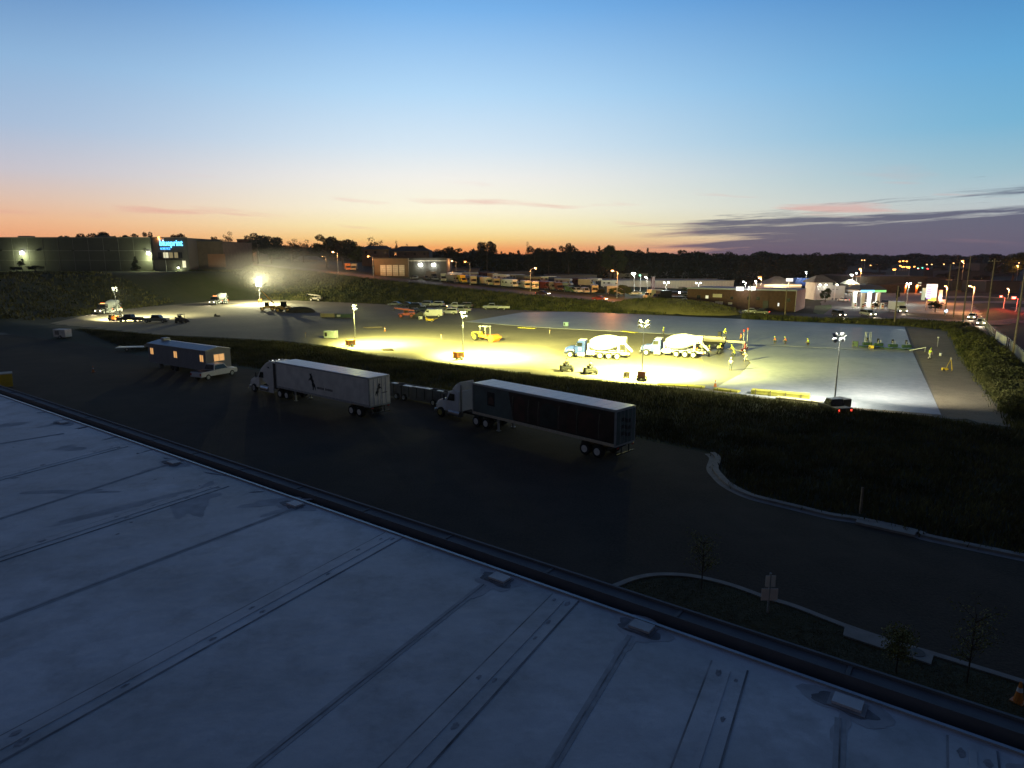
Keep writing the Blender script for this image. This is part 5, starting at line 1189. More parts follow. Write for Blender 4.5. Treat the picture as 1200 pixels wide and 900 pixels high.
# houses with dark roofs on the skyline
def house(label, px0, px1, pyr, pye, Y, m, rm, depth=10, hip=2.5):
    x0, x1 = X(px0, Y), X(px1, Y); t, w, L, H = building(label, x0, x1, Y, Zp(px0, pye, Y), depth, m, name='house', cat='house', parapet=False)
    gable_roof(t, L, depth, H, Zp(px0, pyr, Y + depth / 2) - Zp(px0, pye, Y), rm, .5, hip)
    n = max(1, int(L / 4))
    for i in range(n):
        b = MB(); b.box((-L / 2 + L * (i + .5) / n, -.03, H - 1.6), (1.1, .08, 1.3)); b.build('window', M_glass, w)
    return t
house('low dark roofed house on the skyline left of the tan loading building', 424, 456, 288, 292, 340, M_brown, M_darkroof)
house('wide dark roofed house on the skyline above the loading building', 458, 503, 288.5, 294, 345, M_brown, M_darkroof, 14, 5)
house('dim house roof far behind the yard, right of the smoky haze', 344, 372, 300, 305, 360, M_greyw, M_roofg)
# tan loading building and grey hall with two wall lamps
Y = 276; t, w, L, H = building('tan building with four pale loading doors behind the road', X(438, Y), X(478, Y), Y, Zp(455, 303, Y), 30, mat('tan_block', (.16, .12, .08), .85, var=.12, scale=.5), M_darkroof)
for i, px in enumerate((449, 456.3, 463.6, 471)):
    q = atY(px, 318.5, Y) - t.location; b = MB(); b.box((q.x, -.06, 2.3), (2.2, .1, 4.4)); d = b.build('loading_door', M_dwhite, w)
    b = MB(); [b.box((q.x, -.12, .6 + .85 * k), (2.2, .02, .06)) for k in range(5)]; b.build('door_rib', M_greyw, d)
lamp('POINT', (-2, -9, 8), (1, .6, .35), 150, t)
Y = 278; t, w, L, H = building('dark grey hall with two bright white wall lamps', X(478.5, Y), X(523, Y), Y, Zp(500, 303, Y), 26, mat('dim_grey_wall', (.1, .1, .1), .85), M_darkroof)
walllamp(t, 493, 310, Y, 150, (1, 1, .8), .75); walllamp(t, 508.3, 310, Y, 150, (1, 1, .8), .75)
b = MB(); b.box((0, -.05, H - .9), (L, .1, .3)); b.build('fascia', M_dwhite, w)
# long pale building
Y = 290; t, w, L, H = building('long white low building lit by lot lamps in the middle distance', X(707, Y), X(862, Y), Y, Zp(780, 329.5, Y), 24, M_lightw, mat('pale_roof', (.35, .36, .38), .8), base=.5)
b = MB(); [b.box((-L / 2 + 1.2 * k, -.03, H / 2), (.07, .05, H)) for k in range(1, int(L / 1.2))]; b.build('panel_rib', M_dwhite, w)
b = MB(); [b.box((x, -.05, 1.4), (3, .08, 2.8)) for x in (-20, -8, 6, 19)]; b.build('door', M_greyw, w)
Y = 262; t = thing('chimney_stack', 'dark red square stack standing before the long white building', 'chimney', (X(766.5, Y), Y, h(X(766.5, Y), Y))); b = MB(); b.box((0, 0, 2.9), (1.3, 1.3, 5.8)); s_ = b.build('shaft', PAINT['maroon'], t); b = MB(); b.box((0, 0, 5.9), (1.6, 1.6, .25)); b.build('cap', M_darkroof, t)
for px0, px1, py, YY, lb in [(500, 560, 316, 330, 'long grey shed roof at the back left of the vehicle yard'), (640, 700, 323, 320, 'long low shed with a purplish roof behind the vehicle yard'), (560, 625, 319, 335, 'dim shed behind the middle of the vehicle yard'), (715, 760, 321, 345, 'dim bluish flat building left behind the long white one'), (770, 850, 318.5, 370, 'faint flat roofed building far behind the long white one')]:
    building(lb, X(px0, YY), X(px1, YY), YY, Zp(px0, py, YY), 20, M_greyw, M_roofg)
# brick building along the road (site aligned)
pR = roadp(9, -19); Lb = 32.0
bk = thing('brick_building', 'long low brown brick building facing the slab, small lit signs on its front', 'building', (pR.x, pR.y, 0), UA)
HB = 6.1; b = MB(); b.box((-Lb / 2, 9, HB / 2 - .5), (Lb, 18, HB + 1)); w = b.build('wall', M_brick, bk)
b = MB(); b.box((-Lb / 2, 9, HB + .06), (Lb + .4, 18.4, .12)); b.box((-Lb / 2, -.12, HB + .15), (Lb + .44, .2, .45)); b.build('roof', mat('bluish_roof', (.3, .32, .42), .7), bk)
b = MB(); b.box((.06, 9, HB / 2), (.12, 17.9, HB - .02)); b.build('side_panel', M_lightw, w)
for k, (u, z, ww, hh_, mm) in enumerate([(10.5, 3.6, 1.0, 1.0, M_glass), (25.8, 3.6, .9, 1.0, M_winw), (13.2, 3.6, .9, 1.0, M_glass), (28.4, 3.5, 1.1, 1.2, M_glass), (4.6, 2.0, .45, 1.0, M_signw), (18.2, 3.5, .8, .9, M_glass), (1.9, 3.4, 1.0, 1.0, M_glass)]):
    win(w, (-u, -.04, z), ww, hh_, mm, fr=M_brown)
b = MB(); b.box((-8.2, -.05, 1.5), (1.6, .1, 3.0)); b.build('door', M_chassis, w)
for u, z, ww, hh_ in [(22.6, 4.1, 2.8, 1.05), (22.0, 1.9, 2.3, .9), (24.6, 1.7, 2.2, .7), (18.6, 1.8, 1.2, .7)]:
    b = MB(); b.box((-u, -.12, z), (ww, .12, hh_)); b.build('wall_panel', M_cream, w)
rsn = thing('roof_sign', 'pair of bright white lit panels on the brick building roof edge', 'sign', roadp(9 + 15.6, -18.6) + Vector((0, 0, HB + .3)), UA)
b = MB(); b.box((-.3, 0, .0), (2.2, .25, 1.2)); b.build('panel', M_signw, rsn); b = MB(); b.box((3.2, 0, .2), (2.2, .25, 1.2)); b.build('panel', M_signw, rsn); b = MB(); [b.box((x, .2, -.2), (.1, .1, 1.4)) for x in (-.3, 3.2)]; b.build('bracket', M_galv, rsn)
lamp('POINT', (1.4, -2, -.8), (1, .98, .85), 350, rsn)
# shops behind the brick building
Y = 262; t, w, L, H = building('gabled shop with a warm light strip behind the brick building', X(898, Y), X(942, Y), Y, Zp(920, 333, Y), 12, M_cream, base=0, parapet=False); gable_roof(t, L * .62, 12, H, 2.9, M_roofg, .5, 4)
b = MB(); b.box((0, -.15, H - .55), (L, .25, .55)); b.build('light_strip', light_mat('warm_strip', (1, .75, .4), 1.3), w); lamp('POINT', (-2, -4, H - .6), (1, .8, .45), 3000, t)
Y = 266; t = thing('blue_canopy', 'dark blue pitched canopy with a white post right of the gabled shop', 'canopy', (X(941, Y), Y, 0)); b = MB(); b.box((0, 0, 6.2), (7.5, 5, 3.2), taper=.6); b.build('roof', mat('royal_blue', (.02, .06, .28), .5), t); b = MB(); [b.box((s * 3.3, -2.2, 2.3), (.25, .25, 4.6)) for s in (-1, 1)]; b.build('post', M_white, t)
sg2 = thing('sign_board', 'small white lit sign over the warm light strip', 'sign', (X(927.5, 258), 258, 0)); b = MB(); b.box((0, 0, Zp(927, 328, 258)), (2.6, .3, 1.2)); b.build('panel', M_signw, sg2); b = MB(); b.box((0, 0.3, 3.6), (.3, .3, 7.2)); b.build('post', M_galv, sg2)
Y = 250; t, w, L, H = building('white pavilion with a hipped grey roof and bright lamps left of the forecourt', X(958, Y), X(979, Y), Y, Zp(968, 331, Y), 8, M_lightw, base=0, parapet=False); gable_roof(t, L, 8, H, 2.6, M_roofg, 1.2, 3.2)
for px in (960, 967, 980): walllamp(t, px, 333.5, Y - .2, 70, (1, 1, .85), .28)
b = MB(); [b.box((x, -1.6, H / 2), (.3, .3, H)) for x in (-3.6, 3.6)]; b.build('column', M_white, t)
Y = 262; t, w, L, H = building('plain white box shaped shed at the back of the forecourt', X(976.5, Y), X(994, Y), Y, Zp(985, 336, Y), 6, M_lightw, M_lightw, base=0)
b = MB(); b.box((-1, -.05, H - 1.0), (2.4, .08, .3)); b.build('stripe', M_greyw, w); lamp('POINT', (0, -4, 4.5), (1, 1, .85), 250, t)
Y = 300; t, w, L, H = building('small tan building glowing under lamps left of the big store', X(998, Y), X(1010, Y), Y, Zp(1004, 333, Y), 8, M_cream, base=0, parapet=False); gable_roof(t, L, 8, H, 1.8, M_cream, .3, 1.5); lamp('POINT', (0, -4, 4), (1, .7, .3), 400, t)
Y = 305; t, w, L, H = building('wide dark flat roofed store behind the gas station', X(1011, Y), X(1090, Y), Y, Zp(1050, 324.5, Y), 40, M_brown, M_darkroof, base=0)
b = MB(); b.box((0, -2, H * .55), (L, 4, .5)); b.build('awning', M_darkroof, w); 
for px, mm in ((1077.5, M_winw), (1079.5, M_signw)): q = atY(px, 333 if px < 1079 else 344, Y) - t.location; win(w, (q.x, -.05, q.z), 1.6, 1.8, mm, fr=M_brown)
for px in (1059.8, 1072.8): q = atY(px, 341.5, Y - 5) - t.location; lamp('POINT', (q.x, -6, 3), (1, .35, .15), 1200, t); b = MB(); b.box((q.x, -5.5, 1.7), (.7, .5, 3.4)); pst = b.build('column', M_orange, t); b = MB(); b.ell((q.x, -5.9, 3.6), (.4, .3, .3)); b.build('lens', M_amberc, pst)
for px0, px1, py, YY, lb in [(1088, 1112, 326, 330, 'dark low roof behind the price sign'), (1115, 1150, 318, 420, 'dim long roof between the tall utility poles'), (1150, 1198, 309, 500, 'pale windowed far building on the right hillside'), (1012, 1040, 320, 420, 'dark flat roof left of the glowing far lamps'), (1085, 1105, 316, 450, 'dim house roof right of the glowing far lamps'), (1160, 1200, 330, 300, 'low dark building behind the red traffic lights'), (1120, 1140, 329, 320, 'small dim shed between two utility poles'), (875, 897, 318, 380, 'dim grey roof behind the strong orange lamp'), (930, 960, 317, 400, 'faint roof far behind the blue canopy'), (985, 1005, 322, 360, 'dark shed behind the brightest white lamp')]:
    building(lb, X(px0, YY), X(px1, YY), YY, Zp(px0, py, YY), 16, mat('dim_wall', (.09, .085, .08), .85), M_darkroof)
# gas station canopy
Y = 205; gx0, gx1 = X(1013, Y), X(1043, Y); cx = (gx0 + gx1) / 2; GL = gx1 - gx0
gs = thing('gas_station_canopy', 'gas station canopy with blue and green lit fascia over the pumps', 'canopy', (cx, Y, 0)); zc = Zp(1028, 340, Y); zc0 = zc - .9
b = MB(); b.add([(-GL / 2 - .3, -.2, zc), (GL / 2 + .3, -.2, zc), (GL / 2 + .3, 9.2, zc), (-GL / 2 - .3, 9.2, zc), (-GL / 2 + .8, 2.5, zc + 1.3), (GL / 2 - .8, 2.5, zc + 1.3), (GL / 2 - .8, 6.5, zc + 1.3), (-GL / 2 + .8, 6.5, zc + 1.3)], [(0, 3, 2, 1), (4, 5, 6, 7), (0, 1, 5, 4), (1, 2, 6, 5), (2, 3, 7, 6), (3, 0, 4, 7)]); b.build('roof', mat('slate_blue_roof', (.09, .1, .15), .8), gs)
b = MB(); b.box((-GL * .24, -.05, zc - .3), (GL * .52, .1, .6)); f = b.build('fascia', M_signc, gs); b = MB(); b.box((GL * .26, -.05, zc - .3), (GL * .47, .1, .6)); b.build('fascia', M_signg, gs)
b = MB(); b.box((0, 4.5, zc - .62), (GL - .1, 9, .06)); b.build('soffit', light_mat('soffit_light', (1, 1, .9), .9), gs)
for k in (-1, 1):
    b = MB(); b.box((k * GL * .3, 1.5, zc0 / 2), (.9, .9, zc0)); b.build('column', M_white, gs); b = MB(); b.box((k * GL * .3, 6.5, zc0 / 2), (.9, .9, zc0)); b.build('column', M_white, gs)
    lamp('AREA', (k * 2.0, 4.5, zc - .75), (1, 1, .85), 850, gs).data.size = 3.5
for k, u in enumerate((-.34, .0, .34)):
    for yy in (1.5, 6):
        t = thing('fuel_pump', 'white fuel pump on an island under the canopy', 'fuel pump', (cx + GL * u * 1.15, Y + yy - 1.6, .04), 0, 'fuel pumps under the gas station canopy')
        b = MB(); b.box((0, 0, .95), (.8, .55, 1.7)); pb = b.build('body', M_white, t, bevel=.03); b = MB(); b.box((0, -.285, 1.35), (.5, .02, .45)); b.build('display', M_chassis, pb); b = MB(); b.box((0, -.285, .8), (.6, .02, .3)); b.build('band', M_red, pb); b = MB(); b.box((0, 0, .05), (1.2, 1.0, .1)); b.build('island', M_kerb, t)
# price sign
Y = 200; ps = thing('price_sign', 'tall illuminated white price sign with blue rows and a yellow foot beside the crossing', 'sign', (X(1096.5, Y), Y, 0)); za, zb = Zp(1096, 352.5, Y), Zp(1096, 333, Y); wS = X(1102.5, Y) - X(1090.5, Y)
b = MB(); b.box((0, 0, (za + 1 + zb) / 2), (wS, .5, zb - za - 1)); pn = b.build('panel', M_signw, ps)
for i in range(6): b = MB(); b.box((-wS * .27, -.29, zb - .8 - i * .68), (wS * .44, .08, .44)); b.build('price_row', M_signv, pn)
b = MB(); b.box((wS * .15, 0, za + .5), (wS * .7, .5, 1.0)); b.build('lower_panel', M_signy, ps); b = MB(); [b.box((s * wS * .35, .1, za / 2), (.3, .3, za)) for s in (-1, 1)]; b.build('post', M_galv, ps)
b = MB(); b.box((-wS * .5 - .7, .1, za + 2.0), (.9, .4, 3.6)); b.build('side_panel', mat('pale_panel', (.4, .45, .35), .6, emit=(.8, 1, .7), es=.35), ps)
lamp('POINT', (0, -5, 4), (1, 1, .95), 300, ps, name='price_sign_light')
Y = 196; t = thing('totem_sign', 'orange red totem sign right of the illuminated price sign', 'sign', (X(1107.5, Y), Y, 0)); b = MB(); b.box((0, 0, 3.6), (1.0, .4, 5.4)); b.build('panel', light_mat('red_orange_sign', (1, .16, .03), .55), t); b = MB(); b.box((0, .1, .5), (.3, .3, 1)); b.build('post', M_galv, t); b = MB(); b.box((1.3, 0, 2.8), (1.3, .3, 1.3)); b.build('side_panel', light_mat('red_orange_sign2', (1, .12, .02), .4), t)
t = thing('globe_sign', 'small bluish white lit round sign low on the verge near the totem', 'sign', at(1108, 370)); b = MB(); b.ell((0, 0, 1.3), (.5, .25, .55)); b.build('panel', light_mat('ice_sign', (.7, .85, 1), 1.6), t); b = MB(); b.tube((0, 0, 0), (0, 0, .9), .08, n=6); b.build('post', M_galv, t)
# tanker-like white truck and cars around the gas station
car('box', 'white', 'white box truck with headlights standing right of the pumps', at(1051.5, 366, .04), R(-95), lights='h')
for px, py, k, c, rz, li, lb, nm in [(982.5, 371.5, 'suv', 'black', -92, 'h', 'dark car with headlights leaving the forecourt towards us', 'car'), (1016.5, 371, 'suv', 'silver', -85, 'h', 'pale car with headlights entering the road right of the forecourt exit', 'car'),
        (988, 353.5, 'sedan', 'white', 100, 't', 'white car with red tail lights at the back of the forecourt', 'car'), (1014, 358, 'suv', 'white', 60, 't', 'white car at the left pump under the canopy', 'car'),
        (1037, 358, 'suv', 'maroon', 110, '', 'dark red car at the right pump under the canopy', 'car'), (1139, 374, 'sedan', 'white', -130, 'h', 'left of the two oncoming cars with headlights at the crossing', 'car'),
        (1149, 381, 'sedan', 'silver', -125, 'h', 'right of the two oncoming cars with headlights at the crossing', 'car'), (880, 367.5, 'sedan', 'silver', 149, '', 'silver car parked before the brick building', 'parked_car'),
        (891, 368.5, 'sedan', 'black', 149, 't', 'black car right of the silver one before the brick building', 'parked_car'), (832, 357.5, 'box', 'grey', 150, '', 'long grey vehicle at the left end of the brick building', 'box_truck')]:
    p = hit(px, py); car(k, c, lb, (p.x, p.y, max(p.z, .0) + .1), R(rz), None, li, name=nm)
# cars on the climbing road and in its lots
for px, py, k, c, rz, li, lb in [(649, 345, 'sedan', 'maroon', 0, 'ht', 'dark red car with lights on driving on the climbing road'), (706, 352, 'sedan', 'red', 0, 'h', 'red car with headlights near the orange lit street lamp')]:
    p = hit(px, py); a, d = frame(p.x, p.y); q = roadp(a, -3.5); car(k, c, lb, (q.x, q.y, h(q.x, q.y) + .1), UA, None, li, name='car')
for px, py, Y, k, c, rz, lb in [(765.5, 347, 226, 'box', 'cream', -145, 'cream box truck parked at the driveway before the long white building'), (745, 343, 240, 'sedan', 'white', 170, 'white car left of the cream box truck at the driveway'),
        (776, 349, 222, 'box', 'black', -150, 'dark truck directly right of the cream box truck'), (790, 347, 240, 'suv', 'black', 150, 'left dark car in the lot left of the brick building'),
        (800, 346, 242, 'suv', 'grey', 150, 'grey car in the middle of the lot left of the brick building'), (811, 347, 240, 'sedan', 'black', 150, 'right dark car in the lot left of the brick building'), (822, 352, 220, 'sedan', 'silver', 149, 'silver roofed car by the left corner of the brick building')]:
    p = on(px, Y); car(k, c, lb, (p.x, p.y, p.z + .1), R(rz))
YG = 'vehicles stored in the yard beyond the road'
yard = [(487, 267, 'sedan', 'silver', 'left of three parked cars under the two wall lamps'), (499, 267, 'sedan', 'grey', 'middle of three parked cars under the two wall lamps'), (510, 267, 'sedan', 'silver', 'right of three parked cars under the two wall lamps'),
        (520, 262, 'box', 'silver', 'silver truck at the left end of the vehicle yard'), (531, 258, 'box', 'grey', 'grey box truck left of the yellow truck in the yard'), (540, 257, 'box', 'yellow', 'yellow box truck beneath the yard street lamp'),
        (548.5, 259, 'box', 'blue', 'blue box truck right of the yellow truck'), (555, 255, 'box', 'tan', 'tan box truck right of the yard street lamp'), (563, 258, 'camper', 'darkblue', 'dark blue camper in the left half of the yard'), (570, 253, 'box', 'cream', 'cream box truck left of the yellowish camper'),
        (580, 252, 'camper', 'tan', 'yellowish tan camper in the middle of the yard'), (590, 254, 'van', 'grey', 'grey van right of the yellowish camper'), (597, 249, 'camper', 'white', 'white camper left of the yard second street lamp'), (607, 251, 'van', 'silver', 'silver van right of the white camper'),
        (616, 246, 'camper', 'cream', 'cream motorhome just left of the second street lamp'), (627, 244, 'camper', 'cream', 'cream motorhome behind the second street lamp'), (636, 247, 'camper', 'maroon', 'maroon motorhome in the right half of the yard'), (645, 246, 'box', 'grey', 'grey truck above the driving dark red car'),
        (654, 243, 'box', 'maroon', 'maroon truck right of the driving dark red car'), (662, 244, 'box', 'darkblue', 'dark blue truck left of the green van'), (668, 240, 'van', 'green', 'green van in the right half of the yard'), (676, 238, 'pickup', 'white', 'white pickup truck near the right end of the yard'), (686, 238, 'van', 'silver', 'silver van at the right end of the yard'), (697, 240, 'camper', 'tan', 'tan camper behind the orange bushes'), (722, 236, 'box', 'cream', 'cream truck lit orange behind the tall street lamp'),
        (408, 292, 'box', 'orange', 'orange lit box truck standing left of the tan loading building'), (416, 293, 'box', 'tan', 'tan truck right behind the orange lit truck')]
for i, (px, Y, k, c, lb) in enumerate(yard):
    p = on(px, Y); car(k, c, lb, (p.x, p.y, p.z + .05), R(-70 + (i * 37 % 50) - 25), YG)
for i in range(24):
    px = 506 + i * 9.1; Y = 272 + (i * 29 % 17); p = on(px, Y); k = ('box', 'camper', 'van', 'camper')[i % 4]; c = ('grey', 'silver', 'darkblue', 'white', 'tan', 'maroon')[i * 5 % 6]
    wide = 'dim stored vehicle in the crowded back rows of the yard'
    car(k, c, wide, (p.x, p.y, p.z + .05), R(-60 + i * 23 % 60), 'dim vehicles in the back rows of the yard')

# ------------------------------------------------------------------ fence on the right
fn = thing('fence', 'grey mesh fence with pale panels along the bank on the right', 'fence', (0, 0, 0)); fn['label'] = 'grey mesh fence with pale panels along the weedy bank on the right'
fp = [at(1148, 379), at(1164, 397), at(1180, 408), at(1206, 434), at(1250, 474), at(1330, 545)]
for i in range(len(fp) - 1):
    a, c = fp[i], fp[i + 1]; d = c - a; n = max(1, round(d.length / 3)); u = d / n
    for k in range(n):
        p = a + u * k; b = MB(); b.tube((p.x, p.y, h(p.x, p.y) - .1), (p.x, p.y, h(p.x, p.y) + 1.9), .04, n=5); b.build('post', M_galv, fn)
    za_ = (h(a.x, a.y), h(c.x, c.y)); b = MB(); b.tube((a.x, a.y, za_[0] + 1.85), (c.x, c.y, za_[1] + 1.85), .025, n=5); b.tube((a.x, a.y, za_[0] + .95), (c.x, c.y, za_[1] + .95), .02, n=5); b.build('rail', M_galv, fn)
    if i in (1, 2):
        b = MB(); nn = Vector((-d.y, d.x, 0)).normalized() * .03; o_ = [a + d * .15, c - d * .1]; b.add([(p.x + s * nn.x, p.y + s * nn.y, za_[0] + z) for s in (-1, 1) for p, z in ((o_[0], .2), (o_[1], .2), (o_[1], 1.7), (o_[0], 1.7))], [(0, 1, 2, 3), (4, 5, 6, 7), (0, 1, 5, 4), (1, 2, 6, 5), (2, 3, 7, 6), (3, 0, 4, 7)]); b.build('panel', M_dwhite if i == 1 else M_greyw, fn)

# ------------------------------------------------------------------ sign post, drain slabs, posts by the kerb
p = at(899.5, 718, .1)
t = thing('sign_post', 'sign post showing the pale backs of two stacked pairs of signs on the grass island', 'sign', p, 0)
q = atY(900, 674, p.y); Hs = q.z + .1 - p.z
sz = p.y / F_PX
b = MB(); b.box((0, 0, Hs / 2), (.07, .07, Hs)); b.build('post', M_galv, t)
M_signback = mat('sign_back', (.8, .74, .66), .6, var=.05)
b = MB()
zc2 = (atY(900, 680.5, p.y).z - p.z); zc3 = (atY(900, 696, p.y).z - p.z)
for s in (-1, 1):
    b = MB(); b.box((s * sz * 3.6, -.05, zc2), (sz * 5.4, .02, sz * 15)); b.build('sign_plate', M_signback, t)
    b = MB(); b.box((s * sz * 5.6, -.055, zc3), (sz * 9.6, .02, sz * 16)); b.build('sign_plate', mat('sign_back_pink', (.8, .66, .58), .6, var=.05), t)
def islab(label, pts, z, hole=None):
    P = [at(px, py, z) for px, py in pts]; c = sum(P, Vector()) / len(P)
    t = thing('drain_slab', label, 'drain', (c.x, c.y, 0)); b = MB(); n = len(P)
    b.add([(q.x - c.x, q.y - c.y, .02) for q in P] + [(q.x - c.x, q.y - c.y, z) for q in P], [tuple(range(n)), tuple(range(n, 2 * n))] + [(i, (i + 1) % n, (i + 1) % n + n, i + n) for i in range(n)]); s_ = b.build('slab', M_kerb, t)
    if hole:
        q = at(*hole, z) - Vector((c.x, c.y, 0)); b = MB(); b.lathe([(0, .33), (.012, .33)], (q.x, q.y, z + .001), n=16); b.build('grate', M_chassis, t)
islab('pale concrete drain slab on the island kerb, left of the small tree', [(990, 733.5), (988, 744), (1036, 760), (1046, 752)], .17)
islab('pale concrete drain slab with a dark grate right of the small tree on the kerb', [(1066, 758), (1062, 768), (1091, 778), (1094, 768)], .17, (1073, 764))
p = hit(1008, 602); t = thing('wooden_post', 'thin brown wooden post standing in the dark weeds behind the kerb', 'post', p); b = MB(); b.box((0, 0, .85), (.12, .12, 1.7)); b.build('post', M_wood, t)
islab('pale concrete inlet slab set in the far kerb below the wooden post', [(1004, 608), (1003, 611.5), (1072, 627), (1074, 622)], .16)

# ------------------------------------------------------------------ foliage
def leaf_mesh(name, m, clumps, n_leaf, size, seed, jitter=1.0, up=0.0):
    """many small leaf faces spread round clump centres (x, y, z, r)"""
    r = np.random.RandomState(seed); P = []
    for (x, y, z, R_) in clumps:
        k = max(4, int(n_leaf * (R_ ** 2))); u = r.normal(size=(k, 3)); u /= np.linalg.norm(u, axis=1)[:, None]; u *= (r.uniform(.35, 1.0, size=(k, 1)) ** .5) * R_ * jitter
        u[:, 2] *= .8; P.append(u + np.array([x, y, z]))
    P = np.concatenate(P); n = len(P)
    a = r.normal(size=(n, 3)); a /= np.linalg.norm(a, axis=1)[:, None]; b_ = np.cross(a, r.normal(size=(n, 3))); b_ /= np.linalg.norm(b_, axis=1)[:, None]
    s = size * r.uniform(.5, 1.3, size=(n, 1)); c = np.cross(a, b_)
    Vt = np.stack([P - a * s, P + b_ * s * .5, P + a * s, P - b_ * s * .5], 1).reshape(-1, 3)
    me = bpy.data.meshes.new(name); me.vertices.add(4 * n); me.vertices.foreach_set('co', Vt.ravel()); me.loops.add(4 * n); me.loops.foreach_set('vertex_index', np.arange(4 * n))
    me.polygons.add(n); me.polygons.foreach_set('loop_start', np.arange(0, 4 * n, 4)); me.polygons.foreach_set('loop_total', np.full(n, 4)); me.materials.append(m); me.update(calc_edges=True); return me
def tree_proto(name, kind, m, seed, sparse=False):
    """unit tree about 10 m tall"""
    r = random.Random(seed); t = thing(name, '', 'tree', (0, 0, -500))
    b = MB(); b.tube((0, 0, -.5), (.1, 0, 3.5), .3, .2, 8); b.tube((.1, 0, 3.5), (0, .1, 7.5), .2, .06, 7)
    cl = []
    for k in range(9):
        a = r.uniform(0, 6.28); z = r.uniform(2.8, 6.5); L_ = r.uniform(1.3, 3.0) * (1.1 if kind == 'round' else .7); e = (L_ * math.cos(a), L_ * math.sin(a), z + L_ * .6)
        b.tube((0, 0, z), e, .09, .03, 5)
        cl.append((*e, r.uniform(.9, 1.5)))
    b.build('trunk', M_trunk, t)
    if kind == 'round':
        for k in range(13): a = r.uniform(0, 6.28); z = r.uniform(3.4, 8.8); q = 3.1 * math.sqrt(max(.05, 1 - ((z - 6) / 3.6) ** 2)) * r.uniform(.4, 1); cl.append((q * math.cos(a), q * math.sin(a), z, r.uniform(.9, 1.6)))
    elif kind == 'cone':
        cl = []
        for k in range(20): z = 1.5 + 8.0 * (k / 20); a = r.uniform(0, 6.28); q = (10 - z) * .16; cl.append((q * math.cos(a), q * math.sin(a), z, .35 + (10 - z) * .12))
    else:
        for k in range(12): a = r.uniform(0, 6.28); z = r.uniform(5, 9.2); q = r.uniform(.3, 2.6); cl.append((q * math.cos(a), q * math.sin(a), z, r.uniform(.5, 1.1)))
    me = leaf_mesh('crown', m, cl, 170 if not sparse else 60, .23, seed); o = bpy.data.objects.new('crown', me); COL.objects.link(o); o.parent = t
    return t
PR = [tree_proto('broadleaf_tree', 'round', M_leafs[0], 1), tree_proto('broadleaf_tree', 'round', M_leafs[0], 2), tree_proto('broadleaf_tree', 'round', M_leafs[1], 3), tree_proto('bare_tree', 'open', M_leafs[2], 4, True), tree_proto('conifer_tree', 'cone', M_leafs[0], 5), tree_proto('broadleaf_tree', 'open', M_leafs[0], 6)]
used = set()
def tree(k, label, px, pytop, wpx, Y, group=None):
    p = on(px, Y); ztop = Zp(px, pytop, Y); H = max(2.0, ztop - p.z); W_ = wpx * Y / F_PX
    sx = W_ / (6.6 if k != 4 else 3.6); sz_ = H / 9.6
    loc = (p.x, p.y, p.z); rz = random.uniform(0, 6.28)
    if k not in used:
        used.add(k); t = PR[k]; t.location = loc; t.rotation_euler.z = rz; t.scale = (sx, sx, sz_); t['label'] = label
        if group: t['group'] = group
        return t
    return dup(PR[k], loc, rz, label, group, (sx, sx, sz_))
TG = 'trees on the skyline'
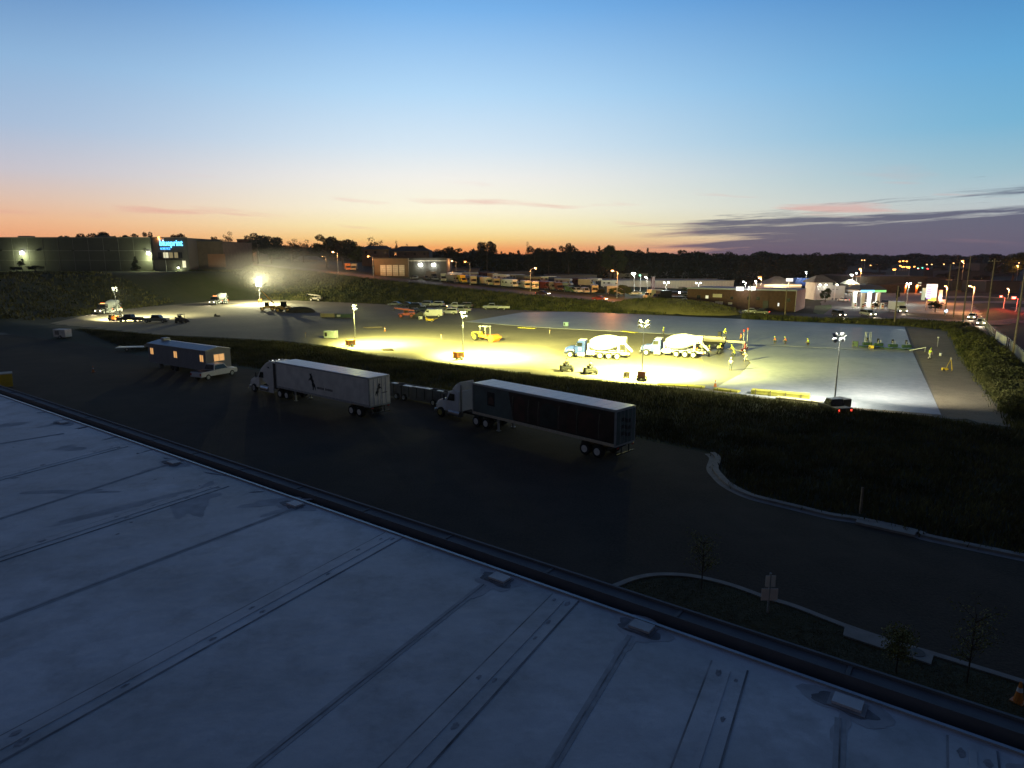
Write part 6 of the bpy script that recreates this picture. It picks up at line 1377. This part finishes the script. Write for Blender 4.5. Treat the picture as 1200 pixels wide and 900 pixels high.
for k, px, py, w_, Y, lb in [
    (1, 80, 273.9, 12, 320, 'leftmost low tree top peeking over the warehouse roof'), (0, 99, 273.4, 26, 320, 'low tree top over the warehouse roof, second from left'), (2, 122, 272.9, 26, 322, 'low tree top over the middle of the warehouse roof'), (1, 140, 274.4, 14, 318, 'small tree top over the warehouse roof'), (0, 157, 273.4, 22, 320, 'tree top over the warehouse roof left of the amber lamp'),
    (5, 181, 271.5, 16, 300, 'dark tree right behind the amber lamp by the blue sign'), (1, 212, 271, 17, 285, 'round dark tree above the right end of the blue sign'), (5, 257, 277, 12, 315, 'small tree left of the twin topped one, right of the sign building'), (3, 269, 271.5, 16, 318, 'slender twin topped tree left of the tall tree block'),
    (0, 304, 273, 26, 312, 'left half of the tall flat topped tree block'), (1, 320, 275, 24, 318, 'right half of the tall flat topped tree block'), (3, 343, 280, 20, 340, 'thin leaved tree right of the tall tree block'), (3, 357, 281, 16, 342, 'second thin leaved tree right of the tall tree block'),
    (0, 384, 274.5, 28, 310, 'largest dark round tree left of the loading building'), (1, 403, 278.5, 26, 316, 'dark tree right of the largest round one'), (2, 418, 284, 16, 318, 'low tree between the dark tree and the reddish one'), (3, 444, 278.5, 24, 352, 'reddish thin crowned tree above the house roof'),
    (3, 466, 282.5, 7, 356, 'tiny pair of tree tops above the wide house roof'), (3, 476, 286, 7, 356, 'tiny tree top above the wide house roof, right'), (5, 493, 287, 16, 350, 'low tree at the right end of the wide house'), (0, 528, 288.5, 24, 330, 'low round dark tree above the pale yard lamps'),
    (1, 571, 280.5, 20, 340, 'single round tree standing high above the skyline'), (4, 588, 294, 8, 350, 'small pointed tree right of the single round one'), (4, 597, 295, 8, 350, 'second small pointed tree right of the single round one'), (5, 606, 293, 10, 350, 'small tree before the dark square topped clump'), (3, 619.5, 283.5, 8, 352, 'thin spiky tree on the left of the square clump'), (0, 626, 288, 20, 330, 'left tree of the square topped clump'), (1, 643, 288.5, 18, 332, 'right tree of the square topped clump'),
    (0, 666, 284.5, 20, 328, 'tall dark round tree right of the square clump'), (4, 690, 293, 8, 350, 'small pointed tree right of the tall round one'), (4, 701.5, 287.5, 9, 340, 'pointed tree left of a broad dark one'), (2, 718, 288.5, 26, 338, 'broad dark tree in the middle of the skyline'), (0, 742, 292, 22, 350, 'low dark tree right of the broad one'), (4, 758, 290, 9, 350, 'pointed tree above the white floodlight'),
    (1, 778, 294, 26, 380, 'low wide tree over the long white building'), (5, 796, 292.5, 20, 380, 'dark tree over the middle of the long white building'), (4, 815, 295.5, 7, 380, 'left of two narrow pointed trees over the white building'), (4, 822, 296, 7, 380, 'right of two narrow pointed trees over the white building'), (0, 848, 294.5, 26, 400, 'dark mound shaped tree over the brick building'), (2, 884, 295, 34, 430, 'wide tree behind the orange lamp skyline'), (1, 925, 296, 34, 430, 'wide tree above the shops'), (0, 960, 295.5, 30, 430, 'wide tree above the white pavilion'), (1, 1160, 297.5, 16, 430, 'dark round tree behind the crossarm pole'), (2, 1186, 296.5, 24, 430, 'dark round tree top at the right end of the skyline')]:
    tree(k, lb, px, py, w_, Y, TG)
for px, py, w_, Y, lb in [(28, 303, 8, 261, 'small round tree in front of the left wall lamp'), (161, 300, 8, 261, 'narrow dark tree against the warehouse wall left of the right lamp')]:
    tree(5 if px < 99 else 4, lb, px, py, w_, Y)
for px, py, w_, Y, lb, k in [(21, 313, 12, 255, 'dark shrub below the left wall lamp', 1), (43, 311, 16, 255, 'wide dark shrub right of the left wall lamp', 0), (732, 334, 15, 228, 'orange lit bush right of the tall street lamp', 2), (720, 337, 12, 229, 'orange lit bush at the foot of the tall street lamp', 2), (704, 338, 12, 230, 'brownish bush left of the tall street lamp', 1),
                             (806, 337, 14, 262, 'green lit tree before the long white building, left', 2), (826, 336, 12, 262, 'green lit tree before the long white building, right', 2), (969, 338, 10, 236, 'bright green tree by the white pavilion', 2), (1054, 336, 5, 220, 'small green tree right of the gas station canopy', 5), (1030, 352, 6, 190, 'small yellow green tree in front of the pumps', 5), (1100, 353, 14, 192, 'dark bush at the foot of the price sign', 0)]:
    tree(k, lb, px, py, w_, Y)
for px, py, YY in [(1030, 309, 560), (1098, 312, 520), (1124, 314, 470), (1140, 309, 520), (1172, 303, 640), (1150, 322, 380), (1182, 328, 360), (1107, 320, 420), (1020, 322, 440), (868, 322, 330), (937, 312, 520), (905, 316, 430)]:
    tree(0 if px % 2 else 1, 'dark rounded tree among the far roofs and lamps on the right', px, py, 18, YY, 'dark trees among the far roofs')
# far woods as one mass
cl = []
for i in range(1900):
    px = random.uniform(225, 1330); Y = random.choice((random.uniform(345, 430), random.uniform(430, 900)))
    if px < 560 and Y < 380: Y += 40
    if px > 985: Y = random.uniform(660, 920)
    p = on(px, Y)
    skyl = float(np.interp(px, [225, 300, 420, 520, 600, 700, 800, 900, 1000, 1100, 1200, 1330], [286, 287, 290, 294, 297, 294, 297, 298, 298, 299, 299, 299])) + random.choice((-2.2, -1.2, -.4, 0, .8, 1.6, 2.6)) * (1 if px > 560 else 1.4) + 1.6 * math.sin(px * .11) * math.sin(px * .037)
    zt_ = Zp(px, skyl, Y); H = zt_ - p.z
    if H < 3: continue
    r_ = Y * .006 + 1.0; z = max(p.z + .5, zt_ - r_)
    cl.append((p.x, p.y, z, r_))
    while z - p.z > r_: z -= r_ * 1.4; cl.append((p.x + random.uniform(-2, 2), p.y, z, r_ * 1.15))
me = leaf_mesh('woods', M_leafs[0], cl, 5.0, .9, 3); o = bpy.data.objects.new('woods', me); COL.objects.link(o); tag(o, 'dark far woods along the horizon', 'woods', kind='stuff')
# saplings near the island kerb
def sapling(label, foot, top, seed, dens=26):
    p = at(*foot, .1); H = atY(top[0], top[1], p.y).z - .1; t = thing('sapling', label, 'tree', p, 0)
    r = random.Random(seed); b = MB(); b.tube((0, 0, 0), (0, 0, H * .92), .035, .012, 6); cl = []
    for k in range(34):
        z = H * r.uniform(.25, .85); a = r.uniform(0, 6.28); L_ = H * r.uniform(.12, .24); e = (L_ * math.cos(a), L_ * math.sin(a), z + L_ * .8); b.tube((0, 0, z), e, .014, .006, 4); cl.append((*e, .32)); cl.append((e[0] * .6, e[1] * .6, z + L_ * .5, .24))
    b.build('trunk', M_trunk, t); me = leaf_mesh('crown', mat('sapling_leaf', (.17, .17, .045), .8, var=.35, scale=2), cl, dens * 9, .05, seed); o = bpy.data.objects.new('crown', me); COL.objects.link(o); o.parent = t
sapling('small thin tree at the top of the grass island beside the kerb', (822, 690), (826, 628), 21, 16)
sapling('yellowish small tree between the two pale drain slabs', (1050, 788), (1052, 738), 22, 34)
sapling('thin small tree at the right by the kerb, right of the drain slabs', (1133, 800), (1128, 712), 23, 15)
# weeds: blades and broad clumps over the berm, the banks and the big dark patch on the right
def blades(name, label, pts, hmin, hmax, w, n, m, seed, spread=.35):
    r = np.random.RandomState(seed); base = np.repeat(np.array(pts), n, 0); N_ = len(base)
    base[:, :2] += r.normal(size=(N_, 2)) * spread; hh_ = r.uniform(hmin, hmax, N_); a = r.uniform(0, 6.283, N_); l = r.normal(size=(N_, 2)) * .3
    dx, dy = np.cos(a) * w, np.sin(a) * w
    z0 = base[:, 2] - .05
    A_ = np.stack([base[:, 0] - dx, base[:, 1] - dy, z0], 1); B_ = np.stack([base[:, 0] + dx, base[:, 1] + dy, z0], 1)
    C_ = np.stack([base[:, 0] + l[:, 0] * hh_ * .45 + dx * .9, base[:, 1] + l[:, 1] * hh_ * .45 + dy * .9, z0 + hh_ * .55], 1); D_ = np.stack([base[:, 0] + l[:, 0] * hh_, base[:, 1] + l[:, 1] * hh_, z0 + hh_], 1)
    Vt = np.stack([A_, B_, C_, D_], 1).reshape(-1, 3); me = bpy.data.meshes.new(name); me.vertices.add(4 * N_); me.vertices.foreach_set('co', Vt.ravel()); me.loops.add(4 * N_); me.loops.foreach_set('vertex_index', np.arange(4 * N_))
    me.polygons.add(N_); me.polygons.foreach_set('loop_start', np.arange(0, 4 * N_, 4)); me.polygons.foreach_set('loop_total', np.full(N_, 4)); me.materials.append(m); me.update(calc_edges=True)
    o = bpy.data.objects.new(name, me); COL.objects.link(o); return tag(o, label, 'weeds', kind='stuff')
def inpoly(px, py, poly):
    c = False; j = len(poly) - 1
    for i in range(len(poly)):
        if ((poly[i][1] > py) != (poly[j][1] > py)) and (px < (poly[j][0] - poly[i][0]) * (py - poly[i][1]) / (poly[j][1] - poly[i][1]) + poly[i][0]): c = not c
        j = i
    return c
def scatter(poly, n):
    W_ = [(at(*p)[0], at(*p)[1]) for p in poly]; x0, x1 = min(p[0] for p in W_), max(p[0] for p in W_); y0, y1 = min(p[1] for p in W_), max(p[1] for p in W_); out = []
    while len(out) < n:
        x, y = random.uniform(x0, x1), random.uniform(y0, y1)
        if inpoly(x, y, W_): out.append((x, y, h(x, y)))
    return out
BERM = [(90, 390), (230, 396), (330, 401), (390, 408), (440, 418), (540, 430), (640, 443), (760, 453), (870, 465), (905, 472), (960, 481), (1104, 492), (1190, 506), (1300, 560), (1300, 672), (1200, 651), (1090, 629), (1000, 607), (907, 587), (860, 570), (848, 552), (846, 540), (835, 529), (800, 522), (740, 510), (640, 490), (530, 469), (450, 454), (300, 431), (150, 408)]
patch = [p for p in scatter(BERM, 30000)]
ring = lambda p: True
blades('weeds', 'rough weeds on the strip between the lot and the building pad', patch[:21000], .12, .55, .04, 7, M_weed, 5)
blades('dry_weeds', 'dry tan grass stems mixed in the weeds behind the kerb', patch[21000:], .15, .55, .03, 4, M_weedtan, 6)
BANK = [(1112, 388), (1128, 420), (1158, 462), (1190, 505), (1300, 560), (1340, 560), (1206, 440), (1180, 412), (1160, 398), (1140, 384)]
blades('weeds', 'dark weeds covering the bank right of the dirt strip', scatter(BANK, 5000), .2, .8, .05, 6, M_weed, 7)
FARG = [(872, 374), (1060, 382), (1112, 387), (1135, 380), (1060, 376), (960, 374.5), (870, 369)]
blades('weeds', 'dark strip of tall grass along the far edge of the slab', scatter(FARG, 2600), .3, 1.0, .09, 5, M_weed, 8)
EMB = []
for i in range(9000):
    t_ = random.uniform(40, 290); d_ = random.uniform(0.5, lerp(t_, FX, FF)); p = roadp(t_, d_); EMB.append((p.x, p.y, h(p.x, p.y)))
for i in range(4000):
    x, y = random.uniform(-175, -119), random.uniform(135, 232); EMB.append((x, y, h(x, y)))
blades('embankment_grass', 'rough grass on the slope between the pad and the climbing road', EMB, .3, .9, .16, 5, M_weed, 9, .8)
LAWN = [(700, 705), (725, 688), (754, 679), (783, 677), (817, 680), (858, 690), (900, 705), (933, 715), (987, 740), (1054, 768), (1092, 778), (1192, 802), (1290, 832), (1290, 890), (1000, 800), (800, 730)]
lw = [(x, y, .1) for x, y, z in scatter(LAWN, 9000)]
blades('grass', 'short mown grass on the kerbed island', lw, .04, .12, .012, 5, mat('lawn_leaf', (.11, .095, .032), .85, var=.4, scale=.8), 10, .1)
mt_ = []
for i in range(1600):
    a, q = random.uniform(0, 6.283), math.sqrt(random.random()) * .97; lx, ly = 21 * q * math.cos(a), 9 * q * math.sin(a); p = MOUND + U * lx + V * ly; mt_.append((p.x, p.y, 3.7 * math.sqrt(1 - q * q) - .15))
blades('mound_grass', 'dry olive grass growing over the earth mound', mt_, .2, .6, .1, 4, mat('mound_leaf', (.12, .11, .035), .85, var=.4, scale=.5), 12, .4)
# bushes on the right bank
BP = thing('bush', '', 'bush', (0, 0, -500)); rr = random.Random(3)
me = leaf_mesh('foliage', M_weed, [(rr.uniform(-.9, .9), rr.uniform(-.9, .9), rr.uniform(.2, 1.0), rr.uniform(.35, .6)) for _ in range(13)], 260, .11, 31); o = bpy.data.objects.new('foliage', me); COL.objects.link(o); o.parent = BP
b = MB(); [b.tube((0, 0, -.2), (rr.uniform(-.6, .6), rr.uniform(-.6, .6), rr.uniform(.5, .9)), .03, .01, 5) for _ in range(5)]; b.build('stem', M_trunk, BP)
first = True
for px, py, s in [(1118, 392, 1.2), (1130, 397, 1.5), (1141, 402, 1.5), (1125, 406, 1.1), (1138, 413, 1.5), (1150, 410, 1.7), (1148, 423, 1.5), (1160, 420, 1.7), (1156, 434, 1.4), (1170, 432, 1.8), (1166, 446, 1.3), (1180, 446, 1.8), (1178, 460, 1.3), (1192, 464, 1.7), (1190, 482, 1.4), (1200, 478, 1.6), (1108, 388, .9), (1162, 452, 1.0)]:
    p = hit(px, py)
    lb = 'leafy dark bush in the thicket on the bank right of the dirt strip'
    if first: BP.location = p; BP.scale = (s, s, s); BP['label'] = lb; BP['group'] = 'bushes on the right bank'; first = False
    else: dup(BP, p, random.uniform(0, 6), lb, 'bushes on the right bank', (s, s, s * random.uniform(.8, 1.2)))

# ------------------------------------------------------------------ sky
w = bpy.data.worlds.new('World'); sc.world = w; w.use_nodes = True; nt = w.node_tree; bg = nt.nodes['Background']
def val(x): return x
def mth(op, a, b_=None, c=None, clamp=False):
    n = nt.nodes.new('ShaderNodeMath'); n.operation = op; n.use_clamp = clamp
    for i, v in enumerate((a, b_, c)):
        if v is None: continue
        if isinstance(v, (int, float)): n.inputs[i].default_value = v
        else: nt.links.new(v, n.inputs[i])
    return n.outputs[0]
def mix(f, a, b_):
    n = nt.nodes.new('ShaderNodeMix'); n.data_type = 'RGBA'
    for i, v in ((0, f), (6, a), (7, b_)):
        if isinstance(v, (int, float)): n.inputs[i].default_value = v
        elif isinstance(v, tuple): n.inputs[i].default_value = (*v, 1)
        else: nt.links.new(v, n.inputs[i])
    return n.outputs[2]
tc = nt.nodes.new('ShaderNodeTexCoord'); sx = nt.nodes.new('ShaderNodeSeparateXYZ'); nt.links.new(tc.outputs['Generated'], sx.inputs[0])
el = mth('MULTIPLY', mth('ARCSINE', sx.outputs[2]), 57.2958); az = mth('MULTIPLY', mth('ARCTAN2', sx.outputs[0], sx.outputs[1]), 57.2958)
elf = mth('DIVIDE', mth('ADD', el, 2), 92, clamp=True)
def ramp(stops):
    n = nt.nodes.new('ShaderNodeValToRGB'); cr = n.color_ramp
    while len(cr.elements) > 1: cr.elements.remove(cr.elements[-1])
    for i, (e, c) in enumerate(stops):
        x = (e + 2) / 92; el_ = cr.elements[0] if i == 0 else cr.elements.new(x); el_.position = x; el_.color = (*srgb(c), 1)
    nt.links.new(mth('POWER', elf, 1), n.inputs[0]); return n.outputs[0]
F_ = ramp([(-2, (40, 30, 25)), (-.2, (240, 120, 68)), (.8, (255, 166, 92)), (1.6, (255, 214, 136)), (2.6, (255, 240, 182)), (4, (255, 248, 220)), (6.5, (244, 242, 236)), (9, (216, 232, 244)), (13, (180, 217, 247)), (19, (120, 178, 234)), (28, (52, 94, 158)), (45, (29, 46, 82)), (90, (22, 33, 55))])
L_ = ramp([(-2, (35, 28, 25)), (-.2, (215, 112, 78)), (1.2, (244, 164, 116)), (2.6, (240, 184, 144)), (4.2, (222, 192, 176)), (6, (198, 194, 204)), (9, (166, 188, 216)), (13, (140, 178, 216)), (19, (80, 130, 188)), (28, (38, 68, 122)), (45, (27, 42, 74)), (90, (22, 33, 55))])
R_ = ramp([(-2, (25, 26, 32)), (-.2, (150, 140, 150)), (1.5, (196, 186, 184)), (4, (182, 198, 204)), (6, (152, 190, 206)), (9, (116, 178, 212)), (13, (96, 165, 213)), (19, (66, 130, 192)), (28, (34, 70, 128)), (45, (27, 42, 76)), (90, (22, 33, 55))])
B_ = ramp([(-2, (14, 15, 18)), (0, (80, 78, 82)), (8, (80, 80, 88)), (20, (54, 60, 78)), (45, (32, 42, 62)), (90, (22, 33, 55))])
wL = mth('DIVIDE', mth('SUBTRACT', -6, az), 34, clamp=True); wR = mth('DIVIDE', mth('ADD', az, 6), 46, clamp=True)
smw = lambda w_: mth('MULTIPLY', mth('MULTIPLY', w_, w_), mth('SUBTRACT', 3, mth('MULTIPLY', w_, 2)))
wL, wR = smw(wL), smw(wR)
wB = mth('DIVIDE', mth('SUBTRACT', mth('ABSOLUTE', az), 50), 50, clamp=True)
col = mix(wR, mix(wL, F_, L_), R_)
# clouds: stretched noise
cv = nt.nodes.new('ShaderNodeCombineXYZ'); nt.links.new(mth('MULTIPLY', mth('ADD', az, mth('MULTIPLY', el, 2.5)), .055), cv.inputs[0]); nt.links.new(mth('MULTIPLY', mth('ADD', el, mth('MULTIPLY', az, -.035)), 1.45), cv.inputs[1])
cn = nt.nodes.new('ShaderNodeTexNoise'); cn.inputs['Scale'].default_value = 1.0; cn.inputs['Detail'].default_value = 10; cn.inputs['Roughness'].default_value = .66; cn.inputs['Distortion'].default_value = .3; nt.links.new(cv.outputs[0], cn.inputs['Vector'])
noi = cn.outputs['Fac']
top = mth('ADD', mth('MULTIPLY', az, .075), 1.75)
below = mth('MULTIPLY', mth('SUBTRACT', top, el), .85)
dens = mth('ADD', mth('MULTIPLY', mth('SUBTRACT', noi, .5), 7.5), mth('MINIMUM', below, mth('ADD', mth('MULTIPLY', az, .14), -1.35)))
dens = mth('MULTIPLY', dens, mth('DIVIDE', mth('SUBTRACT', az, 3), 14, clamp=True), clamp=True)
ccol = mix(mth('DIVIDE', mth('SUBTRACT', az, 6), 10, clamp=True), srgb((214, 140, 132)), mix(mth('DIVIDE', el, 5, clamp=True), srgb((92, 82, 106)), srgb((76, 88, 116))))
col = mix(mth('MULTIPLY', dens, .9), col, ccol)
cv2 = nt.nodes.new('ShaderNodeCombineXYZ'); nt.links.new(mth('MULTIPLY', az, .07), cv2.inputs[0]); nt.links.new(mth('MULTIPLY', mth('ADD', el, mth('MULTIPLY', az, .07)), .9), cv2.inputs[1]); cv2.inputs[2].default_value = 4.2
cn2 = nt.nodes.new('ShaderNodeTexNoise'); cn2.inputs['Detail'].default_value = 6; cn2.inputs['Scale'].default_value = 1.1; nt.links.new(cv2.outputs[0], cn2.inputs['Vector'])
st = mth('MULTIPLY', mth('SUBTRACT', cn2.outputs['Fac'], .61), 9, clamp=True)
st = mth('MULTIPLY', st, mth('SUBTRACT', 1, mth('DIVIDE', mth('ABSOLUTE', mth('SUBTRACT', el, 3.8)), 3.2, clamp=True)))
col = mix(mth('MULTIPLY', st, .55), col, srgb((226, 158, 150)))
col = mix(wB, col, B_)
# a share of physical twilight sky on top
sky = nt.nodes.new('ShaderNodeTexSky'); sky.sky_type = 'NISHITA'; sky.sun_disc = False; sky.sun_elevation = R(-3); sky.sun_rotation = R(-6); sky.altitude = 100; sky.dust_density = 2
addn = nt.nodes.new('ShaderNodeMix'); addn.data_type = 'RGBA'; addn.blend_type = 'ADD'; addn.inputs[0].default_value = .05
nt.links.new(col, addn.inputs[6]); nt.links.new(sky.outputs[0], addn.inputs[7])
nt.links.new(addn.outputs[2], bg.inputs[0]); bg.inputs[1].default_value = 1.0

# ------------------------------------------------------------------ air
HAZE = 0.00008
if HAZE:
    b = MB(); b.box((100, 750, 26), (3600, 2300, 56)); hz = b.build('haze'); hz.data.materials.clear(); m = bpy.data.materials.new('haze_air'); m.use_nodes = True; nt = m.node_tree
    for n in list(nt.nodes):
        if n.type != 'OUTPUT_MATERIAL': nt.nodes.remove(n)
    out = nt.nodes[0]; v = nt.nodes.new('ShaderNodeVolumePrincipled'); v.inputs['Density'].default_value = HAZE; v.inputs['Color'].default_value = (.85, .87, .9, 1); v.inputs['Anisotropy'].default_value = .5
    nt.links.new(v.outputs[0], out.inputs['Volume']); hz.data.materials.append(m); hz['kind'] = 'stuff'; hz['label'] = 'thin evening haze'
q = atY(335, 314, 246); b = MB(); b.ell((0, 0, 0), (30, 19, 9), 20, 10); o = b.build('dust_haze', smooth=True); o.location = (q.x, q.y, q.z - 1); o['kind'] = 'stuff'; o['label'] = 'drifting dust above the far end of the pad'
m = bpy.data.materials.new('dust_air'); m.use_nodes = True; nt = m.node_tree
for n in list(nt.nodes):
    if n.type != 'OUTPUT_MATERIAL': nt.nodes.remove(n)
v = nt.nodes.new('ShaderNodeVolumePrincipled'); v.inputs['Color'].default_value = (.9, .86, .8, 1); tcv = nt.nodes.new('ShaderNodeTexCoord'); nv = nt.nodes.new('ShaderNodeTexNoise'); nv.inputs['Scale'].default_value = .12
ln = nt.nodes.new('ShaderNodeVectorMath'); ln.operation = 'LENGTH'; mpn = nt.nodes.new('ShaderNodeVectorMath'); mpn.operation = 'DIVIDE'; mpn.inputs[1].default_value = (30, 19, 9)
nt.links.new(tcv.outputs['Object'], mpn.inputs[0]); nt.links.new(mpn.outputs[0], ln.inputs[0]); nt.links.new(tcv.outputs['Object'], nv.inputs['Vector'])
mr = nt.nodes.new('ShaderNodeMapRange'); mr.inputs[1].default_value = 1; mr.inputs[2].default_value = .2; mr.inputs[3].default_value = 0; mr.inputs[4].default_value = .036; nt.links.new(ln.outputs['Value'], mr.inputs[0])
mu = nt.nodes.new('ShaderNodeMath'); mu.operation = 'MULTIPLY'; nt.links.new(mr.outputs[0], mu.inputs[0]); nt.links.new(nv.outputs['Fac'], mu.inputs[1]); nt.links.new(mu.outputs[0], v.inputs['Density']); nt.links.new(v.outputs[0], nt.nodes['Material Output'].inputs['Volume']); o.data.materials.clear(); o.data.materials.append(m)
sc.cycles.volume_step_rate = 4; sc.cycles.volume_max_steps = 64
sc.cycles.use_denoising = True
sc.cycles.max_bounces = 5; sc.cycles.diffuse_bounces = 2; sc.cycles.glossy_bounces = 2; sc.cycles.volume_bounces = 0; sc.cycles.transmission_bounces = 2
sc.cycles.use_light_tree = True; sc.cycles.sample_clamp_indirect = 4; sc.cycles.caustics_reflective = False; sc.cycles.caustics_refractive = False
sc.view_settings.view_transform = 'Standard'; sc.view_settings.look = 'None'; sc.view_settings.exposure = 0; sc.view_settings.gamma = 1
